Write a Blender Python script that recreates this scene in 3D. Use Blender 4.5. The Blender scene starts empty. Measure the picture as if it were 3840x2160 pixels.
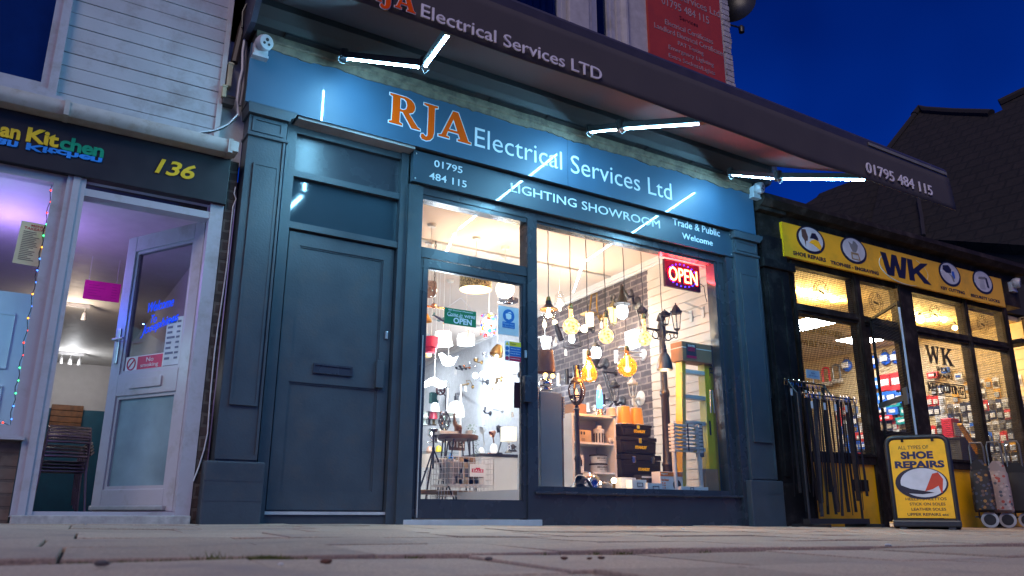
import bpy, bmesh, math, random
from mathutils import Vector, Matrix, noise
random.seed(7)
S = bpy.context.scene
COL = S.collection
# ------------------------------------------------------------------ camera
CAMP = Vector((0.0, -5.5, 0.04))
_pt, _yw, _rl = math.radians(16.0475), math.radians(31.929), math.radians(0.175)
FW = Vector((math.sin(_yw)*math.cos(_pt), math.cos(_yw)*math.cos(_pt), math.sin(_pt)))
_r = Vector((math.cos(_yw), -math.sin(_yw), 0)); _u = _r.cross(FW)
RT = _r*math.cos(_rl) + _u*math.sin(_rl); UP = -_r*math.sin(_rl) + _u*math.cos(_rl)
cd = bpy.data.cameras.new('camera'); cam = bpy.data.objects.new('camera', cd); COL.objects.link(cam)
cam.matrix_world = Matrix(((RT.x, UP.x, -FW.x, CAMP.x), (RT.y, UP.y, -FW.y, CAMP.y), (RT.z, UP.z, -FW.z, CAMP.z), (0, 0, 0, 1)))
cd.sensor_width = 36; cd.lens = 27.743; cd.clip_start = 0.05; cd.clip_end = 500
cd.dof.use_dof = True; cd.dof.focus_distance = 7.0; cd.dof.aperture_fstop = 3.4
S.camera = cam
# ------------------------------------------------------------------ sky, dusk light, exposure
W = bpy.data.worlds.new('World'); S.world = W; W.use_nodes = True
wn, wl = W.node_tree.nodes, W.node_tree.links
bg = wn['Background']
sky = wn.new('ShaderNodeTexSky'); sky.sky_type = 'NISHITA'; sky.sun_disc = False
sky.sun_elevation = math.radians(40); sky.sun_rotation = math.radians(226); sky.air_density = 1.0; sky.dust_density = 0.4; sky.ozone_density = 4
tint = wn.new('ShaderNodeMix'); tint.data_type = 'RGBA'; tint.blend_type = 'MULTIPLY'; tint.inputs[0].default_value = 1
wl.new(sky.outputs[0], tint.inputs[6])
tc = wn.new('ShaderNodeTexCoord'); nz = wn.new('ShaderNodeTexNoise'); nz.inputs['Scale'].default_value = 2.8; nz.inputs['Detail'].default_value = 3
wl.new(tc.outputs['Generated'], nz.inputs['Vector'])
rp = wn.new('ShaderNodeValToRGB'); wl.new(nz.outputs[0], rp.inputs[0])
rp.color_ramp.elements[0].position = .35; rp.color_ramp.elements[0].color = (0.0006, 0.050, 0.32, 1)
rp.color_ramp.elements[1].position = .70; rp.color_ramp.elements[1].color = (0.004, 0.115, 0.60, 1)
wl.new(rp.outputs[0], tint.inputs[7]); wl.new(tint.outputs[2], bg.inputs[0]); bg.inputs[1].default_value = 0.14
sl = bpy.data.lights.new('sun', 'SUN'); sl.energy = 1.3; sl.angle = math.radians(30); sl.color = (1.0, 0.83, 0.71)
sun = bpy.data.objects.new('sun', sl); COL.objects.link(sun)
_se, _sa = math.radians(40), math.radians(226)      # low glow behind the camera, a little to the left
_sd = Vector((math.sin(_sa)*math.cos(_se), math.cos(_sa)*math.cos(_se), math.sin(_se)))
sun.rotation_euler = _sd.to_track_quat('Z', 'Y').to_euler()
S.view_settings.view_transform = 'Standard'; S.view_settings.look = 'None'; S.view_settings.exposure = 0.0; S.view_settings.gamma = 1.0
S.cycles.max_bounces = 8; S.cycles.transparent_max_bounces = 24; S.cycles.sample_clamp_indirect = 4.0
S.cycles.caustics_reflective = False; S.cycles.caustics_refractive = False
# ------------------------------------------------------------------ measuring: photo pixel (3840 wide) -> ray
def ray(x, y): return FW*2959.27 + RT*(x-1920) - UP*(y-1080)
def P(p, Y):
    d = ray(*p); return CAMP + d*((Y-CAMP.y)/d.y)
def hit(p, o, n):
    d = ray(*p); return CAMP + d*((Vector(o)-CAMP).dot(Vector(n))/d.dot(Vector(n)))
def reg(ox, oy, s): return lambda x, y: (ox+x/s, oy+y/s)
R1=reg(0,0,1.3417);R2=reg(0,1000,1.249);R3=reg(840,0,1.3417);R4=reg(840,1080,1.3417);RA=reg(1950,800,2.4153);RB=reg(1950,1300,2.229)
RW=reg(2800,780,2.3375);RV=reg(2800,1350,1.9317);R5=reg(1500,700,2.07);R6=reg(1500,1300,2.07);RU=reg(1700,0,2.07);RS=reg(2700,0,1.6096)
RX=reg(3200,1500,2.786);RY=reg(2900,1350,3.622);RZ=reg(3400,1150,3.22);RN=reg(400,1100,3.622);RL=reg(900,0,3.22)
def shopwall_x(y): return 6.04+.079*(y-.1)
WN = Vector((-1, .079, 0)).normalized()
def WL(p, off=0.0): return hit(p, Vector((6.04, .1, 0))+WN*off, WN)
WKN = Vector((-.035, -1, 0)).normalized()
def wk_y(x): return -.035*(x-7)
def PW(p, off=0.0): return hit(p, Vector((7, 0, 0))-WKN*off, WKN)   # off > 0: deeper inside
# ------------------------------------------------------------------ materials
MATS = {}
def nodes(name):
    m = bpy.data.materials.new(name); m.use_nodes = True
    return m, m.node_tree.nodes, m.node_tree.links
def mat(name, col, rough=.5, metal=0, var=.12, scale=9, bump=0, bscale=60, coat=0, emit=None, es=0, spec=.5, dirt=None, dscale=3, trans=0, alpha=1):
    if name in MATS: return MATS[name]
    m, n, l = nodes(name); b = n['Principled BSDF']
    t = n.new('ShaderNodeTexCoord'); z = n.new('ShaderNodeTexNoise'); z.inputs['Scale'].default_value = scale; z.inputs['Detail'].default_value = 6
    l.new(t.outputs['Object'], z.inputs['Vector'])
    r = n.new('ShaderNodeValToRGB'); l.new(z.outputs[0], r.inputs[0])
    c = Vector(col[:3]); r.color_ramp.elements[0].position = .3; r.color_ramp.elements[1].position = .7
    r.color_ramp.elements[0].color = (*(c*(1-var)), 1); r.color_ramp.elements[1].color = (*[min(1, v) for v in c*(1+var)], 1)
    out = r.outputs[0]
    if dirt:
        z2 = n.new('ShaderNodeTexNoise'); z2.inputs['Scale'].default_value = dscale; z2.inputs['Detail'].default_value = 8; z2.inputs['Roughness'].default_value = .7
        l.new(t.outputs['Object'], z2.inputs['Vector'])
        r2 = n.new('ShaderNodeValToRGB'); r2.color_ramp.elements[0].position = .5; r2.color_ramp.elements[1].position = .68
        r2.color_ramp.elements[0].color = (0, 0, 0, 1); r2.color_ramp.elements[1].color = (1, 1, 1, 1)
        l.new(z2.outputs[0], r2.inputs[0])
        mx = n.new('ShaderNodeMix'); mx.data_type = 'RGBA'; l.new(r2.outputs[0], mx.inputs[0]); l.new(out, mx.inputs[6]); mx.inputs[7].default_value = (*dirt, 1); out = mx.outputs[2]
    l.new(out, b.inputs['Base Color'])
    mr = n.new('ShaderNodeMapRange'); l.new(z.outputs[0], mr.inputs[0]); mr.inputs[3].default_value = max(.02, rough*.85); mr.inputs[4].default_value = min(1, rough*1.15); l.new(mr.outputs[0], b.inputs['Roughness'])
    b.inputs['Metallic'].default_value = metal; b.inputs['Coat Weight'].default_value = coat; b.inputs['Specular IOR Level'].default_value = spec
    b.inputs['Transmission Weight'].default_value = trans
    if bump:
        z3 = n.new('ShaderNodeTexNoise'); z3.inputs['Scale'].default_value = bscale; z3.inputs['Detail'].default_value = 4
        l.new(t.outputs['Object'], z3.inputs['Vector'])
        bp = n.new('ShaderNodeBump'); bp.inputs['Strength'].default_value = bump; bp.inputs['Distance'].default_value = .01
        l.new(z3.outputs[0], bp.inputs['Height']); l.new(bp.outputs[0], b.inputs['Normal'])
    if emit: b.inputs['Emission Color'].default_value = (*emit, 1); b.inputs['Emission Strength'].default_value = es
    MATS[name] = m; return m
def glow(name, col, s):
    if name in MATS: return MATS[name]
    m, n, l = nodes(name); n.remove(n['Principled BSDF']); e = n.new('ShaderNodeEmission')
    e.inputs[0].default_value = (*col, 1); e.inputs[1].default_value = s; l.new(e.outputs[0], n['Material Output'].inputs[0]); MATS[name] = m; return m
def glass(name, tintc=(.95, .97, .97), ior=1.5, rough=.0, haze=0.0, hazec=(.5,.5,.5)):
    if name in MATS: return MATS[name]
    m, n, l = nodes(name); n.remove(n['Principled BSDF'])
    tr = n.new('ShaderNodeBsdfTransparent'); tr.inputs[0].default_value = (*tintc, 1)
    gl = n.new('ShaderNodeBsdfGlossy'); gl.inputs['Roughness'].default_value = rough
    lw = n.new('ShaderNodeLayerWeight'); lw.inputs[0].default_value = .5; f0 = ((ior-1)/(ior+1))**2
    pw = n.new('ShaderNodeMath'); pw.operation = 'POWER'; pw.inputs[1].default_value = 5; l.new(lw.outputs['Facing'], pw.inputs[0])
    fr = n.new('ShaderNodeMath'); fr.operation = 'MULTIPLY_ADD'; fr.inputs[1].default_value = 1-f0; fr.inputs[2].default_value = f0; l.new(pw.outputs[0], fr.inputs[0])
    mx = n.new('ShaderNodeMixShader'); l.new(fr.outputs[0], mx.inputs[0]); l.new(tr.outputs[0], mx.inputs[1]); l.new(gl.outputs[0], mx.inputs[2]); o = mx.outputs[0]
    if haze:
        df = n.new('ShaderNodeBsdfDiffuse'); df.inputs[0].default_value = (*hazec, 1)
        m2 = n.new('ShaderNodeMixShader'); m2.inputs[0].default_value = haze; l.new(o, m2.inputs[1]); l.new(df.outputs[0], m2.inputs[2]); o = m2.outputs[0]
    l.new(o, n['Material Output'].inputs[0]); MATS[name] = m; return m
def brickmat(name, c1, c2, mortar, w, h, ms=.012, axes='xz', bump=.6, rough=.8, var=.5):
    if name in MATS: return MATS[name]
    m, n, l = nodes(name); b = n['Principled BSDF']; t = n.new('ShaderNodeTexCoord')
    s = n.new('ShaderNodeSeparateXYZ'); c = n.new('ShaderNodeCombineXYZ'); l.new(t.outputs['Object'], s.inputs[0])
    l.new(s.outputs['XYZ'.index(axes[0].upper())], c.inputs[0]); l.new(s.outputs['XYZ'.index(axes[1].upper())], c.inputs[1])
    wz = n.new('ShaderNodeTexNoise'); wz.inputs['Scale'].default_value = 25; l.new(t.outputs['Object'], wz.inputs['Vector'])
    wa = n.new('ShaderNodeMix'); wa.data_type = 'VECTOR'; wa.inputs[0].default_value = .012; l.new(c.outputs[0], wa.inputs[4]); l.new(wz.outputs['Color'], wa.inputs[5])
    k = n.new('ShaderNodeTexBrick'); l.new(wa.outputs[1], k.inputs['Vector']); k.inputs['Color1'].default_value = (*c1, 1); k.inputs['Color2'].default_value = (*c2, 1); k.inputs['Mortar'].default_value = (*mortar, 1)
    k.inputs['Scale'].default_value = 1; k.inputs['Brick Width'].default_value = w; k.inputs['Row Height'].default_value = h; k.inputs['Mortar Size'].default_value = ms; k.inputs['Mortar Smooth'].default_value = .3
    z = n.new('ShaderNodeTexNoise'); z.inputs['Scale'].default_value = 14; z.inputs['Detail'].default_value = 8; l.new(t.outputs['Object'], z.inputs['Vector'])
    mr = n.new('ShaderNodeMapRange'); l.new(z.outputs[0], mr.inputs[0]); mr.inputs[1].default_value = .25; mr.inputs[2].default_value = .75; mr.inputs[3].default_value = 1-var; mr.inputs[4].default_value = 1+var
    mx = n.new('ShaderNodeMix'); mx.data_type = 'RGBA'; mx.blend_type = 'MULTIPLY'; mx.inputs[0].default_value = 1; l.new(k.outputs[0], mx.inputs[6]); l.new(mr.outputs[0], mx.inputs[7]); l.new(mx.outputs[2], b.inputs['Base Color'])
    b.inputs['Roughness'].default_value = rough
    bp = n.new('ShaderNodeBump'); bp.inputs['Strength'].default_value = bump; bp.inputs['Distance'].default_value = .012; bp.invert = True; l.new(k.outputs['Fac'], bp.inputs['Height']); l.new(bp.outputs[0], b.inputs['Normal'])
    MATS[name] = m; return m
# ------------------------------------------------------------------ mesh helpers
class G:
    def __init__(s): s.bm = bmesh.new()
    def face(s, pts):
        try: return s.bm.faces.new([s.bm.verts.new(Vector(p)) for p in pts])
        except ValueError: pass
    def box(s, a, b, M=None, bev=0):
        a, b = Vector(a), Vector(b); lo = Vector(map(min, a, b)); hi = Vector(map(max, a, b))
        vs = [s.bm.verts.new((x, y, z)) for x in (lo.x, hi.x) for y in (lo.y, hi.y) for z in (lo.z, hi.z)]
        fs = [s.bm.faces.new([vs[i] for i in q]) for q in ((0,1,3,2),(4,6,7,5),(0,4,5,1),(2,3,7,6),(0,2,6,4),(1,5,7,3))]
        if bev:
            es = list({e for f in fs for e in f.edges})
            r = bmesh.ops.bevel(s.bm, geom=es, offset=bev, segments=2, affect='EDGES', profile=.6)
            vs = list({v for f in r['faces'] for v in f.verts} | {v for v in vs if v.is_valid})
        if M: bmesh.ops.transform(s.bm, matrix=M, verts=vs)
        return s
    def tube(s, pts, r=.01, seg=8, closed=False, cap=True):
        pts = [Vector(p) for p in pts]; n = len(pts); rs = r if isinstance(r, (list, tuple)) else [r]*n
        rings = []; prev = None
        for i, p in enumerate(pts):
            if closed: t = pts[(i+1) % n]-pts[i-1]
            else: t = pts[min(i+1, n-1)]-pts[max(i-1, 0)]
            t = t.normalized() if t.length > 1e-9 else Vector((0, 0, 1))
            if prev is None: a = t.orthogonal().normalized()
            else:
                a = prev-t*prev.dot(t); a = a.normalized() if a.length > 1e-6 else t.orthogonal().normalized()
            prev = a; b = t.cross(a)
            rings.append([s.bm.verts.new(p+(a*math.cos(2*math.pi*k/seg)+b*math.sin(2*math.pi*k/seg))*rs[i]) for k in range(seg)])
        for i in range(n if closed else n-1):
            A, B = rings[i], rings[(i+1) % n]
            for k in range(seg): s.bm.faces.new((A[k], A[(k+1) % seg], B[(k+1) % seg], B[k]))
        if cap and not closed:
            s.bm.faces.new(rings[0][::-1]); s.bm.faces.new(rings[-1])
        return s
    def lathe(s, prof, c=(0, 0, 0), seg=20, M=None, rib=0, ribn=8):
        c = Vector(c); rings = []; vs = []
        for r, z in prof:
            if r < 1e-5: ring = [s.bm.verts.new(c+Vector((0, 0, z)))]
            else:
                ring = []
                for k in range(seg):
                    a = 2*math.pi*k/seg; rr = r*(1+rib*math.cos(a*ribn))
                    ring.append(s.bm.verts.new(c+Vector((rr*math.cos(a), rr*math.sin(a), z))))
            rings.append(ring); vs += ring
        for A, B in zip(rings, rings[1:]):
            for k in range(seg):
                k2 = (k+1) % seg
                if len(A) == 1 and len(B) == 1: continue
                if len(A) == 1: s.bm.faces.new((A[0], B[k2], B[k]))
                elif len(B) == 1: s.bm.faces.new((A[k], A[k2], B[0]))
                else: s.bm.faces.new((A[k], A[k2], B[k2], B[k]))
        if M: bmesh.ops.transform(s.bm, matrix=M, verts=vs)
        return s
    def ball(s, c, r, sx=1, sz=1, seg=16, rings=10):
        return s.lathe([(r*sx*math.sin(math.pi*i/rings), -r*sz*math.cos(math.pi*i/rings)) for i in range(rings+1)], c, seg)
    def prism(s, poly, y0, y1, M=None):
        f = [s.bm.verts.new((x, y0, z)) for x, z in poly]; b = [s.bm.verts.new((x, y1, z)) for x, z in poly]; n = len(poly)
        s.bm.faces.new(f); s.bm.faces.new(b[::-1])
        for i in range(n): s.bm.faces.new((f[i], b[i], b[(i+1) % n], f[(i+1) % n]))
        if M: bmesh.ops.transform(s.bm, matrix=M, verts=f+b)
        return s
    def disc(s, c, rx, rz, th=.004, M=None, seg=28):
        return s.prism([(c[0]+rx*math.cos(2*math.pi*k/seg), c[2]+rz*math.sin(2*math.pi*k/seg)) for k in range(seg)], c[1], c[1]+th, M)
    def frame(s, x0, z0, x1, z1, w, y0, y1, wb=None, wt=None):
        wb = w if wb is None else wb; wt = w if wt is None else wt
        s.box((x0, y0, z0), (x0+w, y1, z1)); s.box((x1-w, y0, z0), (x1, y1, z1))
        s.box((x0+w, y0, z0), (x1-w, y1, z0+wb)); s.box((x0+w, y0, z1-wt), (x1-w, y1, z1)); return s
    def raw(s, verts, faces, M=None):
        vs = [s.bm.verts.new(M @ Vector(v) if M else v) for v in verts]
        for f in faces:
            try: s.bm.faces.new([vs[i] for i in f])
            except ValueError: pass
        return s
    def build(s, name, m, parent=None, smooth=False, label=None):
        bmesh.ops.recalc_face_normals(s.bm, faces=s.bm.faces)
        me = bpy.data.meshes.new(name); off = Vector(); q = parent
        while q is not None: off += q.location; q = q.parent
        if parent is not None and off.length: bmesh.ops.translate(s.bm, verts=s.bm.verts, vec=-off)
        s.bm.to_mesh(me); s.bm.free(); me.materials.append(m)
        if smooth:
            for p in me.polygons: p.use_smooth = True
            try: me.set_sharp_from_angle(angle=math.radians(38))
            except Exception: pass
        o = bpy.data.objects.new(name, me); COL.objects.link(o)
        if parent is not None: o.parent = parent
        if label: o['label'] = label
        return o
def tag(o, label, cat, group=None):
    o['label'] = label; o['category'] = cat
    if group: o['group'] = group
    return o
def thing(name, label, cat, loc=(0, 0, 0), group=None):
    o = bpy.data.objects.new(name, None); COL.objects.link(o); o.location = Vector(loc); o.empty_display_size = .1
    return tag(o, label, cat, group)
def struct(o): o['kind'] = 'structure'; return o
def dup(root, loc, rz=None, label=None, sc=None):
    def cp(o, par):
        c = o.copy(); COL.objects.link(c)
        if par is not None: c.parent = par
        for ch in list(o.children): cp(ch, c)
        return c
    r = cp(root, None); r.location = Vector(loc)
    if rz is not None: r.rotation_euler = (0, 0, rz)
    if sc: r.scale = sc if isinstance(sc, tuple) else (sc, sc, sc)
    if label: r['label'] = label
    return r
def glyphs(body, bold=0, shear=0, space=1.0, depth=.02):
    cu = bpy.data.curves.new('t', 'FONT'); cu.body = body; cu.offset = bold; cu.shear = shear; cu.space_character = space; cu.extrude = depth; cu.resolution_u = 3
    return _cv(cu)
def _cv(cu):
    o = bpy.data.objects.new('t', cu); COL.objects.link(o); bpy.context.view_layer.update()
    me = o.evaluated_get(bpy.context.evaluated_depsgraph_get()).to_mesh()
    v = [tuple(x.co) for x in me.vertices]; f = [tuple(p.vertices) for p in me.polygons]
    bpy.data.objects.remove(o); bpy.data.curves.remove(cu); return v, f
def contour(polys, off=0, depth=.02):
    cu = bpy.data.curves.new('c', 'CURVE'); cu.dimensions = '2D'; cu.fill_mode = 'BOTH'; cu.extrude = depth; cu.offset = off
    for pl in polys:
        sp = cu.splines.new('POLY'); sp.points.add(len(pl)-1); sp.use_cyclic_u = True
        for q, (x, y) in zip(sp.points, pl): q.co = (x, y, 0, 1)
    return _cv(cu)
def fit(g, vf, quad, th=.003, flip=False):
    """lay a flat glyph mesh in the box lower-left, lower-right, upper-left (3-D points), facing the viewer side"""
    v, f = vf; x0 = min(a[0] for a in v); x1 = max(a[0] for a in v); y0 = min(a[1] for a in v); y1 = max(a[1] for a in v); zz = max(a[2] for a in v) or 1
    O, X, Z = [Vector(q) for q in quad]; ex = X-O; ez = Z-O; nrm = ex.cross(ez).normalized()
    g.raw([O+ex*((a[0]-x0)/(x1-x0))+ez*(((y1-a[1]) if flip else (a[1]-y0))/(y1-y0))+nrm*(th*a[2]/zz) for a in v], f); return g
def word(g, body, a, b, y, bold=0, shear=0, space=1.0, th=.003, dz=0):
    """text in the upright box a=(x0,z0) to b=(x1,z1) on the plane y, dz = rise of the right end"""
    return fit(g, glyphs(body, bold, shear, space), ((a[0], y, a[1]), (b[0], y, a[1]+dz), (a[0], y, b[1])), th)
def point_light(name, c, power, col, r=.03, parent=None):
    l = bpy.data.lights.new(name, 'POINT'); l.energy = power; l.color = col; l.shadow_soft_size = r
    o = bpy.data.objects.new(name, l); COL.objects.link(o); o.location = Vector(c)
    if parent is not None:
        q = parent; off = Vector()
        while q is not None: off += q.location; q = q.parent
        o.location -= off; o.parent = parent
    return o
def arc(c, r, a0, a1, n, ax, bx):
    c, ax, bx = Vector(c), Vector(ax), Vector(bx)
    return [c+ax*(r*math.cos(math.radians(a0+(a1-a0)*i/n)))+bx*(r*math.sin(math.radians(a0+(a1-a0)*i/n))) for i in range(n+1)]
# ================================================================== THE SETTING
def gz(x, y): return -.012-.007*x+.0125*min(y, 0)
M_slab = mat('paving_stone', (.43, .32, .235), .8, var=.3, scale=120, bump=.7, bscale=110, dirt=(.31, .24, .20), dscale=3.1)
def _slab_extra():
    n, l = M_slab.node_tree.nodes, M_slab.node_tree.links; b = n['Principled BSDF']; src = b.inputs['Base Color'].links[0].from_socket
    ge = n.new('ShaderNodeNewGeometry'); mr = n.new('ShaderNodeMapRange'); l.new(ge.outputs['Random Per Island'], mr.inputs[0]); mr.inputs[3].default_value = .84; mr.inputs[4].default_value = 1.08
    mx = n.new('ShaderNodeMix'); mx.data_type = 'RGBA'; mx.blend_type = 'MULTIPLY'; mx.inputs[0].default_value = 1; l.new(src, mx.inputs[6]); l.new(mr.outputs[0], mx.inputs[7])
    tc_ = n.new('ShaderNodeTexCoord'); v = n.new('ShaderNodeTexVoronoi'); v.inputs['Scale'].default_value = 70; l.new(tc_.outputs['Object'], v.inputs['Vector'])
    r = n.new('ShaderNodeValToRGB'); r.color_ramp.elements[0].position = .05; r.color_ramp.elements[1].position = .16; r.color_ramp.elements[0].color = (.25, .22, .2, 1); r.color_ramp.elements[1].color = (1, 1, 1, 1); l.new(v.outputs['Distance'], r.inputs[0])
    s2 = n.new('ShaderNodeSeparateColor'); l.new(v.outputs['Color'], s2.inputs[0]); th = n.new('ShaderNodeMath'); th.operation = 'GREATER_THAN'; th.inputs[1].default_value = .72; l.new(s2.outputs[0], th.inputs[0])
    m2 = n.new('ShaderNodeMix'); m2.data_type = 'RGBA'; m2.blend_type = 'MULTIPLY'; l.new(th.outputs[0], m2.inputs[0]); l.new(mx.outputs[2], m2.inputs[6]); l.new(r.outputs[0], m2.inputs[7]); l.new(m2.outputs[2], b.inputs['Base Color'])
_slab_extra()
M_bed = mat('joint_soil', (.06, .05, .038), .95, var=.5, scale=30, bump=.6, bscale=80)
M_paint = mat('anthracite_paint', (.050, .066, .082), .40, var=.14, scale=5, bump=.12, bscale=70, dirt=(.066, .072, .080), dscale=6)
M_paint2 = mat('anthracite_gloss', (.038, .043, .056), .27, var=.1, scale=4, bump=.02, bscale=40)
M_board = mat('sign_board', (.040, .095, .16), .5, var=.05, scale=3, coat=.6)
M_board.node_tree.nodes['Principled BSDF'].inputs['Coat Roughness'].default_value = .05
M_white = mat('white_paint', (.50, .49, .49), .5, var=.08, scale=6, bump=.08, dirt=(.45, .42, .4), dscale=4)
M_upvc = mat('white_upvc', (.44, .43, .47), .32, var=.06, scale=5, dirt=(.35, .33, .33), dscale=5)
M_render = mat('masonry_render', (.50, .47, .47), .85, var=.1, scale=14, bump=.35, bscale=110, dirt=(.38, .35, .34), dscale=2)
M_black = mat('black_plastic', (.018, .018, .02), .4, var=.2, scale=20)
M_blackp = mat('black_gloss_paint', (.013, .010, .011), .65, spec=.12, var=.3, scale=7, bump=.1, dirt=(.04, .032, .03), dscale=5)
M_steel = mat('steel', (.5, .5, .5), .35, .6, var=.1, scale=20)
M_chrome = mat('chrome', (.8, .8, .82), .08, 1, var=.05)
M_letter = mat('white_vinyl', (.72, .76, .80), .4, var=.03)
M_orange = mat('orange_vinyl', (.85, .085, .0), .65, var=.05, spec=.15)
M_cable = mat('white_cable', (.62, .62, .64), .45, var=.1)
M_brown = mat('dark_pipe', (.05, .035, .03), .5, var=.3, scale=15)
M_glass = glass('window_glass')
M_paper = mat('paper', (.75, .75, .74), .7, var=.04)
# ground under everything, then the paving slabs
g = G(); N = 24
xs = [-40, -15, -6, 0, 6, 12, 20, 40, 90]; ys = [-60, -30, -12, -5.7, -3, 0, .25]
for i in range(len(xs)-1):
    for j in range(len(ys)-1):
        g.face([(x, y, gz(x, y)-.016) for x, y in ((xs[i], ys[j]), (xs[i+1], ys[j]), (xs[i+1], ys[j+1]), (xs[i], ys[j+1]))])
struct(g.build('ground', M_bed))
g = G(); rng = random.Random(3)
rows = [.12, -.48, -1.08, -1.66, -2.27, -2.86, -3.42, -4.02, -4.62, -5.22, -5.82, -6.42, -7.02, -7.6]
for ri in range(len(rows)-1):
    y1, y0 = rows[ri], rows[ri+1]; x = -9+rng.random()*.6
    gap = .05 if abs(y1+3.42) < .01 else .009
    while x < 26:
        w = rng.choice((.6, .6, .6, .75, .45)); h = [rng.uniform(-.008, .008) for _ in range(4)]; base = rng.uniform(-.0025, .0025)
        if y1 < -3.4: base -= .007
        c = []
        for k, (px, py) in enumerate(((x+.004, y0+.004), (x+w-.004, y0+.004), (x+w-.004, y1-gap), (x+.004, y1-gap))):
            c.append(Vector((px+.079*py, py, gz(px, py)+base+h[k]*.6)))
        ce = sum(c, Vector())/4; top = [g.bm.verts.new(ce+(p-ce)*.991+Vector((0, 0, 0))) for p in c]
        mid = [g.bm.verts.new(p-Vector((0, 0, .004))) for p in c]; bot = [g.bm.verts.new(p-Vector((0, 0, .03))) for p in c]
        g.bm.faces.new(top)
        for k in range(4):
            k2 = (k+1) % 4
            g.bm.faces.new((mid[k], mid[k2], top[k2], top[k])); g.bm.faces.new((bot[k], bot[k2], mid[k2], mid[k]))
        x += w
struct(g.build('pavement', M_slab))
# moss and grass in the open joints
g = G(); rng = random.Random(5)
def tuft(c, n, h, sp):
    for _ in range(n):
        a = rng.uniform(0, 6.28); d = rng.random()*sp; b = Vector(c)+Vector((math.cos(a)*d, math.sin(a)*d*.35, 0)); t = b+Vector((rng.uniform(-1, 1)*h*.9, rng.uniform(-.4, .4)*h, h*rng.uniform(.35, 1))); s = Vector((.0022, 0, 0))
        g.face([b-s, b+s, t])
for fx, n, h, sp in ((1000, 260, .016, .055), (960, 120, .02, .07), (1060, 90, .011, .08), (810, 16, .03, .03), (760, 10, .022, .03), (620, 70, .012, .09), (450, 60, .01, .1), (300, 40, .01, .1), (2230, 12, .016, .03), (2040, 8, .016, .02), (2330, 26, .014, .05), (2640, 14, .012, .04), (1550, 20, .012, .04)):
    p = ray(fx, 1931+172); t = (-3.425-CAMP.y)/p.y; x = CAMP.x+p.x*t
    tuft((x, -3.43, gz(x, -3.43)-.013), n, h, sp)
mo = g.build('moss', mat('moss', (.10, .12, .02), .9, var=.5, scale=50)); mo['kind'] = 'stuff'; mo['label'] = 'green moss and grass blades growing in the open paving joint'
# small litter on the paving
M_stone = [mat('brown_leaf', (.12, .05, .03), .8, var=.4), mat('grey_pebble', (.1, .09, .09), .8, var=.4), mat('pale_chip', (.55, .55, .56), .6, var=.2)]
LIT = [((382, 2119), .012, 1, 'grey pebble on the slab below the cafe doorway'), ((1052, 2114), .005, 2, 'pale chip of stone beside the moss tuft'), ((1225, 2110), .011, 0, 'round brown seed lying right of the moss tuft'),
       ((2115, 2095), .008, 0, 'brown leaf scrap below the shop window, nearer the glass door'), ((2255, 2093), .008, 0, 'brown leaf scrap below the shop window, farther right of three'), ((2210, 2094), .006, 0, 'smallest brown leaf scrap between two others'),
       ((2560, 1985), .012, 2, 'white chip near the foot of the shop window riser'), ((1832, 2098), .009, 1, 'dark pebble in front of the glass shop door'), ((3330, 2047), .011, 2, 'pale flattened scrap of litter before the shoe repair board')]
for p, r, k, lab in LIT:
    d = ray(*p); t = 2.0
    for _ in range(30):
        q = CAMP+d.normalized()*t; t += (q.z-gz(q.x, q.y)-.0)/max(1e-4, -d.normalized().z+.02)*.6
    q = CAMP+d.normalized()*t; q.z = gz(q.x, q.y)
    g = G(); g.lathe([(r*math.sin(math.pi*i/6)*1.2, r*.5*(1-math.cos(math.pi*i/6))) for i in range(7)], q+Vector((0, 0, -.003)), 9)
    for v in g.bm.verts: v.co += Vector((rng.uniform(-1, 1), rng.uniform(-1, 1), rng.uniform(-.3, .6)))*r*.22
    tag(g.build(('leaf_scrap', 'pebble', 'stone_chip')[k], M_stone[k]), lab, ('leaf', 'pebble', 'litter')[k], 'litter on the paving')

# ================================================================== CAFE (left neighbour)
cafe = thing('cafe_building', 'white boarded cafe building with an open glazed door at the left', 'building', (.5, .05, 0))
g = G(); z = 2.62; k = 0
while z < 5.2:
    g.box((-1.6, .045, z), (.925, .10, z+.094 if k % 2 else z+.097)); g.box((-1.6, .06, z+.09), (.925, .10, z+.1)); z += .102; k += 1
cl = g.build('cladding', mat('white_boards', (.42, .43, .46), .55, var=.07, scale=4, bump=.06, dirt=(.30, .28, .28), dscale=3), cafe)
g = G(); g.box((.925, .10, 2.5), (1.12, .16, 5.2)); g.box((.905, .03, 2.6), (.94, .1, 5.2)); g.build('corner_board', M_white, cafe)
g = G(); g.box((-1.6, .12, 2.5), (1.12, .3, 5.2)); g.build('upper_wall', M_render, cafe)
# upper window
g = G(); g.frame(-1.15, 2.655, -.095, 4.3, .05, .0, .05); g.frame(-1.10, 2.70, -.145, 4.25, .045, .012, .05); g.box((-1.2, -.03, 2.63), (-.05, .05, 2.658)); wf = g.build('window', M_upvc, cafe)
g = G(); g.box((-1.06, .03, 2.74), (-.185, .034, 4.21)); g.build('pane', glass('upper_pane', (.6, .65, .75), 1.5), wf)
g = G(); g.box((-1.06, .044, 2.74), (-.185, .0445, 4.21)); g.build('pane_backing', mat('blue_backing', (.03, .11, .34), .7, spec=.2), wf)  # flat deep blue sheet close behind the pane
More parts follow.
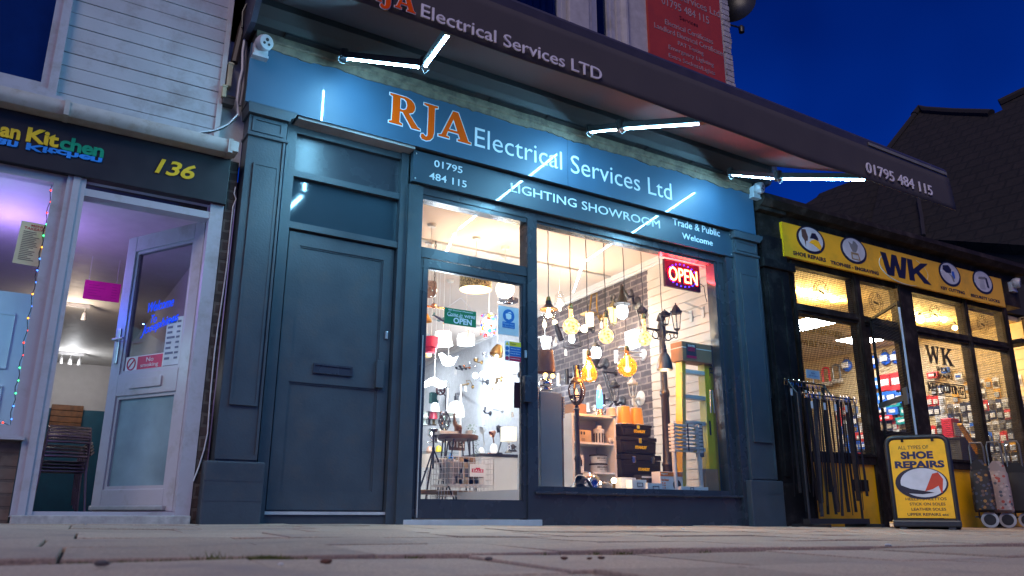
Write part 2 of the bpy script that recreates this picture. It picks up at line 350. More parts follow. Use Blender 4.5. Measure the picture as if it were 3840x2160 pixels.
# gutter
g = G(); prof = [(-.045, 2.585), (-.105, 2.60), (-.12, 2.565), (-.115, 2.53), (-.09, 2.505), (-.03, 2.50), (.04, 2.50), (.04, 2.51), (-.03, 2.512), (-.085, 2.515), (-.105, 2.535), (-.11, 2.565), (-.1, 2.59)]
g.prism([(y, zz) for y, zz in prof], -1.6, 1.04, Matrix(((0, 1, 0, 0), (1, 0, 0, 0), (0, 0, 1, 0), (0, 0, 0, 1))))
for x in (-.02, 1.0): g.box((x-.015, -.128, 2.495), (x+.015, .04, 2.6))
g.box((1.0, -.13, 2.51), (1.055, .0, 2.585)); g.build('gutter', mat('white_gutter', (.42, .41, .39), .4, var=.1, dirt=(.32, .29, .24), dscale=7), cafe, True)
# brick stall riser and corner pier
M_bw = brickmat('painted_brick', (.16, .12, .095), (.12, .09, .075), (.1, .08, .07), .215, .075, .01, bump=.5, var=.3)
M_br = brickmat('dark_red_brick', (.05, .03, .026), (.032, .022, .02), (.075, .06, .052), .215, .075, .012, bump=.6)
g = G(); g.box((-1.6, .06, -.05), (.045, .3, .46)); g.build('stall_riser', M_bw, cafe)
g = G(); g.box((1.035, .03, -.06), (1.10, .3, 2.5)); g.build('corner_pier', M_br, cafe)
g = G(); g.box((-1.6, .08, 2.175), (1.035, .3, 2.5)); g.build('lintel', M_blackp, cafe)
# shop window
g = G(); g.frame(-1.5, .47, .05, 2.16, .07, .05, .14); g.box((-1.52, .0, .455), (.06, .16, .475)); wf = g.build('shop_window', M_upvc, cafe)
g = G(); g.box((-1.43, .09, .54), (-.02, .096, 2.09)); g.build('pane', M_glass, wf)
# door frame, step
g = G(); g.box((.05, .03, .02), (.16, .16, 2.16)); g.box((.085, .02, .02), (.125, .03, 2.16)); g.box((.94, .03, .0), (1.03, .16, 2.16)); g.box((.16, .035, 2.035), (.94, .15, 2.085)); g.box((.16, .05, 2.16), (.94, .15, 2.17))
g.box((.16, .04, .03), (.94, .16, .052)); g.build('door_frame', M_upvc, cafe)
g = G(); g.box((.165, .08, 2.085), (.935, .086, 2.16)); g.build('transom_pane', M_glass, cafe)
g = G(); g.box((.055, -.06, gz(.5, 0)-.02), (1.02, .15, .03), bev=.006); g.build('step', mat('stone_step', (.42, .41, .39), .7, var=.2, scale=25, bump=.3, dirt=(.3, .28, .27), dscale=6), cafe)
# open door: hinged at the right jamb, swung into the cafe
DH = Vector((.935, .125, 0)); DD = Vector((-.407, .711, 0)).normalized(); DN = Vector((-DD.y, DD.x, 0))
if DN.y > 0: DN = -DN          # the face the street sees
DM = Matrix(((DD.x, -DN.x, 0, DH.x), (DD.y, -DN.y, 0, DH.y), (0, 0, 1, 0), (0, 0, 0, 1)))   # local x = from hinge, local y = away from the street
def D_(p, off=0):                  # pixel -> door-plane (u, z)
    q = hit(p, DH+DN*off, DN); return ((q-DH).dot(DD), q.z)
g = G(); L = .824
for a, b in (((0, 0, .057), (.1, .06, 2.05)), ((L-.1, 0, .057), (L, .06, 2.05)), ((.1, 0, 1.93), (L-.1, .06, 2.05)), ((.1, 0, .057), (L-.1, .06, .2)), ((.1, 0, .84), (L-.1, .06, 1.0))): g.box(a, b, DM, bev=.006)
for z0, z1 in ((.2, .84), (1.0, 1.93)): # glazing beads
    for a, b in (((.1, .012, z0), (.125, .05, z1)), ((L-.125, .012, z0), (L-.1, .05, z1)), ((.125, .012, z0), (L-.125, .05, z0+.022)), ((.125, .012, z1-.022), (L-.125, .05, z1))): g.box(a, b, DM)
door = g.build('door', M_upvc, cafe)
g = G(); g.box((.12, .028, 1.02), (L-.12, .033, 1.91), DM); g.build('upper_glass', glass('door_glass', (.72, .74, .78), 1.5), door)
g = G(); g.box((.12, .028, .22), (L-.12, .036, .82), DM); g.build('lower_panel', mat('frosted_panel', (.20, .30, .34), .3, var=.3, scale=3), door)
g = G(); g.box((.25, -.012, .885), (.58, 0, .955), DM, bev=.004); g.build('letter_plate', M_upvc, door)
g = G(); g.box((L-.07, -.012, 1.08), (L-.03, 0, 1.34), DM, bev=.005); g.tube([DM @ Vector(q) for q in ((L-.05, 0, 1.25), (L-.05, -.05, 1.25), (L-.17, -.055, 1.25))], .009); g.build('handle', M_steel, door)
g = G(); g.box((.06, -.03, .062), (L-.02, 0, .092), DM, bev=.006); g.build('weather_bar', M_steel, door)
# interior
M_cwall = mat('cafe_wall', (.62, .60, .58), .6, var=.05)
g = G(); g.box((-2.6, .3, -.05), (3.6, 8.8, .02)); g.build('floor', mat('cafe_floor', (.10, .08, .07), .4, var=.2), cafe)
g = G(); g.box((-2.6, .16, 2.32), (1.2, 8.8, 2.4)); g.build('ceiling', M_cwall, cafe)
g = G(); g.box((-2.6, 8.6, 1.6), (3.6, 8.7, 2.32)); g.box((1.2, .3, 0), (1.28, 8.6, 2.35)); g.box((-2.7, .3, 0), (-2.6, 8.7, 2.35)); g.build('inner_wall', M_cwall, cafe)
g = G(); g.box((-2.6, 8.58, .02), (1.2, 8.7, 1.6)); g.build('teal_wall', mat('teal_wall', (.005, .10, .16), .5), cafe)
g = G(); g.box((-2.2, 1.25, .02), (.02, 1.33, 1.62)); 
for x0, x1, z0, z1 in ((-1.1, -.12, 1.05, 1.45), (-1.1, -.12, .3, .92)):
    g.tube([(x0, 1.245, z0), (x1, 1.245, z0), (x1, 1.245, z1), (x0, 1.245, z1)], .008, 6, True)
g.build('panelled_screen', mat('white_screen', (.7, .72, .74), .35, var=.04), cafe)
# lamps of the cafe (seen through the door)
def spot_rail(p, Y, n, label, warm, power, ang=0):
    c = P(p, Y); c.z = 2.30; t = thing('spotlight_rail', label, 'spotlight', c, 'ceiling spotlight rails in the cafe')
    g = G(); g.box(c+Vector((-.16, -.02, -.025)), c+Vector((.16, .02, .015))); g.build('rail', M_steel, t)
    for i in range(n):
        x = -.12+.24*i/max(1, n-1); h = c+Vector((x, 0, -.025))
        g = G(); g.tube([h, h-Vector((0, 0, .06))], .007); M = Matrix.Translation(h-Vector((0, 0, .075))) @ Matrix.Rotation(.5, 4, 'X')
        g.lathe([(.012, .03), (.022, .02), (.03, -.05), (.034, -.055), (.028, -.05), (.02, 0), (0, .01)], (0, 0, 0), 12, M); sh = g.build('spot', M_steel, t, True)
        g = G(); g.lathe([(0, -.03), (.026, -.045), (0, -.062)], (0, 0, 0), 12, M); g.build('bulb', glow('cafe_bulb', (1, .85, .65), 25), sh, True)
    point_light('lamp_light', c-Vector((0, .1, .22)), power, warm, .05, t)
spot_rail(R2(318, 352), 4.4, 2, 'two-headed ceiling spotlight rail nearer the cafe door', (1, .8, .6), 9)
spot_rail(R2(305, 590), 7.6, 3, 'bright three-headed spotlight rail deep in the cafe above the wood board', (.95, .97, 1), 11)
point_light('lamp_light', (-.3, 1.6, 2.0), 32, (.42, .24, 1.0), .3, cafe)      # the violet light strip under the cafe ceiling
point_light('lamp_light', (-.9, .7, 1.4), 20, (.35, .75, 1.0), .2, cafe)
# cafe sign
sg = thing('shop_sign', 'black cafe fascia sign with yellow and green lettering and the number 136', 'sign', (.3, .04, 2.15))
g = G(); g.box((-1.6, .0, 2.15), (1.035, .08, 2.50), bev=.004); g.build('board', mat('black_board', (.010, .008, .012), .5, var=.25), sg)
M_yel = mat('yellow_vinyl', (.78, .50, .01), .45); M_grn = mat('green_vinyl', (.0, .27, .14), .45); M_blu = mat('blue_vinyl', (.02, .24, .75), .45)
def cp(x, y): q = P(R1(x, y), -.004); return q
def cword(nm, body, x0, x1, ya, yb, m, bold=.035, flip=False, slope=.168, shear=0):
    a, b = cp(x0, ya), cp(x1, ya+(x1-x0)*slope); c = cp(x0, yb)
    g = G(); fit(g, glyphs(body, bold, shear, .95), ((a.x, -.002, a.z), (b.x, -.002, a.z), (a.x, -.002, c.z)), .006, flip); g.build(nm, m, sg)
cword('lettering', 'an', -5, 98, 686, 632, M_yel); cword('lettering', 'Kit', 128, 292, 712, 636, M_yel); cword('lettering', 'chen', 296, 520, 750, 680, M_grn)
cword('mirrored_lettering', 'an', -20, 88, 722, 690, M_blu, flip=True); cword('mirrored_lettering', 'Kitchen', 128, 512, 752, 716, M_blu, flip=True)
cword('number', '136', 778, 978, 868, 790, M_yel, .02, shear=.25)
# menu in the cafe window
def sheet(name, label, cat, x0, z0, x1, z1, y, m, lines, lm, tilt=0, title=None, tm=None, group=None):
    t = thing(name, label, cat, ((x0+x1)/2, y, z0), group); g = G(); g.box((x0, y, z0), (x1, y+.003, z1)); pg = g.build('sheet', m, t); g = G(); r = random.Random(int(x0*977))
    w = x1-x0; h = z1-z0; n = lines
    for i in range(n):
        zz = z1-h*(.24+.7*i/n); e = r.uniform(.35, .62); g.box((x0+w*.12, y-.001, zz), (x0+w*e, y, zz+h*.018)); g.box((x1-w*.24, y-.001, zz), (x1-w*.1, y, zz+h*.018))
    g.build('print', lm, pg)
    if title:
        g = G()
        for body, a, b, c, d in title: word(g, body, (x0+w*a, z0+h*b), (x0+w*c, z0+h*d), y, .01, th=.0012)
        g.build('heading', tm or lm, pg)
    t.rotation_euler = (0, tilt, 0); return t
sheet('menu', 'cream takeaway menu taped inside the cafe window', 'menu', -.165, 1.53, .025, 1.81, .085, mat('cream_paper', (.62, .6, .38), .7), 17, mat('print_grey', (.18, .15, .12), .7), .03, [('TAKEAWAY', .12, .82, .9, .88), ('MENU', .3, .9, .7, .95)], mat('print_red', (.5, .05, .05), .7))
a, b = P(R2(400, 60), 2.4), P(R2(545, 168), 2.4)
t = sheet('notice', 'bright pink notice hanging from the cafe ceiling', 'notice', a.x, b.z, b.x+.02, a.z, 2.4, mat('pink_paper', (.72, .005, .25), .6), 5, mat('print_pink', (.4, .0, .15), .7))
g = G()
for x in (a.x+.03, b.x-.02): g.tube([(x, 2.402, a.z), (x, 2.402, 2.32)], .0015, 4)
g.build('string', M_cable, t)
# door stickers
def dsheet(name, label, cat, u0, z0, u1, z1, m):          # on the street face of the door glass
    t = thing(name, label, cat, DM @ Vector(((u0+u1)/2, .024, z0))); g = G(); g.box((u0, .022, z0), (u1, .025, z1), DM); return t, g.build('sheet', m, t)
def dword(g, body, u0, z0, u1, z1, y=.021, bold=0, rise=0, shear=0):
    return fit(g, glyphs(body, bold, shear), (DM @ Vector((u0, y, z0)), DM @ Vector((u1, y, z0+rise)), DM @ Vector((u0, y, z1))), .0012)
u0, z1_ = D_(RN(165, 1120)); u1, z0_ = D_(RN(540, 1265))
t, pg = dsheet('no_smoking_sign', 'red and white no smoking sticker low on the open cafe door', 'sign', L-.13, 1.015, L-.13-.40, 1.125, M_paper)
g = G(); g.box((L-.26, .0205, 1.022), (L-.52, .0225, 1.118), DM); rd = g.build('red_field', mat('sign_red', (.55, .02, .08), .5), pg)
g = G(); dword(g, 'No', L-.355, 1.075, L-.43, 1.105, .0195); dword(g, 'smoking', L-.30, 1.03, L-.485, 1.065, .0195); g.build('lettering', M_paper, rd)
g = G(); cc = DM @ Vector((L-.195, .0205, 1.07)); g.tube(arc(cc, .042, 0, 360, 24, DD, (0, 0, 1))[:-1], .0045, 6, True); g.tube([cc+(DD*.7+Vector((0, 0, -.7)))*.04, cc-(DD*.7+Vector((0, 0, -.7)))*.04], .0045, 6); g.build('symbol', mat('sign_red', (.55, .02, .08)), pg)
t, pg = dsheet('opening_hours', 'pale blue opening times sheet on the cafe door glass beside the hinge', 'notice', .30, 1.03, .13, 1.37, mat('pale_sheet', (.5, .62, .66), .6))
g = G()
for i in range(8):
    zz = 1.33-.037*i; g.box((.285, .0205, zz), (.285-(.05 if i % 3 else .08), .0222, zz+.016), DM); g.box((.19, .0205, zz), (.155, .0222, zz+.014), DM)
g.build('print', mat('print_blue', (.12, .16, .24), .7), pg)
t = thing('neon_sign', 'blue glowing welcome script on the open cafe door glass', 'neon sign', DM @ Vector((.4, .02, 1.5)))
for body, c0, c1, rise in (('Welcome', (530, 262), (885, 150), .0), ('To', (570, 400), (660, 310), .0), ('Josephines', (430, 610), (950, 330), .0)):
    ua, za = D_(RN(*c0)); ub, zb = D_(RN(*c1)); hh = {'Welcome': .075, 'To': .06, 'Josephines': .085}[body]
    g = G(); dword(g, body, ua, za, ub, za+hh, .015, .012, {'Welcome': .02, 'To': 0, 'Josephines': .075}[body], .35); g.build('lettering', glow('neon_blue', (.01, .07, 1.0), 1.1), t)
point_light('lamp_light', DM @ Vector((.80, -.14, 1.42)), 1.5, (.03, .10, 1.0), .006, t)
# fairy lights round the window edge
t = thing('fairy_lights', 'string of tiny coloured fairy lights down the cafe window edge', 'fairy lights', (-.03, .085, .52))
pts = [Vector((-.028-.006*math.sin(i*1.7), .082, 2.08-1.54*i/40)) for i in range(41)]+[Vector((-.03-.9*i/24, .082, .548+.008*math.sin(i*2))) for i in range(1, 25)]
g = G(); g.tube(pts, .0025, 5); g.build('cord', M_black, t)
cols = [('red', (1, .04, .02)), ('green', (.05, 1, .25)), ('blue', (.05, .2, 1)), ('amber', (1, .35, .03))]
for i, p in enumerate(pts[1::2]):
    n, c = cols[(i//3) % 4 if i % 5 else (i*7) % 4]; g = G(); g.ball(p+Vector((.004, -.006, 0)), .0052, seg=8, rings=6); g.build('bulb', glow('fairy_'+n, c, 5), t, True)
# chairs stacked inside the doorway
M_dchr = mat('dull_chrome', (.42, .42, .45), .22, 1)
def chair(lab):
    t = thing('stacking_chair', lab, 'chair', (0, 0, 0), 'aluminium stacking chairs in the cafe doorway')
    for s in (-1, 1):
        g = G(); g.tube([(s*.24, -.22, 0), (s*.22, -.20, .44), (s*.21, -.02, .46)], .0125, 10); g.build('front_leg', M_dchr, t, True)
        g = G(); g.tube([(s*.25, .24, 0), (s*.215, .18, .42), (s*.21, .20, .62), (s*.20, .25, .80)], .0125, 10); g.build('back_leg', M_dchr, t, True)
        g = G(); g.tube([(s*.225, .2, .62), (s*.27, .1, .66), (s*.275, -.1, .655), (s*.24, -.19, .62), (s*.225, -.2, .45)], .012, 10); g.build('armrest', M_dchr, t, True)
    g = G(); g.box((-.21, -.2, .44), (.21, .19, .452), bev=.004); g.build('seat', mat('brushed_aluminium', (.2, .2, .22), .35, 1), t)
    g = G()
    for z0, y0 in ((.80, .25), (.745, .237), (.60, .2)): g.tube([(-.2, y0, z0), (0, y0+.03, z0), (.2, y0, z0)], [.014]*3, 8)
    g.build('backrest', M_dchr, t, True); return t
cl_ = ['lowest chair of the aluminium stack in the cafe doorway', 'second aluminium chair up in the doorway stack', 'third aluminium chair up in the doorway stack', 'topmost chair of the aluminium stack in the cafe doorway']
c0 = chair(cl_[0]); c0.location = (.49, 4.4, .02); c0.rotation_euler = (0, 0, math.radians(184))
for i in (1, 2, 3): dup(c0, (.49-.008*i, 4.4+.035*i, .02+.036*i), math.radians(184+2*i), cl_[i])
t = thing('wood_board', 'stained plank board on the teal cafe wall behind the chairs', 'board', P(R2(300, 780), 8.5)); a, b = P(R2(245, 642), 8.5), P(R2(372, 790), 8.5); g = G()
for i in range(5):
    h = (a.z-b.z)/5; g.box((a.x, 8.5, b.z+h*i+.004), (b.x, 8.55, b.z+h*(i+1)-.004), bev=.004)
g.build('planks', mat('stained_pine', (.22, .085, .025), .5, var=.5, scale=12), t)
# cables and pipes between the two buildings
def cable(name, lab, pts, r, m, cat='cable'):
    g = G(); g.tube(pts, r, 7); return tag(g.build(name, m, None, True), lab, cat)
pp = [P(R1(x, y), .02) for x, y in ((1185, 940), (1178, 975), (1188, 1000), (1172, 1040))]+[P(R2(x, y), .02) for x, y in ((1062, 0), (1045, 120), (1025, 250), (1005, 400), (985, 600), (972, 780), (955, 860), (930, 940), (905, 1005))]
cable('cable', 'loose white cable hanging down the dark brick pier', pp, .0045, M_cable)
RQ = reg(820, 0, 2.898)
for lab, pts, r, m, nm, Y in (('brown downpipe stub on the white corner board under the awning end', ((340, 60), (250, 330), (170, 680)), .028, M_brown, 'downpipe', .06), ('black looped cable beside the awning end bracket', ((380, 0), (300, 50), (262, 130), (255, 300)), .008, M_black, 'cable', .02), ('thin grey cable bundle running down beside the fascia end', ((350, 120), (290, 380), (262, 560), (258, 760), (225, 900), (200, 1100), (215, 1260)), .010, M_cable, 'cable', .03), ('second grey cable down the wall beside the fascia end', ((300, 380), (285, 620), (270, 800), (262, 960), (230, 1150)), .014, mat('grey_cable', (.3, .28, .28), .5), 'cable', .05)):
    cable(nm, lab, [P(RQ(*q), Y) for q in pts], r, m, nm)
for lab, c, w, h, m, Y in (('cream cable box clipped to the white corner board', (115, 820), .035, .20, mat('cream_box', (.45, .38, .25), .5), .05), ('brown junction box on the white corner board', (100, 1100), .085, .075, M_brown, .03), ('cream switch box below the cable box', (55, 1000), .03, .10, mat('cream_box', (.45, .38, .25), .5), .02)):
    q = P(RQ(*c), Y); g = G(); g.box(q+Vector((-w/2, -.03, -h/2)), q+Vector((w/2, .04, h/2)), bev=.006); g.box(q+Vector((-w/2-.004, -.036, h/2-.02)), q+Vector((w/2+.004, -.03, h/2-.012))); tag(g.build('junction_box', m), lab, 'junction box')
cable('cable', 'white cable drooping from the junction box onto the gutter', [P(R1(x, y), -.02) for x, y in ((1195, 575), (1150, 625), (1080, 655), (1000, 668), (930, 662))], .006, M_cable)
cable('cable', 'black cable drooping along the gutter end', [P(R1(x, y), -.02) for x, y in ((1190, 600), (1120, 648), (1050, 668), (960, 668))], .005, M_black)
# ================================================================== LIGHTING SHOP (centre)
shop = thing('lighting_shop_building', 'blue-grey fronted lighting shop building with white upper wall', 'building', (3.8, .05, 0))
# upper storey
g = G()
X = [(.95, 2.95, 3.5, 8), (4.16, 4.46, 3.5, 8), (4.80, 6.5, 3.5, 8)]
for x0, x1, z0, z1 in X: g.box((x0, .1, z0), (x1, .4, z1))
g.box((2.95, .1, 3.5), (4.16, .4, 4.60)); g.box((4.46, .1, 3.5), (4.80, .4, 4.60)); g.box((2.95, .1, 6.4), (4.16, .4, 8)); g.box((4.46, .1, 6.4), (4.80, .4, 8))
g.box((4.14, .06, 4.62), (4.40, .098, 8), bev=.012); g.tube([(4.90, .10, 4.2), (4.90, .10, 8)], .05, 12)
g.build('upper_wall', M_render, shop)
g = G(); rng = random.Random(8); z = 4.0
while z < 7.9:
    g.box((6.42+rng.uniform(-.01, .01), .085, z), (6.535+rng.uniform(-.012, .018), .40, z+.066), bev=.006); z += .075
g.build('brick_edge', mat('painted_brick_edge', (.44, .42, .43), .8, var=.14, scale=20, bump=.4, dirt=(.25, .22, .22), dscale=9), shop)
g = G(); g.box((6.39, .4, 3.06), (6.50, 9.9, 8)); g.build('gable_wall', M_br, shop)
for x0, x1, zc in ((2.95, 4.16, 4.60), (4.46, 4.80, 4.60)):
    g = G(); g.frame(x0+.005, zc+.005, x1-.005, 6.39, .055, .13, .2); g.frame(x0+.06, zc+.06, x1-.06, 6.33, .04, .145, .2)
    g.box((x0-.03, .05, zc-.035), (x1+.03, .14, zc+.002), bev=.006); w = g.build('upper_window', M_upvc, shop)
    g = G(); g.box((x0+.1, .17, zc+.1), (x1-.1, .175, 6.29)); g.build('pane', glass('upper_pane2', (.35, .42, .6), 1.5), w)
    g = G(); n = 40; v = []; f = []
    for i in range(n+1):
        xx = x0+.1+(x1-x0-.2)*i/n; yy = .22+.022*math.sin(i*1.9)+.012*math.sin(i*.7); v += [(xx, yy, zc+.08), (xx, yy, 6.3)]
    for i in range(n): f.append((2*i, 2*i+2, 2*i+3, 2*i+1))
    g.raw(v, f); g.build('curtain', mat('blue_curtain', (.13, .15, .28), .8, var=.2), w, True)
# ragged cream cornice strip between the fascia and the awning
g = G(); rng = random.Random(11); top = 3.55; pts = []
x = 1.10
while x < 6.45:
    pts.append((x, 3.405+.028*noise.noise((x*3.1, 0, 0))+.014*noise.noise((x*13, 3, 0))+rng.uniform(-.006, .006))); x += .035
g.prism(pts+[(6.45, top), (1.10, top)], -.112, .1)
g.tube([(1.1, -.112, 3.475), (6.45, -.112, 3.475)], .014, 8)
g.build('cornice', mat('peeling_cream_plaster', (.17, .13, .09), .8, var=.3, scale=16, bump=.7, bscale=45, dirt=(.07, .05, .04), dscale=5.5), shop)
# fascia carcass, soffit
g = G(); g.box((1.09, -.085, 2.945), (6.44, .1, 3.42)); g.build('fascia_carcass', M_paint, shop)
g = G(); g.box((1.47, -.08, 2.915), (2.44, .1, 2.944)); g.build('soffit', mat('pale_soffit', (.40, .37, .36), .6, dirt=(.28, .25, .24)), shop)
# pilasters
def pilaster(x0, x1, sgn):
    g = G(); y = -.055
    g.box((x0, y, .37), (x1, .12, 2.70)); g.box((x0-.005, y-.004, 2.72), (x1+.005, .12, 2.86)); g.frame(x0+.02, 2.735, x1-.02, 2.85, .022, y-.012, y-.004)
    g.box((x0-.012, y-.02, 2.695), (x1+.02, .12, 2.722), bev=.008)
    xa, xb = x0+.055, x1-.03
    g.frame(xa, .74, xb, 2.49, .016, y-.017, y); g.box((xa+.016, y-.012, .756), (xb-.016, y, 2.474)); g.box((x0, y-.012, .385), (x1, y, .42)); g.box((x1-.016, y-.014, .42), (x1, y, 2.69))
    p = g.build('pilaster', M_paint, shop)
    g = G(); prof = [(0, 2.862), (.014, 2.862), (.02, 2.88), (.05, 2.90), (.062, 2.925), (.062, 2.944), (0, 2.944)]
    g.prism([(x0-.02, 2.862), (x1+.01, 2.862), (x1+.022, 2.885), (x1+.05, 2.905), (x1+.062, 2.944), (x0-.03, 2.944)], y-.045, .1); g.build('capital', M_paint, p)
    g = G(); g.box((x0-.055, -.085, -.12), (x1+.055, .12, .372), bev=.012)
    for zz in (.12, .245): g.box((x0-.056, -.0865, zz), (x1+.056, -.085, zz+.003))
    g.build('plinth', M_paint, p); return p
pilaster(1.125, 1.395, 1); pilaster(6.15, 6.50, -1)
# side door bay
g = G(); g.box((1.43, .04, -.06), (1.505, .14, 2.915)); g.box((2.375, .03, -.06), (2.44, .14, 2.915)); g.box((1.505, .05, 2.86), (2.375, .14, 2.915)); g.box((1.505, .04, 2.50), (2.375, .14, 2.55)); g.box((1.505, .04, 2.085), (2.375, .14, 2.135))
g.box((2.44, .0, -.05), (2.565, .16, 2.64)); g.box((1.505, .06, -.06), (2.375, .14, .035)); g.build('door_surround', M_paint, shop)
g = G(); g.box((1.505, .09, 2.55), (2.375, .11, 2.86)); g.build('transom_panel', M_paint2, shop)
g = G(); g.box((1.505, .085, 2.135), (2.375, .11, 2.50)); g.build('transom_panel', mat('dark_gloss_panel', (.03, .055, .075), .06, var=.1, scale=2), shop)
g = G(); g.box((1.51, .085, .06), (2.37, .12, 2.08)); g.frame(1.52, .07, 2.36, 2.07, .085, .07, .085, .13, .10); g.box((1.605, .07, .95), (2.275, .085, 1.14)); g.frame(1.605, 1.14, 2.275, 1.97, .012, .078, .085); g.frame(1.605, .20, 2.275, .95, .012, .078, .085)
dr = g.build('side_door', M_paint, shop)
g = G(); g.frame(1.77, 1.025, 2.07, 1.095, .012, .055, .07); g.box((1.782, .062, 1.037), (2.058, .07, 1.083)); g.build('letter_plate', M_paint2, dr)
g = G(); g.box((2.25, .04, .955), (2.315, .07, 1.165), bev=.006); g.build('pull_handle', M_paint, dr)
g = G(); g.box((2.315, .055, 1.34), (2.337, .07, 1.40), bev=.004); g.build('lock', M_steel, dr)
g = G(); g.box((1.505, .045, .038), (2.375, .10, .058)); g.build('threshold_bar', mat('bright_aluminium', (.55, .56, .57), .4, .2), dr)
# glass shop door, fanlight, mullion, window
g = G(); g.box((2.565, .03, 2.045), (3.60, .13, 2.13)); g.box((2.565, .03, 2.545), (3.60, .13, 2.585)); g.box((2.545, .02, 2.585), (6.15, .16, 2.65)); g.box((3.60, .02, -.05), (3.70, .15, 2.585)); g.box((2.565, .045, .02), (2.605, .13, 2.045)); 
g.box((5.925, .035, .20), (6.15, .15, 2.585)); g.box((5.955, .02, .2), (5.985, .035, 2.585)); g.box((6.05, -.02, -.05), (6.15, .05, 2.65)); g.box((3.70, .04, 2.56), (5.925, .13, 2.585)); g.box((3.70, .04, .225), (5.925, .13, .268))
g.build('shopfront_frame', M_paint2, shop)
g = G(); g.box((2.5, -.005, -.045), (3.72, .15, .004), bev=.003); g.build('threshold', mat('bright_aluminium', (.55, .56, .57), .4, .2), shop)
g = G(); g.frame(2.608, .012, 3.612, 2.04, .045, .04, .09, .13, .07); g.frame(2.640, .14, 3.566, 1.972, .014, .05, .08); sd = g.build('glass_door', M_paint2, shop)
g = G(); g.box((2.653, .062, .152), (3.553, .07, 1.962)); g.build('pane', M_glass, sd)
g = G(); g.box((3.555, -.005, .94), (3.625, .04, 1.165), bev=.005); g.build('pull_handle', M_paint2, sd)
g = G(); g.box((3.575, .025, 1.32), (3.597, .04, 1.385), bev=.004); g.build('lock', M_steel, sd)
g = G(); g.box((2.56, .015, .0), (2.568, .045, 2.0)); g.box((2.62, .030, .02), (2.626, .04, 1.4)); g.build('edge_trim', mat('bright_aluminium', (.55, .56, .57), .4, .2), sd)
g = G(); g.box((2.565, .075, 2.13), (3.60, .081, 2.545)); g.build('fanlight', M_glass, shop)
g = G(); g.box((3.70, .08, .268), (5.925, .088, 2.56)); g.build('display_window', M_glass, shop)
g = G(); g.box((3.70, .02, -.08), (6.05, .16, .205)); g.box((3.66, -.01, .205), (6.06, .15, .226), bev=.005); g.build('stall_riser', M_paint2, shop)
# signs on the shop
fs = thing('shop_sign', 'large blue-grey fascia sign with orange initials and white lettering', 'sign', (3.7, -.09, 2.93))
g = G(); g.box((1.07, -.10, 2.935), (3.965, -.086, 3.42)); g.box((3.968, -.10, 2.935), (6.455, -.086, 3.42)); fb = g.build('board', M_board, fs)
RJA = {'R': ([[(0,0),(.42,0),(.42,.06),(.33,.09),(.33,.46),(.42,.46),(.72,0),(1,0),(1,.05),(.92,.08),(.62,.47),(.74,.53),(.80,.63),(.81,.74),(.77,.86),(.68,.95),(.52,1),(0,1),(0,.94),(.09,.91),(.09,.09),(0,.06)],[(.33,.54),(.45,.545),(.53,.60),(.56,.73),(.53,.86),(.45,.92),(.33,.93)]]),
 'J': ([[(.05,1),(.58,1),(.58,.94),(.46,.91),(.46,.05),(.42,-.12),(.32,-.23),(.17,-.28),(.02,-.26),(-.04,-.18),(-.02,-.09),(.05,-.07),(.11,-.12),(.16,-.15),(.21,-.1),(.22,0),(.22,.91),(.05,.94)]]),
 'A': ([[(0,0),(.33,0),(.33,.06),(.24,.08),(.29,.25),(.62,.25),(.68,.08),(.60,.06),(.60,0),(1.02,0),(1.02,.06),(.94,.08),(.60,1),(.44,1),(.09,.08),(0,.06)],[(.32,.33),(.59,.33),(.455,.72)]])}
def initials(parent, y, place, h):
    """place: {letter: (x, z, width)}"""
    go, gw = G(), G()
    for k, (x, z, w) in place.items():
        for gg, off, dy in ((gw, .028, 0), (go, 0, -.003)):
            v, f = contour([[(a, b) for a, b in pl] for pl in RJA[k]], off, .01)
            gg.raw([(x+a[0]*w, y+dy-(.003 if a[2] > 0 else 0), z+a[1]*h) for a in v], f)
    a = gw.build('lettering_outline', M_letter, parent); go.build('initials', M_orange, a)
q = P(R3(828, 615), -.1); q1 = P(R3(985, 655), -.1); qt = P(R3(838, 468), -.1); hR = qt.z-q.z
qj0, qj1 = P(R3(1000, 515), -.1), P(R3(1072, 535), -.1); qa0, qa1 = P(R3(1077, 692), -.1), P(R3(1237, 725), -.1)
initials(fb, -.1005, {'R': (q.x, q.z, q1.x-q.x), 'J': (qj0.x, q.z+.0, (qj1.x-qj0.x)/.55), 'A': (qa0.x, q.z, qa1.x-qa0.x)}, hR)
a = P(RU(165, 1145), -.1); at_ = P(RU(168, 1006), -.1); b = P((2519, 745), -.1)
g = G(); word(g, 'Electrical Services Ltd', (a.x, q.z), (b.x, q.z+(at_.z-a.z)*1.06), -.1005, -.006); g.build('lettering', M_letter, fb)
ls = thing('lighting_showroom_sign', 'dark lower sign board with phone number and showroom lettering', 'sign', (4.3, 0, 2.66))
g = G(); g.box((2.447, -.035, 2.655), (6.148, .015, 2.93)); lb = g.build('board', mat('dark_sign_board', (.032, .058, .085), .45, var=.05, scale=3, coat=.7), ls)
for x, z in ((2.47, 2.68), (6.12, 2.68), (2.47, 2.90), (6.12, 2.9)): g = G(); g.ball((x, -.037, z), .008, seg=8, rings=6); g.build('screw', M_steel, lb, True)
def bx(p0, p1, Y): a, b = P(p0, Y), P(p1, Y); return (a.x, a.z), (b.x, b.z)
for body, c0, c1 in (('01795', R3(1057, 838), R3(1200, 823)), ('484 115', R3(1032, 900), R3(1221, 888))):
    a, b = P(c0, -.035), P(c1, -.035); g = G(); word(g, body, (a.x, a.z), (b.x, a.z+.062), -.0355, .004); g.build('lettering', M_letter, lb)
a, b = P(RA(-70, -160), -.035), P(RA(1268, 140), -.035)
a = P((1915, 722), -.035); b = P((2475, 858), -.035)
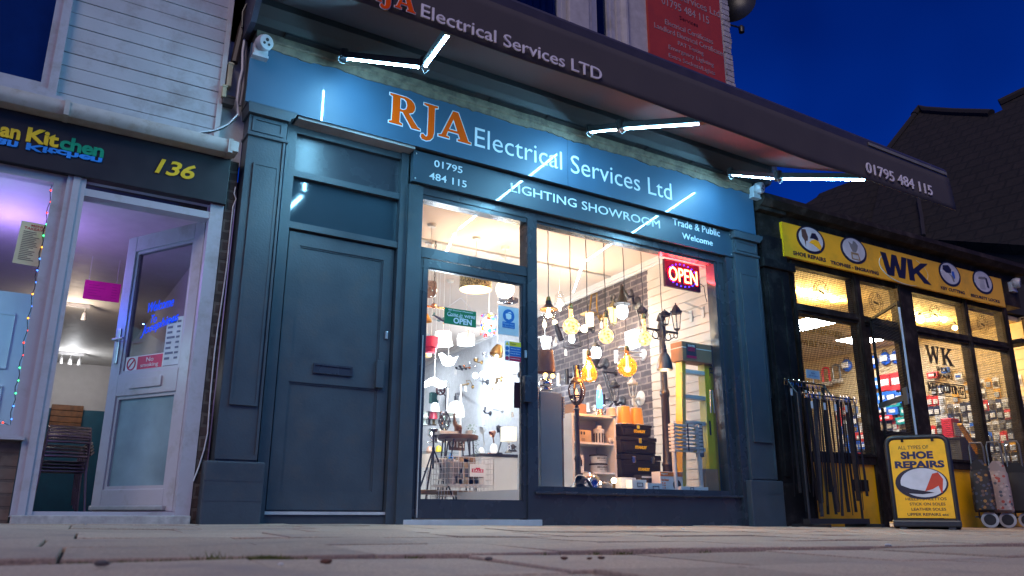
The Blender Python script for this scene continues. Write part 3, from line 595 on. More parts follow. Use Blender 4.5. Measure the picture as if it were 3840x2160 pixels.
g = G(); word(g, 'LIGHTING SHOWROOM', (a.x, b.z+.002), (b.x, b.z+.085), -.0355, .0); g.build('lettering', M_letter, lb)
a, b = P(RA(1385, 125), -.035), P(RA(1810, 212), -.035); g = G(); word(g, 'Trade & Public', (a.x, b.z), (b.x, b.z+.075), -.0355, .004); g.build('lettering', M_letter, lb)
a, b = P(RA(1470, 235), -.035), P(RA(1745, 295), -.035); g = G(); word(g, 'Welcome', (a.x, b.z), (b.x, b.z+.062), -.0355, .004); g.build('lettering', M_letter, lb)
rs = thing('wall_banner', 'tall red services banner on the white upper wall', 'sign', (5.7, .08, 4.2))
g = G(); g.box((5.22, .07, 4.05), (6.37, .1, 7.0)); rb = g.build('board', mat('red_board', (.46, .05, .03), .5, var=.1, scale=5, dirt=(.38, .05, .035)), rs)
M_faded = mat('faded_white_vinyl', (.42, .30, .31), .6)
for body, c0, c1, hh in (('Electrical Services Ltd', RU(1490, 8), RU(2068, 140), .10), ('01795 484 115', RU(1618, 45), RU(1985, 190), .10), ('Services', RU(1758, 180), RU(1898, 212), .05), ('Electrical Certificates', RU(1645, 205), RU(2015, 345), .068), ('Landlord Electrical Certificates', RU(1562, 235), RU(2103, 440), .068), ('PAT Testing', RU(1745, 367), RU(1942, 440), .068), ('Emergency Lighting', RU(1672, 400), RU(2022, 530), .068), ('Extra Sockets/Lights', RU(1674, 470), RU(2032, 595), .068), ('Consumer Unit Replacement', RU(1595, 505), RU(2115, 690), .068), ('Full or Part Rewire', RU(1695, 605), RU(2030, 715), .068)):
    a, b = P(c0, .07), P(c1, .07); zz = b.z
    g = G(); word(g, body, (a.x, zz), (b.x, zz+hh), .0695, .0); g.build('lettering', mat('dark_red_vinyl', (.12, .01, .01), .5) if body == 'Services' else M_faded, rb)
# bullet cameras / sensors on white boxes at both ends of the fascia
def camera_box(lab, c, s, turn):
    t = thing('security_camera', lab, 'camera', c); c = Vector(c)
    g = G(); g.box(c+Vector((-.055, -.06, -.075))*s, c+Vector((.055, .0, .05))*s, bev=.006); g.box(c+Vector((-.06, -.065, -.08))*s, c+Vector((.06, .0, -.06))*s); bx_ = g.build('junction_box', M_upvc, t)
    g = G(); M = Matrix.Translation(c+Vector((turn*.01, -.075, .03))*s) @ Matrix.Rotation(turn*.6, 4, 'Z') @ Matrix.Rotation(math.radians(98), 4, 'X')
    g.lathe([(0, -.05), (.035*s, -.045*s), (.06*s, -.02*s), (.066*s, .02*s), (.058*s, .055*s), (.05*s, .058*s), (0, .056*s)], (0, 0, 0), 20, M); dm = g.build('dome', M_upvc, t, True)
    for dx, dz, r in ((0, .018, .014), (-.02, -.016, .011), (.02, -.016, .011)):
        g = G(); g.lathe([(0, .057*s), (r*s, .0575*s), (r*s, .061*s), (0, .061*s)], (dx*s, dz*s, 0), 10, M); g.build('lens', M_black, dm)
    return t
camera_box('white dome camera on a box above the left end of the fascia', P(RL(235, 620), -.1), .95, .5)
camera_box('white dome camera on a box at the right end of the fascia', P(RS(195, 1165), -.1), 1.0, .5)
# satellite dish at the gable
t = thing('satellite_dish', 'black satellite dish beyond the white upper wall end', 'satellite dish', P(RS(95, 20), .5))
c = P(RS(85, 20), .55); g = G(); M = Matrix.Translation(c) @ Matrix.Rotation(math.radians(-60), 4, 'Z') @ Matrix.Rotation(math.radians(80), 4, 'X')
g.lathe([(0, .05), (.1, .04), (.2, 0), (.27, -.05), (.272, -.045), (.2, .01), (.1, .055), (0, .065)], (0, 0, 0), 28, M); g.build('dish', M_black, t, True)
c2 = P(RS(130, 180), .35); g = G(); g.tube([(6.52, .45, c2.z+.03), c2+Vector((-.05, 0, .02)), c2], .012); g.lathe([(0, -.05), (.035, -.04), (.04, .03), (.02, .06), (0, .06)], c2, 12); g.build('feed_arm', M_black, t, True)
cable('cable', 'dark cable down the wall behind the right end of the fascia', [(6.47, -.05, 3.42), (6.5, -.06, 3.2), (6.49, -.05, 2.9), (6.51, -.06, 2.4), (6.53, -.05, 1.2)], .008, M_black)
# ================================================================== AWNING
aw = thing('awning', 'dark grey folding-arm awning with LED strips on its arms', 'awning', (3.85, 0, 3.5))
M_awm = mat('awning_metal', (.018, .017, .02), .5, var=.2, scale=6)
AX0, AX1 = 1.03, 6.62; YF, ZF = -2.05, 2.945
def fabz(y): return 3.74+(ZF-3.74)*((-.22-y)/(-.22-YF))
g = G(); prof = [(.06, 3.54), (-.10, 3.53), (-.16, 3.555), (-.2, 3.60), (-.27, 3.66), (-.28, 3.78), (-.24, 3.86), (-.1, 3.90), (.09, 3.90), (.09, 3.54)]
MY = Matrix(((0, 1, 0, 0), (1, 0, 0, 0), (0, 0, 1, 0), (0, 0, 0, 1)))
g.prism(prof, AX0+.04, AX1-.02, MY); 
for i in range(9): xx = 1.3+i*.6; g.box((xx, -.175, 3.528), (xx+.45, -.115, 3.545))
g.build('cassette', M_awm, aw)
for x in (AX0, AX1-.02):
    g = G(); g.prism([(.09, 3.50), (-.2, 3.53), (-.31, 3.66), (-.31, 3.82), (-.2, 3.95), (.09, 3.97)], x, x+.04, MY); e = g.build('end_plate', mat('awning_metal_blue', (.045, .045, .075), .4, var=.2), aw)
    for yy, zz in ((-.16, 3.62), (-.19, 3.74), (-.1, 3.85)): g = G(); g.ball((x+.02, yy, zz), .022, seg=10, rings=8); g.build('bolt', M_steel, e, True)
g = G(); n = 24; v = []; f = []
for i in range(n+1):
    y = -.22+(YF+.03+.22)*i/n; s = -.03*math.sin(math.pi*i/n)
    for j in range(41): v.append((AX0+.06+(AX1-AX0-.10)*j/40, y, fabz(y)+s+.004*math.sin(j*.8)*math.sin(math.pi*i/n)))
for i in range(n):
    for j in range(40): f.append((i*41+j, i*41+j+1, (i+1)*41+j+1, (i+1)*41+j))
g.raw(v, f); cf = g.build('canopy', mat('awning_fabric', (.062, .047, .053), .85, var=.06, scale=3, bump=.1, bscale=300), aw, True)
sm = cf.modifiers.new('thickness', 'SOLIDIFY'); sm.thickness = .003
g = G(); g.prism([(YF+.05, 2.90), (YF+.05, 2.955), (YF+.02, 2.985), (YF-.03, 2.985), (YF-.05, 2.955), (YF-.045, 2.90)], AX0, AX1, MY); fbm = g.build('front_bar', mat('awning_bar', (.06, .052, .056), .35, var=.15), aw)
g = G(); g.box((5.5, YF-.056, 2.915), (AX1-.01, YF-.05, 2.94)); g.build('bar_strip', mat('awning_strip', (.2, .2, .17), .5), fbm)
g = G(); n = 60; v = []; f = []
for i in range(n+1):
    x = AX0+.01+(AX1+.02-AX0)*i/n
    for k in range(7): v.append((x, YF-.045-.010*math.sin(x*2.1+k*.2)*k/6-.014*k/6, 2.90-.315*k/6+(.004*math.sin(x*5) if k == 6 else 0)))
for i in range(n):
    for k in range(6): f.append((i*7+k, i*7+k+1, i*7+8+k, i*7+7+k))
g.raw(v, f); va = g.build('valance', mat('valance_fabric', (.064, .056, .060), .85, var=.1, scale=4, bump=.15, bscale=260), aw, True)
sm = va.modifiers.new('thickness', 'SOLIDIFY'); sm.thickness = .003; sm.offset = -1
YV = YF-.074
g = G(); a, b = P(RU(-560, -40), YV), P(RU(1152, 606), YV); q0 = P(RL(2185, 205), YV)
word(g, 'Electrical Services LTD', (q0.x, 2.612), (b.x, 2.693), YV, .0, th=.004); g.build('lettering', mat('grey_vinyl', (.78, .75, .80), .6), va); g = G()
a, b = P(RS(888, 1050), YV), P(RS(1285, 1185), YV); word(g, '01795 484 115', (a.x, 2.642), (b.x, 2.732), YV, .0, th=.004); g.build('lettering', mat('grey_vinyl', (.78, .75, .80), .6), va)
pa0, pa1 = P(RL(1865, 85), YV), P(RL(2108, 183), YV); w = pa1.x-pa0.x
initials(va, YV, {'R': (pa0.x-w*1.55, 2.612, w*.92), 'J': (pa0.x-w*.66, 2.612, w), 'A': (pa0.x, 2.612, w)}, .125)
M_led = glow('led_cold_white', (.25, .67, 1.0), 430)
def arm(sh, el, tip, gap0=.04):
    sh, el, tip = map(Vector, (sh, el, tip)); g = G()
    for a, b, w in ((sh, el, .022), (el, tip, .02)):
        d = (b-a).normalized(); M = Matrix.Translation(a) @ d.to_track_quat('X', 'Z').to_matrix().to_4x4(); g.box((0, -w, -.018), ((b-a).length, w, .03), M, bev=.005)
    for q in (sh, el): g.lathe([(0, -.035), (.035, -.035), (.035, .045), (0, .045)], q, 14)
    g.lathe([(0, -.02), (.03, -.02), (.03, .03), (0, .03)], tip, 12); ar = g.build('folding_arm', M_awm, aw)
    for a, b, g0, g1 in ((sh, el, .06, .04), (el, tip, .05, .03)):
        d = (b-a).normalized(); M = Matrix.Translation(a) @ d.to_track_quat('X', 'Z').to_matrix().to_4x4(); g = G(); g.box((g0, -.0065, -.028), ((b-a).length-g1, .0065, -.019), M); g.build('led_strip', M_led, ar)
    g = G(); c = sh+Vector((-.02, -.02, -.05)); g.tube(arc(c, .034, -20, 300, 16, (1, 0, 0), (0, 0, 1)), .0022, 6); g.build('lead', mat('grey_lead', (.16, .16, .17), .5), ar); g = G(); g.tube([el+Vector((-.02, 0, -.03)), el+Vector((0, -.01, -.075)), el+Vector((.03, -.02, -.04))], .0022, 6); g.build('lead', mat('grey_lead', (.16, .16, .17)), ar)
arm(P(R3(607, 280), -.33), P(R3(1008, 325), -1.2), P(R3(1134, 150), -1.97))
arm(P(RU(1060, 1008), -.33), P(RU(1300, 980), -1.27), P(RU(1935, 936), -1.97))
arm(P(RS(65, 1043), -.33), P(RS(350, 1065), -1.33), P(RS(897, 1070), -1.97))
# ================================================================== INSIDE THE LIGHTING SHOP
def mpp(q): return (Vector(q)-CAMP).dot(FW)/2959.27
def PZ(p, z):
    d = ray(*p); return CAMP+d*((z-CAMP.z)/d.z)
M_ceil = mat('ceiling_paint', (.60, .50, .43), .8, var=.03, scale=2)
M_wallp = mat('grey_wallpaper', (.52, .54, .58), .7, var=.10, scale=16, bump=.05)
M_wood = mat('dark_wood', (.10, .05, .028), .5, var=.4, scale=14)
M_dark = mat('dark_lamp_metal', (.022, .021, .024), .38, var=.25, scale=12)
M_brass = mat('aged_brass', (.32, .20, .07), .3, 1, var=.15)
M_copper = mat('copper', (.55, .24, .13), .25, 1, var=.1)
M_wlamp = mat('white_lamp_metal', (.62, .62, .6), .35, var=.05)
M_card = mat('cardboard', (.26, .15, .075), .75, var=.12, scale=10, bump=.08)
M_shelf = mat('white_melamine', (.72, .70, .68), .35, var=.02)
M_wrap = glass('plastic_wrap', (.86, .87, .88), 1.7, .12, .10, (.6, .6, .6))
M_clear = glass('clear_glass', (.95, .95, .94), 1.45)
M_amber = glass('amber_glass', (1.0, .60, .22), 1.6, .02, .045, (1.0, .55, .14))
M_yelp = mat('yellow_fibreglass', (.62, .44, .008), .4, var=.06)
M_chr2 = mat('satin_chrome', (.62, .61, .60), .38, .55)
FIL = glow('warm_filament', (1.0, .62, .2), 55); LITW = glow('lit_warm_glass', (1.0, .80, .50), 7); LITC = glow('lit_cool_glass', (.88, .94, 1.0), 9); LITA = glow('lit_amber_glass', (1.0, .60, .20), 5)
WARM, AMB, COOL = (1.0, .74, .46), (1.0, .55, .2), (.78, .88, 1.0)
def mottled():
    if 'mottled_bulb' in MATS: return MATS['mottled_bulb']
    m, n, l = nodes('mottled_bulb'); b = n['Principled BSDF']; t = n.new('ShaderNodeTexCoord'); v = n.new('ShaderNodeTexVoronoi'); v.inputs['Scale'].default_value = 38
    l.new(t.outputs['Object'], v.inputs['Vector']); r = n.new('ShaderNodeValToRGB'); l.new(v.outputs['Distance'], r.inputs[0])
    r.color_ramp.elements[0].color = (.50, .15, .015, 1); r.color_ramp.elements[1].color = (1, .72, .30, 1); r.color_ramp.elements[0].position = .15; r.color_ramp.elements[1].position = .65
    b.inputs['Base Color'].default_value = (.4, .15, .04, 1); b.inputs['Roughness'].default_value = .1; l.new(r.outputs[0], b.inputs['Emission Color']); b.inputs['Emission Strength'].default_value = 2.6; MATS['mottled_bulb'] = m; return m
# room shell
YB = 10.2
g = G(); g.box((2.45, .16, -.06), (7.2, YB, .02)); g.build('floor', mat('shop_floor', (.22, .20, .19), .3, var=.1), shop)
g = G(); g.box((2.45, .16, 2.95), (7.2, YB, 3.05)); g.box((2.45, .16, 2.585), (6.1, .2, 2.95)); g.build('ceiling', M_ceil, shop)
g = G(); g.box((2.47, .16, .02), (2.55, YB, 2.95)); g.box((2.55, YB-.1, .02), (7.2, YB, 2.95)); g.build('inner_wall', M_wallp, shop)
def wallbox(g, y0, y1, z0, z1, o0, o1):
    a = [Vector((shopwall_x(y), y, 0))+WN*o for y in (y0, y1) for o in (o0, o1)]
    vs = [(p.x, p.y, z) for p in a for z in (z0, z1)]
    g.raw(vs, [(0,1,3,2),(4,6,7,5),(0,4,5,1),(2,3,7,6),(0,2,6,4),(1,5,7,3)]); return g
g = G(); wallbox(g, .16, YB, .0, 2.95, -.08, 0); g.build('side_wall', M_wallp, shop)
g = G(); wallbox(g, 1.28, 4.45, .02, 2.855, 0, .006); 
g.build('brick_wallpaper', brickmat('brick_wallpaper', (.058, .044, .050), (.105, .083, .090), (.20, .165, .155), .24, .075, .011, axes='yz', bump=.15, rough=.6, var=.45), shop)
g = G(); zz = .1
while zz < 2.80: wallbox(g, .17, 1.28, zz+.006, zz+.094, .0, .018); zz += .1
wallbox(g, .17, 1.28, .02, 2.9, .0, .004); g.build('slatwall', mat('slatwall_cream', (.60, .54, .46), .45, var=.03, scale=2), shop)
g = G(); wallbox(g, .17, YB-.1, 2.86, 2.945, .0, .03); wallbox(g, .17, YB-.1, 2.885, 2.948, .03, .06); g.build('coving', M_shelf, shop)
g = G(); g.box((3.66, .16, .02), (6.0, 1.35, .245)); g.build('display_platform', M_shelf, shop)
# pendant rail row behind the display window
def cordto(a, b, n=8, sag=.004): return [Vector(a).lerp(Vector(b), i/n)+Vector((math.sin(i*2.3)*sag, 0, 0)) for i in range(n+1)]
YP = .24
def pendant(lab, head, top, bottom, r_px, kind, Y=YP, power=5, col=AMB, scale=RA, sc=2.4153):
    c_top = P(scale(*top), Y); c_bot = P(scale(*bottom), Y); h = P(scale(*head), Y); k = mpp(c_top)/sc; r = r_px*k
    c_bot.x = c_top.x; H = c_top.z-c_bot.z
    t = thing('pendant_lamp', lab, 'pendant lamp', c_top, 'pendant lamps hanging behind the display window'); up = Vector((c_top.x+(h.x-c_top.x)*.0, Y, 2.93))
    g = G(); g.tube(cordto(up, c_top+Vector((0, 0, .0))), .0042, 6); g.lathe([(0, 2.91), (.045, 2.91), (.04, 2.95), (0, 2.95)], (up.x, Y, 0), 14); g.build('cord', M_brown if col == AMB else M_black, t)
    cap = H*.16
    g = G(); g.lathe([(0, .012), (.012, .01), (.020, 0), (.021, -cap*.4), (.024, -cap*.42), (.024, -cap), (0, -cap)], c_top, 14); g.build('lamp_holder', M_brass, t, True)
    z0 = -cap; hb = H-cap
    if kind == 'shade':
        g = G(); g.lathe([(.022, z0+.01), (.03, z0-.008), (r*.35, z0-.02), (r*.55, z0-.05), (r, z0-.075), (r*1.0, z0-.08), (r*.5, z0-.056), (.02, z0-.02)], c_top, 26); g.build('shade', M_brass if 0 else mat('bronze_metal', (.06, .04, .03), .35, .6), t, True)
        rb = r*.72; prof = [(.018, z0-.03)]+[(rb*math.sin(a), z0-.06-rb+rb*math.cos(a)) for a in [math.pi*(.2+.8*i/10) for i in range(11)]]
        g = G(); g.lathe(prof, c_top, 20); b = g.build('bulb', M_clear, t, True); fz0, fz1 = z0-.07, z0-.05-rb*1.2
    else:
        if kind == 'globe': prof = [(.018, z0), (.022, z0-.02)]+[(r*math.sin(a), -H+r+r*math.cos(a)) for a in [math.pi*(.12+.88*i/14) for i in range(15)]]
        elif kind == 'drop': prof = [(.018, z0), (r*.36, z0-hb*.18), (r*.68, z0-hb*.42), (r*.95, z0-hb*.62), (r, z0-hb*.74), (r*.9, z0-hb*.88), (r*.6, z0-hb*.97), (0, z0-hb)]
        else: prof = [(.018, z0), (.020, (z0-H+2*r)*.55+z0*.45), (r*.30, -H+2*r+.002)]+[(r*math.sin(a), -H+r+r*math.cos(a)) for a in [math.pi*(.16+.84*i/12) for i in range(13)]]
        g = G(); g.lathe(prof, c_top, 22 if kind != 'mottled' else 13, rib=0); b = g.build('bulb', mottled() if kind == 'mottled' else M_amber, t, kind != 'mottled'); fz0, fz1 = z0-hb*.18, z0-hb*.8
    if kind != 'mottled':
        g = G()
        for j in range(5):
            a = j*1.257; rr = .010+.004*(j % 2); g.tube([c_top+Vector((rr*math.cos(a), rr*math.sin(a), fz0)), c_top+Vector((rr*1.2*math.cos(a), rr*1.2*math.sin(a), fz1))], .0022, 5)
        g.build('filament', FIL, b)
    point_light('lamp_light', c_top+Vector((0, 0, (fz0+fz1)/2)), power*5.5, col, .04, t); return t
pendant('bronze disc pendant with clear bulb, first of the window row by the glass door', (245, 150), (258, 765), (262, 968), 82, 'shade', power=5)
pendant('mottled amber pendant bulb with copper neck, second of the window row', (440, 185), (460, 828), (466, 1100), 76, 'mottled', power=7)
pendant('large clear teardrop filament bulb hanging lowest of the window row', (587, 210), (620, 1250), (628, 1528), 76, 'drop', power=8)
pendant('mottled amber pendant bulb before the middle of the brick wallpaper', (750, 250), (775, 905), (788, 1180), 68, 'mottled', power=7)
pendant('round amber glass globe pendant with long filament', (922, 285), (965, 1205), (975, 1480), 89, 'globe', power=8)
pendant('mottled amber bulb with silver cap in front of the three-headed lamp post', (1085, 320), (1118, 915), (1132, 1200), 66, 'mottled', power=7)
# grey dome pendant at the end of the row
YD = .17; c = P(RA(1300, 1180), YD); b = P(RA(1305, 1418), YD); k = mpp(c)/2.4153; r = 72*k; H = c.z-b.z
t = thing('pendant_lamp', 'grey metal dome pendant lit underneath, before the slatted wall', 'pendant lamp', c, 'pendant lamps hanging behind the display window')
g = G(); g.tube(cordto((c.x, YD, 2.93), c), .0042, 6); g.build('cord', M_black, t)
g = G(); g.lathe([(0, 0), (.018, 0), (.018, -H*.2), (.03, -H*.22), (.03, -H*.4), (0, -H*.4)], c, 14); g.tube(arc(c+Vector((0, 0, -H*.12)), .028, 0, 360, 14, (1, 0, 0), (0, 0, 1))[:-1], .005, 6, True); g.build('lamp_holder', M_dark, t, True)
g = G(); g.lathe([(.03, -H*.36), (.045, -H*.42), (r*.8, -H*.58), (r*.97, -H*.8), (r*1.02, -H), (r*.98, -H), (r*.9, -H*.8), (r*.7, -H*.6), (.02, -H*.45)], c, 28); sh = g.build('shade', mat('pewter', (.11, .10, .09), .3, .7), t, True)
g = G(); g.ball(c+Vector((0, 0, -H*.86)), r*.42); g.build('bulb', LITW, sh, True); point_light('lamp_light', c+Vector((0, 0, -H*1.05)), 4, WARM, .05, t)
# ---- lanterns
def lantern(t, c, h, w, m, n=4, lit=None, top=.34, hang=False):
    """tapered glass lantern, c = bottom centre, h height, w widest half width"""
    c = Vector(c); rot = Matrix.Translation(c) @ Matrix.Rotation(math.pi/n+.35, 4, 'Z')
    zc = h*(1-top)
    g = G(); g.lathe([(0, zc-.004), (w*1.22, zc-.004), (w*1.25, zc+.012), (w*.95, zc+h*.05), (w*.62, zc+h*.17), (w*.4, zc+h*.21), (w*.36, zc+h*.24), (w*.13, zc+h*.26), (w*.10, zc+h*.29), (w*.16, zc+h*.31), (0, h)], (0, 0, 0), n, rot); roof = g.build('roof', m, t)
    g = G()
    for j in range(n):
        a = 2*math.pi*j/n; u = Vector((math.cos(a), math.sin(a), 0)); g.tube([rot @ (u*w*.56+Vector((0, 0, h*.10))), rot @ (u*w+Vector((0, 0, zc)))], max(.004, w*.055), 5)
    g.lathe([(w*.62, h*.095), (w*.62, h*.115), (0, h*.115)], (0, 0, 0), n, rot); g.lathe([(0, 0), (w*.14, .0), (w*.16, h*.04), (w*.4, h*.06), (w*.6, h*.10), (0, h*.10)], (0, 0, 0), n, rot); g.lathe([(w*1.02, zc-.012), (w*1.04, zc-.004), (w*.9, zc-.004)], (0, 0, 0), n, rot); g.build('cage', m, t)
    g = G(); g.lathe([(w*.5, h*.115), (w*.9, zc-.006)], (0, 0, 0), n, rot); gl = g.build('glass', lit or M_clear, t)
    if not lit: g = G(); g.lathe([(0, h*.11), (w*.18, h*.12), (w*.18, h*.32), (w*.1, h*.34), (0, h*.34)], c, 10); g.build('bulb', M_wlamp, gl, True)
def wallplate(t, q, r, m, th=.03):
    M = Matrix.Translation(q) @ WN.to_track_quat('Z', 'Y').to_matrix().to_4x4(); g = G(); g.lathe([(0, -.002), (r, -.002), (r, th*.4), (r*.6, th), (0, th)], (0, 0, 0), 18, M); return g.build('wall_plate', m, t, True)
WLG = 'wall lights on the brick wallpaper'
def wlamp(lab, p, off, px, sc=2.4153):
    q = WL(p, off); t = thing('wall_light', lab, 'wall light', q, WLG); return t, q, mpp(q)/sc
# swan-neck lamp, dark
t, q, k = wlamp('dark swan-neck wall light with cone top and bright glass', RA(925, 880), .42, 0)
wp = WL(RA(1062, 815)); top = WL(RA(965, 655), .3)
g = G(); g.tube([wp+WN*.02, wp+WN*.06+Vector((0, 0, -.02)), wp+WN*.08+Vector((0, 0, .16))]+arc(Vector(((wp.x+q.x)/2-.02, (wp.y+q.y)/2, wp.z+.20)), .0, 0, 1, 1, (1, 0, 0), (0, 0, 1))[:0]+[wp+(q-wp)*.25+Vector((0, 0, top.z-wp.z-.02)), wp+(q-wp)*.6+Vector((0, 0, top.z-wp.z)), Vector((q.x, q.y, q.z+.30)), Vector((q.x, q.y, q.z+.22))], .017, 10); g.build('arm', M_dark, t, True); wallplate(t, wp, .085, M_dark)
g = G(); g.lathe([(0, 68*k+.1), (.025, 68*k+.1), (22*k, 60*k+.06), (50*k, 15*k+.03), (60*k, -2*k+.03), (76*k, -8*k+.03), (76*k, -12*k+.03), (40*k, .02), (0, .02)], q+Vector((0, 0, .06)), 26); g.build('shade', M_dark, t, True)
g = G(); g.lathe([(46*k, .05), (54*k, -.0), (46*k, -.07), (20*k, -.1), (0, -.1)], q, 20); g.build('glass', LITC, t, True); point_light('lamp_light', q+Vector((-.05, 0, -.16)), 5, COOL, .06, t)
# hexagonal lit lantern with scroll
t, q, k = wlamp('hexagonal lantern glowing yellow with a scroll hook on the brick wallpaper', RA(850, 1020), .25, 0)
lantern(t, q, 240*k, 50*k, mat('aged_gold', (.25, .2, .1), .4, .6), 6, LITA); wp = WL(RA(885, 830)); wallplate(t, wp, .06, M_dark)
g = G(); g.tube([wp, wp+WN*.1+Vector((0, 0, .08))]+arc(q+Vector((0, 0, 265*k)), 28*k, -60, 250, 14, (0, 1, 0), (0, 0, 1)), .012, 8); g.build('hook', M_dark, t, True); point_light('lamp_light', q+Vector((-.12, 0, 90*k)), 13, WARM, .05, t)
# wide-brim lamp
t, q, k = wlamp('wide brass brimmed wall light glowing yellow on a curved arm', RA(632, 965), .32, 0)
g = G(); g.lathe([(0, 78*k), (20*k, 76*k), (60*k, 64*k), (88*k, 56*k), (88*k, 52*k), (0, 60*k)], q, 26); g.build('brim', M_brass, t, True)
g = G(); g.lathe([(0, 56*k), (36*k, 56*k), (34*k, -56*k), (0, -56*k)], q, 18); g.build('glass', LITW, t, True); wp = WL(RA(738, 950))
g = G(); g.tube([wp, wp+WN*.05, wp+WN*.07+Vector((0, 0, .18)), wp+(q-wp)*.35+Vector((0, 0, .34)), wp+(q-wp)*.8+Vector((0, 0, .32)), q+Vector((0, 0, 78*k))], .011, 8); g.build('arm', M_brass, t, True); wallplate(t, wp, .05, M_brass); point_light('lamp_light', q+Vector((-.13, 0, -.05)), 15, WARM, .06, t)
# small lit globe
t, q, k = wlamp('small round lit wall globe left of the wide-brimmed light', RA(583, 1045), .14, 0)
g = G(); g.ball(q, 36*k); g.build('glass', LITW, t, True); wallplate(t, q-WN*.14, .05, M_dark); g = G(); g.tube([q-WN*.14, q-WN*.04], .012); g.build('arm', M_dark, t)
# candle sconce
t, q, k = wlamp('lit candle bulb on a thin curved chrome sconce arm near the window mullion', RA(222, 1000), .2, 0)
g = G(); g.lathe([(0, -38*k), (16*k, -30*k), (20*k, -5*k), (8*k, 30*k), (0, 44*k)], q, 12); g.build('bulb', LITW, t, True); wp = WL(RA(140, 1130))
g = G(); g.tube([wp, wp+WN*.08+Vector((0, 0, -.03)), q+Vector((.02, .02, -.16)), q+Vector((0, 0, -36*k))], .006, 6); g.build('arm', M_chr2, t, True); wallplate(t, wp, .04, M_chr2); point_light('lamp_light', q+WN*.08, 5, WARM, .03, t)
# cube frame lantern
t, q, k = wlamp('black open cube frame lantern with a bright bulb on the brick wallpaper', RA(470, 1210), .22, 0)
g = G(); w0, w1, h = 60*k, 44*k, 125*k
A = [Vector((s*w0, u*w0, 0)) for s, u in ((-1,-1),(1,-1),(1,1),(-1,1))]; B = [Vector((s*w1, u*w1, h)) for s, u in ((-1,-1),(1,-1),(1,1),(-1,1))]
for i in range(4):
    g.tube([q+A[i], q+A[(i+1) % 4]], .006, 5); g.tube([q+B[i], q+B[(i+1) % 4]], .006, 5); g.tube([q+A[i], q+B[i]], .006, 5)
g.tube([q+Vector((0, 0, h)), q+Vector((0, 0, h+.03)), q-WN*.22+Vector((0, 0, h+.03))], .008); g.build('frame', M_dark, t)
g = G(); g.lathe([(0, h), (24*k, h*.95), (30*k, h*.5), (16*k, h*.3), (0, h*.28)], q, 14); g.build('bulb', LITC, t, True); point_light('lamp_light', q+WN*.1+Vector((0, 0, h*.4)), 2, COOL, .05, t)
# adjustable spots
t, q, k = wlamp('black adjustable spotlight pointing down the brick wallpaper', RA(330, 1030), .18, 0)
ax = (WL(RA(365, 1130), .1)-q).normalized(); M = Matrix.Translation(q) @ ax.to_track_quat('Z', 'Y').to_matrix().to_4x4(); g = G(); g.lathe([(0, -.06), (.03, -.06), (.04, .1), (.04, .2), (.036, .2), (.03, .1)], (0, 0, 0), 14, M); g.build('spot_head', M_dark, t, True)
g = G(); g.ball(q+ax*-.07, .036); g.build('bulb', LITW, t, True); wallplate(t, q-WN*.18, .05, M_dark); g = G(); g.tube([q-WN*.18, q], .01); g.build('arm', M_dark, t)
# uplight shade
t, q, k = wlamp('cream uplight shade shining bright white beside the mullion', RA(235, 1170), .16, 0)
g = G(); g.lathe([(30*k, -60*k), (52*k, 46*k), (50*k, 46*k), (28*k, -58*k)], q, 20); g.build('shade', LITC, t, True); wallplate(t, q-WN*.16, .05, M_chr2); point_light('lamp_light', q+Vector((-.06, -.06, .2)), 5, COOL, .06, t); g = G(); g.tube([q-WN*.16+Vector((0,0,-.04)), q+Vector((0,0,-.1))], .008); g.build('arm', M_chr2, t)
# bright square bulkhead
t, q, k = wlamp('bright white box wall light over the steel bracket lights', RA(1020, 1140), .05, 0)
g = G(); wallbox(g, q.y-.09, q.y+.09, q.z-.10, q.z+.10, .0, .09); g.build('diffuser', LITC, t); g = G(); wallbox(g, q.y-.1, q.y+.1, q.z-.11, q.z+.11, .0, .012); g.build('back_plate', M_chr2, t); point_light('lamp_light', q+WN*.14, 4, COOL, .08, t)
# dark globe lantern lit
t, q, k = wlamp('dark globe lantern with bright white glass and pointed roof', RA(688, 1325), .26, 0)
g = G(); g.lathe([(0, 200*k), (7*k, 195*k), (5*k, 180*k), (14*k, 172*k), (10*k, 160*k), (28*k, 140*k), (52*k, 118*k), (58*k, 108*k), (40*k, 108*k), (0, 110*k)], q, 20); g.build('roof', M_dark, t, True)
g = G(); g.lathe([(40*k, 108*k), (54*k, 70*k), (46*k, 30*k), (30*k, 8*k), (0, 6*k)], q, 18); g.build('glass', LITC, t, True)
g = G()
for j in range(8):
    a = j*math.pi/4; u = Vector((math.cos(a), math.sin(a), 0)); g.tube([q+u*42*k+Vector((0, 0, 110*k)), q+u*57*k+Vector((0, 0, 70*k)), q+u*48*k+Vector((0, 0, 30*k)), q+u*30*k], .006, 5)
g.lathe([(34*k, 6*k), (40*k, -4*k), (20*k, -40*k), (12*k, -60*k), (0, -62*k)], q, 14); g.build('cage', M_dark, t); wp = WL(RA(778, 1365)); wallplate(t, wp, .075, M_dark)
g = G(); g.tube([wp, wp+WN*.1+Vector((0, 0, -.06)), q+Vector((0, 0, -58*k))], .016, 8); g.build('arm', M_dark, t, True); point_light('lamp_light', q+WN*.16+Vector((0, 0, 70*k)), 5, COOL, .06, t)
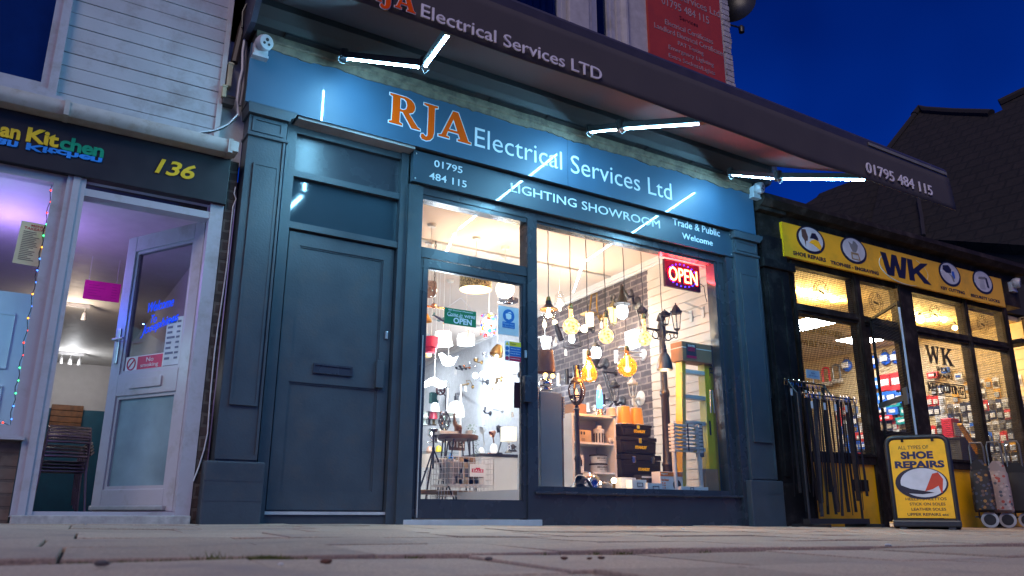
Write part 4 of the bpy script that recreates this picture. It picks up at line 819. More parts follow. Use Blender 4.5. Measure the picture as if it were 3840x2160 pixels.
# steel cylinders
def cyl(lab, p, hpx, rpx, m, off=.12, lit=None, rg=RA, sc=2.4153, arm=True):
    q = WL(rg(*p), off); t = thing('wall_light', lab, 'wall light', q, WLG); k = mpp(q)/sc; h = hpx*k/2; r = rpx*k
    g = G(); g.lathe([(0, h*.9), (r*.9, h*.9), (r*.9, h), (r, h), (r, -h), (r*.9, -h), (r*.9, -h*.9), (0, -h*.9)], q, 18); g.build('tube', m, t, True)
    if arm: g = G(); g.tube([q, q-WN*(off-.01)], .012); g.build('arm', m, t); wallplate(t, q-WN*off, .04, m)
    if lit: g = G(); g.lathe([(0, -h*.88), (r*.8, -h*.98), (0, -h*1.1)], q, 14); g.build('lamp', lit, t); point_light('lamp_light', q+Vector((0, 0, -h*1.5)), 2.5, WARM if lit is LITW else COOL, .03, t)
cyl('long steel tube wall light left of the round globe pendant', (872, 1300), 118, 19, M_chr2, .14)
cyl('short chrome tube light low on the brick wallpaper, lit below', (323, 272), 100, 17, M_chr2, .12, LITC, RB, 2.229)
cyl('anthracite tube wall light beside the chrome one', (390, 252), 130, 18, M_dark, .12, None, RB, 2.229)
cyl('widest black tube wall light with a flat cap above the caged lamp post', (468, 210), 110, 30, M_dark, .12, None, RB, 2.229)
cyl('white ribbed tube light behind the lowest bulb of the row', (552, 85), 120, 28, M_wlamp, .12, None, RB, 2.229)
cyl('small chrome downlight behind the white shelf unit, lit below', (572, 505), 70, 16, M_chr2, .1, LITW, RB, 2.229)
cyl('slim dark tube light beside the glowing blue lamp', (700, 445), 90, 13, M_dark, .1, LITC, RB, 2.229)
# steel bracket lights (round plate and double arm)
t, q, k = wlamp('steel wall light with round plate and two horizontal rods', RA(1085, 1280), .06, 0); wallplate(t, q-WN*.06, .07, M_chr2); g = G()
for dz in (-.03, .03): g.tube([q-WN*.05+Vector((0, 0, dz)), q+WN*.25+Vector((-.02, .05, dz))], .01)
g.lathe([(0, .07), (.07, .065), (.075, .055), (0, .05)], q+WN*.22+Vector((0, 0, 0)), 18); g.build('rods', M_chr2, t)
# rod spotlights, lower dark lantern, white lantern
t, q, k = wlamp('black lantern on a curled bracket low on the brick wallpaper', RB(795, 480), .30, 0, 2.229); k *= 2.4153/2.229
lantern(t, q, 205*k, 40*k, M_dark, 6, None); wp = WL(RB(862, 460)); wallplate(t, wp, .07, M_dark); g = G(); g.tube([wp, wp+WN*.12+Vector((0, 0, -.05)), q+WN*0+Vector((.06, 0, -.02)), q], .014, 8); g.build('arm', M_dark, t, True)
t, q, k = wlamp('white painted lantern on a white bracket with a price tag', RB(945, 435), .30, 0); k *= 2.4153/2.229
lantern(t, q, 190*k, 42*k, M_wlamp, 6, None); wp = WL(RB(1015, 430)); wallplate(t, wp, .085, M_wlamp); g = G(); g.tube([wp, wp+WN*.12+Vector((0, 0, -.03)), q+Vector((.05, 0, -.10)), q+Vector((0, 0, -.06)), q], .017, 8); g.build('arm', M_wlamp, t, True)
g = G(); c = q+WN*.03+Vector((0, 0, -.16)); g.box(c+Vector((-.03, 0, -.06)), c+Vector((.03, .003, .05))); g.build('price_tag', M_paper, t)
t, q, k = wlamp('black double-rod reading light slanting down the brick wallpaper', RB(690, 210), .2, 0); e = WL(RB(775, 470), .2); g = G()
for d in (0, .045): g.tube([q+Vector((d, 0, 0)), e+Vector((d, 0, 0))], .010)
g.tube([q, q-WN*.2], .012); g.tube([e, WL(RB(705, 555), .3)], .012); g.build('rods', M_dark, t); wallplate(t, q-WN*.2, .04, M_dark)
# small white price tags hanging on the wall lights
for i, (p, lab) in enumerate((((325, 1150), 'price tag below the black adjustable spotlight'), ((738, 1010), 'price tag beside the wide-brimmed light arm'), ((415, 1260), 'price tag under the cube frame lantern'))):
    q = WL(RA(*p), .2); t = thing('price_tag', lab+' on the brick wallpaper', 'price tag', q, 'white price tags in the showroom'); k = mpp(q)/2.4153; g = G(); g.prism([(-16*k, -30*k), (16*k, -30*k), (16*k, 14*k), (6*k, 30*k), (-6*k, 30*k), (-16*k, 14*k)], 0, .002, Matrix.Translation(q)); g.build('card', M_paper, t); g = G(); g.tube([q+Vector((0, 0, 30*k)), q+Vector((0, 0, 62*k))], .0015, 4); g.build('string', M_cable, t)
# ---- three-headed lamp post
YL = .42
base = P(RB(1243, 1060), YL); topq = P(RA(1272, 985), YL); X0 = base.x; k = mpp(topq)/2.4153
t = thing('lamp_post', 'black three-headed Victorian garden lamp post in the display window', 'lamp post', (X0, YL, .245)); zt = topq.z
g = G(); g.lathe([(0, .245), (.11, .245), (.11, .28), (.085, .31), (.06, .34), (.055, .50), (.065, .52), (.05, .55), (.042, .85), (.04, 1.18), (.05, 1.20), (.05, 1.24), (.036, 1.27), (.033, 1.6), (.03, zt-.16), (.045, zt-.15), (.045, zt-.05), (.03, zt), (.05, zt+.02), (.03, zt+.08), (0, zt+.10)], (X0, YL, 0), 18); g.build('pole', M_dark, t, True)
hz = zt-.09; g = G(); arms = []
for j, (p, ww) in enumerate((((1110, 1045), 0), ((1425, 1045), 0))):
    e = P(RA(*p), YL); e.z = hz; arms.append(e); g.tube([(X0, YL, hz-.0), e], .013, 8); s = -1 if j == 0 else 1
    c = Vector((X0+s*.085, YL, hz-.055)); g.tube(arc(c, .04, 90, 420, 16, (s, 0, 0), (0, 0, 1)), .006, 6); c = Vector((e.x-s*.03, YL, hz-.03)); g.tube(arc(c, .026, 120, 430, 14, (s, 0, 0), (0, 0, 1)), .006, 6); g.tube([(X0, YL, hz-.10), (X0+s*.1, YL, hz-.09), (e.x-s*.05, YL, hz-.045)], .006, 6)
g.build('arms', M_dark, t, True)
for j, (bp, tp, lw) in enumerate((((1112, 1022), (1114, 822), 46), ((1256, 1040), (1248, 885), 50), ((1420, 1030), (1406, 808), 50))):
    b0 = P(RA(*bp), YL); t0 = P(RA(*tp), YL); 
    hd = bpy.data.objects.new('lantern_head', None); COL.objects.link(hd); hd.parent = t; cpos = Vector((b0.x, YL-(.10 if j == 1 else 0), hz+.01 if j != 1 else b0.z)); hd.location = cpos-t.location
    lantern(hd, cpos, t0.z-cpos.z, lw*k, M_dark, 6, None)
# ---- caged lamp post
q = P(RB(474, 480), .38); k = mpp(q)/2.229
t = thing('lamp_post', 'brown caged globe lamp post standing left in the display window', 'lamp post', (q.x, .38, .245))
g = G(); g.lathe([(0, .245), (.1, .245), (.1, .27), (.06, .3), (.028, .34), (.026, .5), (.034, .53), (.024, .56), (.022, q.z-.06), (.03, q.z-.05), (.018, q.z-.02), (0, q.z)], (q.x, .38, 0), 16); g.build('pole', M_wood if 0 else M_dark, t, True)
M_bronze = mat('bronze_metal', (.06, .04, .03), .35, .6)
g = G(); g.lathe([(0, 330*k), (8*k, 325*k), (6*k, 300*k), (20*k, 292*k), (20*k, 262*k), (26*k, 225*k), (50*k, 205*k), (58*k, 190*k), (60*k, 178*k), (40*k, 176*k), (0, 178*k)], q, 20); g.build('roof', M_bronze, t, True)
g = G()
for j in range(7):
    a = j*2*math.pi/7+.2; u = Vector((math.cos(a), math.sin(a), 0)); g.tube([q+u*50*k+Vector((0, 0, 178*k)), q+u*72*k+Vector((0, 0, 120*k)), q+u*62*k+Vector((0, 0, 60*k)), q+u*36*k+Vector((0, 0, 10*k))], .007, 5)
g.lathe([(0, -12*k), (20*k, -10*k), (40*k, 8*k), (46*k, 18*k), (0, 18*k)], q, 14); g.lathe([(50*k, 58*k), (66*k, 62*k), (66*k, 70*k), (50*k, 66*k)], q, 18); g.build('cage', M_bronze, t)
g = G(); g.lathe([(34*k, 16*k), (56*k, 60*k), (66*k, 110*k), (46*k, 176*k)], q, 18); gl = g.build('glass', M_clear, t, True); g = G(); g.lathe([(0, 60*k), (10*k, 70*k), (12*k, 100*k), (0, 135*k)], q+Vector((0, 0, 0)), 10); g.build('bulb', glow('flame_bulb', (1, .35, .12), 7), gl, True); point_light('lamp_light', q+Vector((0, -.0, 100*k)), 1.2, (1, .5, .25), .03, t)
# ---- grey panel, chrome table lamp, shelf unit
def bx3(g, p0, p1, Y, d, bev=0):
    a, b = P(p0, Y), P(p1, Y); g.box((a.x, Y, b.z), (b.x, Y+d, a.z), bev=bev); return a, b
a, b = P(RB(172, 372), .30), P(RB(372, 1170), .30)
t = thing('room_divider', 'plain grey-blue panel standing behind the window next to the mullion', 'panel', (a.x, .3, .245)); g = G(); g.box((a.x, .3, .245), (b.x-.02, .34, a.z), bev=.003); g.build('board', mat('grey_panel', (.13, .18, .21), .45, var=.04), t)
g = G(); g.box((a.x-.05, .31, .245), (a.x-.02, .33, a.z-.02)); g.box((b.x-.015, .315, .245), (b.x+.01, .335, a.z-.03))
for i in range(9): g.lathe([(0, 0), (.03, .004), (.03, .012), (0, .016)], (b.x-.0, .33, a.z-.22+.022*i), 12); g.lathe([(0, 0), (.03, .004), (.03, .012), (0, .016)], (a.x-.035, .33, a.z-.16+.022*i), 12)
g.build('edge_rails', mat('satin_brass', (.5, .38, .2), .3, 1), t)
c = P(RB(212, 215), .42); k = mpp(c)/2.229; t = thing('table_lamp', 'wrapped brown drum shade on a chrome ball lamp by the mullion', 'table lamp', c-Vector((0, 0, .2)))
g = G(); g.lathe([(70*k, 185*k), (86*k, 0), (84*k, 0), (68*k, 183*k)], c, 26); g.build('shade', mat('brown_shade', (.085, .06, .055), .16, var=.15), t, True)
g = G(); g.ball(c+Vector((0, 0, -95*k)), 58*k, 1, .8); g.tube([c+Vector((0, 0, -50*k)), c+Vector((0, 0, 60*k))], .012); g.lathe([(0, -150*k), (60*k, -150*k), (50*k, -140*k), (0, -138*k)], c, 18); g.build('base', M_chrome, t, True)
for dx in (-.02, .06): cg = G(); cg.ball(c+Vector((dx, -.03, -28*k)), .022, seg=10, rings=8); cg.build('bulb', LITA, t, True)
a, b = P(RB(432, 555), .62), P(RB(818, 1195), .62); xs0, xs1, zt = a.x, b.x, P(RB(600, 565), .62).z
t = thing('shelf_unit', 'white three-shelf display unit in the window', 'shelf', (xs0, .62, .245)); g = G(); D = .30
g.box((xs0, .62, .245), (xs0+.022, .62+D, zt)); g.box((xs1-.022, .62, .245), (xs1, .62+D, zt)); g.box((xs0+.022, .62, zt-.022), (xs1-.022, .62+D, zt)); g.box((xs0+.022, .62+D-.01, .245), (xs1-.022, .62+D, zt-.022)); g.build('carcass', M_shelf, t)
SZ = []
for yy in (800, 1045):
    z = P(RB(640, yy), .62).z; SZ.append(z); g = G(); g.box((xs0+.022, .63, z-.018), (xs1-.022, .62+D-.012, z)); g.build('shelf_board', M_shelf, t)
def onshelf(lab, name, cat, p0, p1, z, Y, d, m, bev=.003):
    a, b = P(RB(*p0), Y), P(RB(*p1), Y); t = thing(name, lab, cat, ((a.x+b.x)/2, Y, z)); g = G(); g.box((a.x, Y, z), (b.x, Y+d, a.z), bev=bev); return t, g.build('carton', m, t), a, b
t, bxo, a, b = onshelf('printed brown carton on the upper shelf of the white unit', 'carton', 'box', (452, 690), (598, 790), SZ[0], .66, .14, mat('pale_card', (.45, .34, .22), .7)); g = G()
for u in (.42, .58): g.disc((a.x+(b.x-a.x)*u, .6585, a.z-.03), .011, .016)
for i in range(4): g.box((a.x+(b.x-a.x)*.42, .6585, SZ[0]+.008+.008*i), (a.x+(b.x-a.x)*.62, .66, SZ[0]+.011+.008*i))
g.build('print', mat('print_dark', (.05, .045, .04), .7), bxo)
q = P(RB(660, 795), .72); k = mpp(q)/2.229; t = thing('corn_bulb', 'large white corn-cob lamp with dark stripes on the upper shelf', 'light bulb', (q.x, .72, SZ[0])); g = G(); g.lathe([(0, 0), (46*k, 0), (46*k, 85*k), (48*k, 88*k), (48*k, 118*k), (30*k, 122*k), (26*k, 150*k), (0, 152*k)], (q.x, .72, SZ[0]), 22); g.build('body', M_wlamp, t, True); g = G()
for j in range(12):
    aa = j*math.pi/6; g.box((-.006, -.003, 6*k), (.006, .003, 82*k), Matrix.Translation((q.x, .72, SZ[0])) @ Matrix.Rotation(aa, 4, 'Z') @ Matrix.Translation((0, -47*k, 0)))
g.build('stripe', M_dark, t)
for z, lab in ((SZ[1], 'lower white tub of fixings on the lower shelf'), (SZ[1]+.085, 'upper white tub of fixings stacked on another tub')):
    q = P(RB(657, 1040), .70); k = mpp(q)/2.229; t = thing('tub', lab, 'tub', (q.x, .7, z), 'tubs of fixings on the lower shelf'); g = G(); g.lathe([(0, 0), (66*k, 0), (72*k, .066), (0, .066)], (q.x, .7, z), 26); bd = g.build('body', M_wlamp, t, True); g = G(); g.lathe([(0, .066), (77*k, .066), (77*k, .078), (70*k, .083), (0, .083)], (q.x, .7, z), 26); g.build('lid', M_black, t, True)
    g = G(); v, f = glyphs('MEGABUCKET', .02); v = [(x, y, zz) for x, y, zz in v]; w = max(x for x, _, _ in v); R0 = 72*k
    g.raw([(q.x+(R0+.0015+.001*zz)*math.sin((x/w-.42)*1.9), .7-(R0+.0015+.001*zz)*math.cos((x/w-.42)*1.9), z+.036+y*.026) for x, y, zz in v], f); v, f = glyphs('RED PLUGS', .0); w = max(x for x, _, _ in v)
    g.raw([(q.x+(R0+.001+.001*zz)*math.sin((x/w-.45)*1.2), .7-(R0+.001+.001*zz)*math.cos((x/w-.45)*1.2), z+.018+y*.014) for x, y, zz in v], f); g.build('lettering', mat('print_dark', (.05, .045, .04), .7), bd)
t, bxo, a, b = onshelf('white carton with a floodlight picture on the lower shelf', 'carton', 'box', (455, 900), (535, 1030), SZ[1], .67, .1, M_shelf); g = G(); g.box((a.x+.015, .667, SZ[1]+.05), (b.x-.02, .67, SZ[1]+.11), bev=.001); g.build('print', M_dark, bxo)
for p, z, lab in (((748, 783), SZ[0], 'round white downlight lying on the upper shelf'), ((785, 1025), SZ[1], 'round chrome downlight lying on the lower shelf')):
    q = P(RB(*p), .68); t = thing('downlight', lab, 'downlight', (q.x, .68, z)); M = Matrix.Translation((q.x, .68, z+.03)) @ Matrix.Rotation(math.radians(80), 4, 'X') @ Matrix.Rotation(.3, 4, 'Y'); g = G(); g.lathe([(.012, 0), (.03, .004), (.032, .012), (.02, .02), (.018, .05), (0, .05)], (0, 0, 0), 18, M); g.build('bezel', M_wlamp, t, True); g = G(); g.lathe([(0, .006), (.012, .004), (0, .0)], (0, 0, 0), 12, M); g.build('lens', M_dark, t)
q = P(RB(505, 555), .75); t = thing('carton', 'plain brown carton on top of the white shelf unit', 'box', (q.x, .75, zt)); a, b = P(RB(448, 472), .75), P(RB(558, 560), .75); g = G(); g.box((a.x, .75, zt), (b.x, .9, a.z), bev=.003); g.build('carton', M_card, t)
# lava lamp
q = P(RB(668, 560), .74); k = mpp(q)/2.229; t = thing('lava_lamp', 'rocket-shaped lamp with glowing blue glass on the shelf unit', 'lamp', (q.x, .74, zt)); o = Vector((q.x, .74, zt))
g = G(); g.lathe([(0, 0), (36*k, 0), (20*k, 62*k), (26*k, 66*k), (0, 68*k)], o, 18); g.build('base', M_copper, t, True); g = G(); g.lathe([(22*k, 68*k), (28*k, 90*k), (28*k, 160*k), (21*k, 224*k)], o, 16)
mm = mat('lava_glow', (.05, .2, .5), .2, emit=(.12, .42, 1), es=2.2); g.build('glass', mm, t, True); g = G(); g.lathe([(22*k, 224*k), (20*k, 245*k), (8*k, 270*k), (0, 275*k)], o, 16); g.build('cap', M_chr2, t, True); point_light('lamp_light', o+Vector((0, -.08, 140*k)), 1.2, (.2, .5, 1), .04, t)
# toolboxes
TBM = mat('toolbox_plastic', (.014, .014, .015), .42, var=.1, bump=.05)
zz = .40; t = thing('crate', 'dark low crate under the stack of toolboxes', 'crate', (5.5, .62, .245)); a, b = P(RB(850, 1100), .58), P(RB(1165, 1100), .58); g = G(); g.frame(a.x, .245, b.x, .405, .02, .58, .80); g.box((a.x+.02, .60, .265), (b.x-.02, .78, .38)); g.build('body', TBM, t)
YT = .56
for (p0, p1, fs, lab) in (((842, 882), (1180, 1075), (985, 958, 1080, 985), 'largest black toolbox at the bottom of the stack'), ((838, 738), (1140, 880), (960, 806, 1057, 830), 'middle black toolbox of the stack'), ((850, 636), (1098, 732), (950, 688, 1045, 710), 'smallest black toolbox on top of the stack')):
    a, b = P(RB(*p0), YT), P(RB(*p1), YT); z0 = max(b.z, zz) if zz == .40 else zz; z0 = zz; z1 = P(RB((p0[0]+p1[0])/2, p0[1]+8), YT).z
    if zz == .40: z0 = .405
    t = thing('toolbox', lab, 'toolbox', ((a.x+b.x)/2, YT, z0), 'stacked black toolboxes'); h = z1-z0
    g = G(); g.prism([(a.x+.012, z0), (b.x-.012, z0), (b.x, z0+h*.68), (a.x, z0+h*.68)], YT, YT+.18); g.box((a.x+.03, YT-.004, z0+h*.1), (b.x-.03, YT, z0+h*.5), bev=.003); bd = g.build('body', TBM, t)
    g = G(); g.box((a.x-.006, YT-.008, z0+h*.70), (b.x+.006, YT+.185, z0+h*.93), bev=.006); g.box((a.x+.05, YT+.02, z0+h*.93), (b.x-.05, YT+.15, z0+h*.995), bev=.004); g.build('lid', TBM, t)
    ls_ = (.3, .78) if 'largest' in lab else (.52,)
    for u in ls_: g = G(); xx = a.x+(b.x-a.x)*u; g.box((xx-.02, YT-.016, z0+h*.56), (xx+.02, YT-.008, z0+h*.86), bev=.003); g.build('latch', M_chrome, t)
    g = G(); c0, c1 = P(RB(fs[0], fs[3]), YT), P(RB(fs[2], fs[3]), YT); word(g, 'STANLEY', (c0.x, z0+h*.24), (c1.x, z0+h*.24+.030), YT-.0045, .045); g.build('lettering', M_yel, bd)
    zz = z1
# orange shades above the toolboxes (on the wall side)
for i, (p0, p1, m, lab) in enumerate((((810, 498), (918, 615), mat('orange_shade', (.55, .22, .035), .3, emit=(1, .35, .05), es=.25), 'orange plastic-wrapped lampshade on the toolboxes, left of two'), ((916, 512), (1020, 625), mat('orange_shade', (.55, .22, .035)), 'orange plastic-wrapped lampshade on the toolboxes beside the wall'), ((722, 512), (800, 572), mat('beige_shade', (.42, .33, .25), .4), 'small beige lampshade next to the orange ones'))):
    Y = .66; a, b = P(RB(*p0), Y), P(RB(*p1), Y); c = Vector(((a.x+b.x)/2, Y, zz if i < 2 else zt)); r = (b.x-a.x)/2; h = a.z-c.z
    t = thing('lampshade', lab, 'lampshade', c, 'loose lampshades in the window'); g = G(); g.lathe([(r, 0), (r*.8, h), (r*.78, h), (r*.98, 0)], c, 22); g.build('shade', m, t, True); g = G(); g.tube(arc(c+Vector((0, 0, h)), r*.79, 0, 360, 20, (1, 0, 0), (0, 1, 0))[:-1], .004, 5, True); g.tube(arc(c, r*.99, 0, 360, 20, (1, 0, 0), (0, 1, 0))[:-1], .004, 5, True); g.build('rim', M_chr2, t)
# ---- ladders and cartons against the slatted wall
a, b = P(RB(1345, 205), .22), P(RB(1650, 1190), .22); tl, tr = P(RB(1372, 215), .22), P(RB(1608, 160), .22); zl = tl.z-.01
t = thing('stepladder', 'yellow stepladder wrapped in plastic leaning by the slatted wall', 'ladder', ((a.x+b.x)/2, .22, .245)); br = P(RB(1650, 1060), .22)
for u0, u1, w, nm in ((P(RB(1340, 800), .22).x, P(RB(1362, 205), .22).x, .025, 'rail'), (P(RB(1600, 800), .22).x, P(RB(1572, 165), .22).x, .075, 'rail')):
    g = G(); z0, z1 = .245, tr.z; g.raw([(u0-w, .20, z0), (u0+w, .20, z0), (u0+w, .29, z0), (u0-w, .29, z0), (u1-w, .20, z1), (u1+w, .20, z1), (u1+w, .29, z1), (u1-w, .29, z1)], [(0,1,5,4),(1,2,6,5),(2,3,7,6),(3,0,4,7),(4,5,6,7),(3,2,1,0)]); rr = g.build(nm, M_yelp, t)
    if w > .05:
        g = G(); v, f = glyphs('YEL', .02); hh = .10; xx = u1+.02; zc = P(RB(1556, 195), .22).z
        fit(g, (v, f), ((xx-.03, .198, zc+.08), (xx-.03, .198, zc-.06), (xx+.03, .198, zc+.08)), .001); g.build('lettering', M_dark, rr); g = G(); q0, q1 = P(RB(1578, 618), .2), P(RB(1600, 740), .2); g.box((q0.x, .1975, q1.z), (q1.x, .2, q0.z)); g.build('label', M_dark, rr)
        g = G(); q0, q1 = P(RB(1580, 360), .2), P(RB(1618, 555), .2); g.tube([(q0.x, .195, q1.z), (q0.x+.01, .195, q0.z), (q1.x, .195, q0.z-.005), (q1.x+.01, .195, q1.z)], .009); g.build('hinge_bar', M_chr2, t)
for yy in (215, 425, 640, 860):
    p = P(RB(1440, yy), .22); g = G(); g.box((P(RB(1362, yy), .22).x, .20, p.z-.018), (P(RB(1540, yy), .22).x, .29, p.z+.022), bev=.004); g.build('tread', M_wlamp, t)
g = G(); n = 14; v = []; f = []; x0, x1 = P(RB(1345, 400), .19).x, P(RB(1550, 400), .19).x; z0, z1 = .9, zl
for i in range(n+1):
    for j in range(n+1): v.append((x0+(x1-x0)*i/n, .185+.012*noise.noise((i*.9, j*.7, 4)), z0+(z1-z0)*j/n))
for i in range(n):
    for j in range(n): f.append((i*(n+1)+j, (i+1)*(n+1)+j, (i+1)*(n+1)+j+1, i*(n+1)+j+1))
g.raw(v, f); g.build('wrapping', M_wrap, t, True)
a, b = P(RA(1458, 1230), .18), P(RA(1745, 1425), .18); z0, z1 = tr.z+.003, P(RA(1600, 1180), .18).z
t = thing('carton', 'brown taped carton with a dark printed label on top of the stepladder', 'box', ((a.x+b.x)/2, .18, z0)); g = G(); g.box((a.x, .16, z0), (b.x, .33, z1), bev=.006); cb = g.build('carton', M_card, t)
g = G(); g.box((a.x-.001, .158, z0+.13), (b.x+.001, .332, z0+.138)); g.build('strap', M_wlamp, cb)
q0, q1 = P(RA(1502, 1190), .16), P(RA(1605, 1410), .16); g = G(); g.box((q0.x, .157, z0+.03), (q1.x, .16, z1-.02)); lbx = g.build('label', mat('label_dark', (.06, .05, .055), .4), cb); g = G(); word(g, 'EXCEL', (q0.x+.025, z1-.05), (q1.x-.015, z1-.03), .1565, .02); g.build('lettering', M_paper, lbx)
g = G(); word(g, 'cable', (q0.x+.02, z0+.10), (q1.x-.02, z0+.16), .1565, 0, .3); g.box((q0.x, .1563, z0+.03), (q1.x, .157, z0+.055)); g.build('print', mat('sign_red', (.55, .02, .08)), lbx)
q0, q1 = P(RB(1548, 1020), .12), P(RB(1668, 1205), .12); t = thing('carton', 'tall brown carton in the right corner of the window', 'box', ((q0.x+q1.x)/2, .12, .245)); g = G(); g.box((q0.x, .12, .245), (q1.x, .19, q0.z), bev=.004); g.build('carton', M_card, t)
# telescopic ladder
q0, q1 = P(RB(1283, 650), .13), P(RB(1535, 880), .13); t = thing('telescopic_ladder', 'folded silver telescopic ladder with yellow grips in clear wrapping', 'ladder', ((q0.x+q1.x)/2, .13, .245)); x0, x1 = q0.x, q1.x; n = 8; M_ylw = mat('yellow_plastic', (.7, .45, .01), .4)
for i in range(n):
    z = q1.z+(q0.z-q1.z)*i/(n-1); g = G(); g.box((x0+.01, .135, z-.007), (x1-.02, .19, z+.009), bev=.003); rg_ = g.build('rung', mat('matt_aluminium', (.66, .65, .63), .5), t)
    g = G(); g.box((x0-.005, .12, z-.012), (x0+.035, .2, z+.012), bev=.003); g.box((x1-.05, .12, z-.012), (x1-.01, .2, z+.012), bev=.003); g.build('joint', M_wlamp, rg_); 
    if i % 2: g = G()
    else: g = G(); g.box((x0+.07, .130, z-.005), (x0+.11, .136, z+.007)); g.box((x1-.13, .130, z-.005), (x1-.09, .136, z+.007)); g.build('grip', M_ylw, rg_); continue
    g.bm.free()
for x in (x0+.015, x1-.03): g = G(); g.tube([(x, .16, .245), (x, .16, q0.z+.02)], .022, 12); g.build('pole', mat('matt_aluminium', (.42, .42, .42)), t, True)
g = G(); g.box((x1-.04, .125, q1.z-.05), (x1+.005, .2, q0.z+.03), bev=.01); g.box(((x0+x1)/2-.018, .122, q1.z), ((x0+x1)/2-.004, .128, q0.z+.02)); g.build('strap', M_black, t)
g = G(); v = []; f = []; n = 12; zb, zt2 = .30, q0.z+.03
for i in range(n+1):
    for j in range(n+1):
        tt = j/n; wdt = 1-.45*max(0, .45-tt)/.45; xx = (x0+x1)/2+(x1-x0)*.56*wdt*(2*i/n-1); v.append((xx, .105+.02*noise.noise((i*1.1, j*.9, 9)), zb+(zt2-zb)*tt))
for i in range(n):
    for j in range(n): f.append((i*(n+1)+j, (i+1)*(n+1)+j, (i+1)*(n+1)+j+1, i*(n+1)+j+1))
g.raw(v, f); g.build('wrapping', M_wrap, t)
# ---- low row of goods just behind the glass
def lowbox(lab, p0, p1, Y, d, m, cat='box', name='carton'):
    a, b = P(RB(*p0), Y), P(RB(*p1), Y); t = thing(name, lab, cat, ((a.x+b.x)/2, Y, .245), 'boxed goods along the window sill'); g = G(); g.box((a.x, Y, .246), (b.x, Y+d, a.z), bev=.003); return t, g.build('carton', m, t), a, b
t, c1, a, b = lowbox('white and orange fan heater carton on the window sill', (1170, 1042), (1365, 1190), .16, .12, M_shelf); z1 = a.z; w = b.x-a.x
g = G(); g.box((a.x+.001, .157, z1-.042), (b.x-.001, .1605, z1-.003)); og = g.build('orange_band', mat('orange_print', (.75, .2, .02), .5), c1); g = G(); word(g, 'kingavon', (a.x+.012, z1-.032), (a.x+.09, z1-.012), .1568, .005); g.build('lettering', M_paper, og)
g = G(); word(g, 'Fan Heater', (a.x+.015, z1-.085), (a.x+.105, z1-.065), .1595, .01)
for i in range(2):
    for j in range(3): g.disc((a.x+.025+.028*i, .158, z1-.105-.022*j), .008, .008)
g.build('print', mat('orange_print', (.75, .2, .02)), c1); g = G(); g.lathe([(0, .0), (.05, .0), (.048, .004), (0, .004)], (0, 0, 0), 20, Matrix.Translation((a.x+w*.72, .1575, z1-.12)) @ Matrix.Rotation(math.pi/2, 4, 'X')); g.build('picture', M_dark, c1)
t, c1, a, b = lowbox('black carton of a strip light lying behind the white cartons', (1010, 1068), (1168, 1130), .30, .1, M_black); g = G(); g.box((a.x+.01, .297, a.z-.03), (b.x-.03, .30, a.z-.015)); g.build('print', M_wlamp, c1)
for p0, p1, lab, Y in (((845, 1092), (970, 1130), 'low white carton next to the lit bulb', .28), ((935, 1110), (1060, 1190), 'white carton with a black floodlight picture, left of two', .18), ((1065, 1138), (1195, 1190), 'white carton with a black floodlight picture beside the fan heater', .15), ((1345, 1168), (1575, 1200), 'long flat white carton with faint outlines at the right end of the sill', .10)):
    t, c1, a, b = lowbox(lab, p0, p1, Y, .09, M_shelf); g = G(); xx = a.x+(b.x-a.x)*.34; ww = (b.x-a.x)*(.4 if b.x-a.x < .25 else .12)
    zc = max(.262, a.z-.062); g.frame(xx, zc, xx+ww, zc+.035, .005, Y-.003, Y); g.build('print', M_dark, c1)
q = P(RB(600, 1150), .2); k = mpp(q)/2.229; t = thing('floor_lamp', 'chrome arc lamp head lying on its side behind the sill', 'lamp', (q.x, .2, .246)); M = Matrix.Translation(q+Vector((0, .03, 0))) @ Matrix.Rotation(math.radians(62), 4, 'Y'); g = G(); g.lathe([(0, 95*k), (40*k, 90*k), (90*k, 55*k), (115*k, -10*k), (120*k, -60*k), (112*k, -60*k), (80*k, 40*k), (0, 82*k)], (0, 0, 0), 26, M); g.build('shade', M_chrome, t, True)
g = G(); g.tube([q+Vector((.05, .05, -.0)), q+Vector((.15, .06, .03)), q+Vector((.27, .08, .02)), q+Vector((.36, .1, -.06))], .012); g.build('arm', M_chrome, t, True)
q = P(RB(785, 1120), .2); t = thing('bulb', 'small bright bare bulb lit on the window sill', 'light bulb', (q.x, .2, .246)); g = G(); g.ball(q, .024); g.build('glass', glow('bare_bulb', (1, .82, .55), 30), t, True); g = G(); g.lathe([(0, .246), (.03, .246), (.03, .262), (.014, .268), (.014, q.z-.02), (0, q.z-.02)], (q.x, .2, 0), 14); g.build('lamp_holder', M_brass, t, True); point_light('lamp_light', q+Vector((0, -.04, .01)), 3.0, WARM, .03, t)
# ---- acrylic hooks on the slatted wall, OPEN sign
for p, pr, lab in (((1552, 935), (1395, 880), 'lower chrome hook with double prongs on the slatted wall'), ((1658, 895), (1495, 845), 'upper chrome hook with double prongs on the slatted wall')):
    q = WL(RA(*p), .02); e = P(RA(*pr), q.y-.0); e = q+WN*.26+Vector((0, -.02, .05)); t = thing('display_hook', lab, 'hook', q, 'display hooks on the slatted wall'); g = G(); wallbox(g, q.y-.022, q.y+.022, q.z-.06, q.z+.06, .018, .03); g.build('plate', mat('acrylic', (.7, .68, .62), .1), t); g = G()
    for d in (-.012, .012): g.tube([q+Vector((0, d, .03)), e+Vector((0, d, .02))], .003, 5)
    g.build('prongs', M_chr2, t)
YO = .22
a, b, c = P(RA(1303, 418), YO), P(RA(1630, 690), YO), P(RA(1303, 628), YO); x0, x1 = a.x, b.x; z1, z0 = a.z-.02, c.z+.0; zc = (z0+z1)/2; hh = .29; z0, z1 = zc-hh/2, zc+hh/2
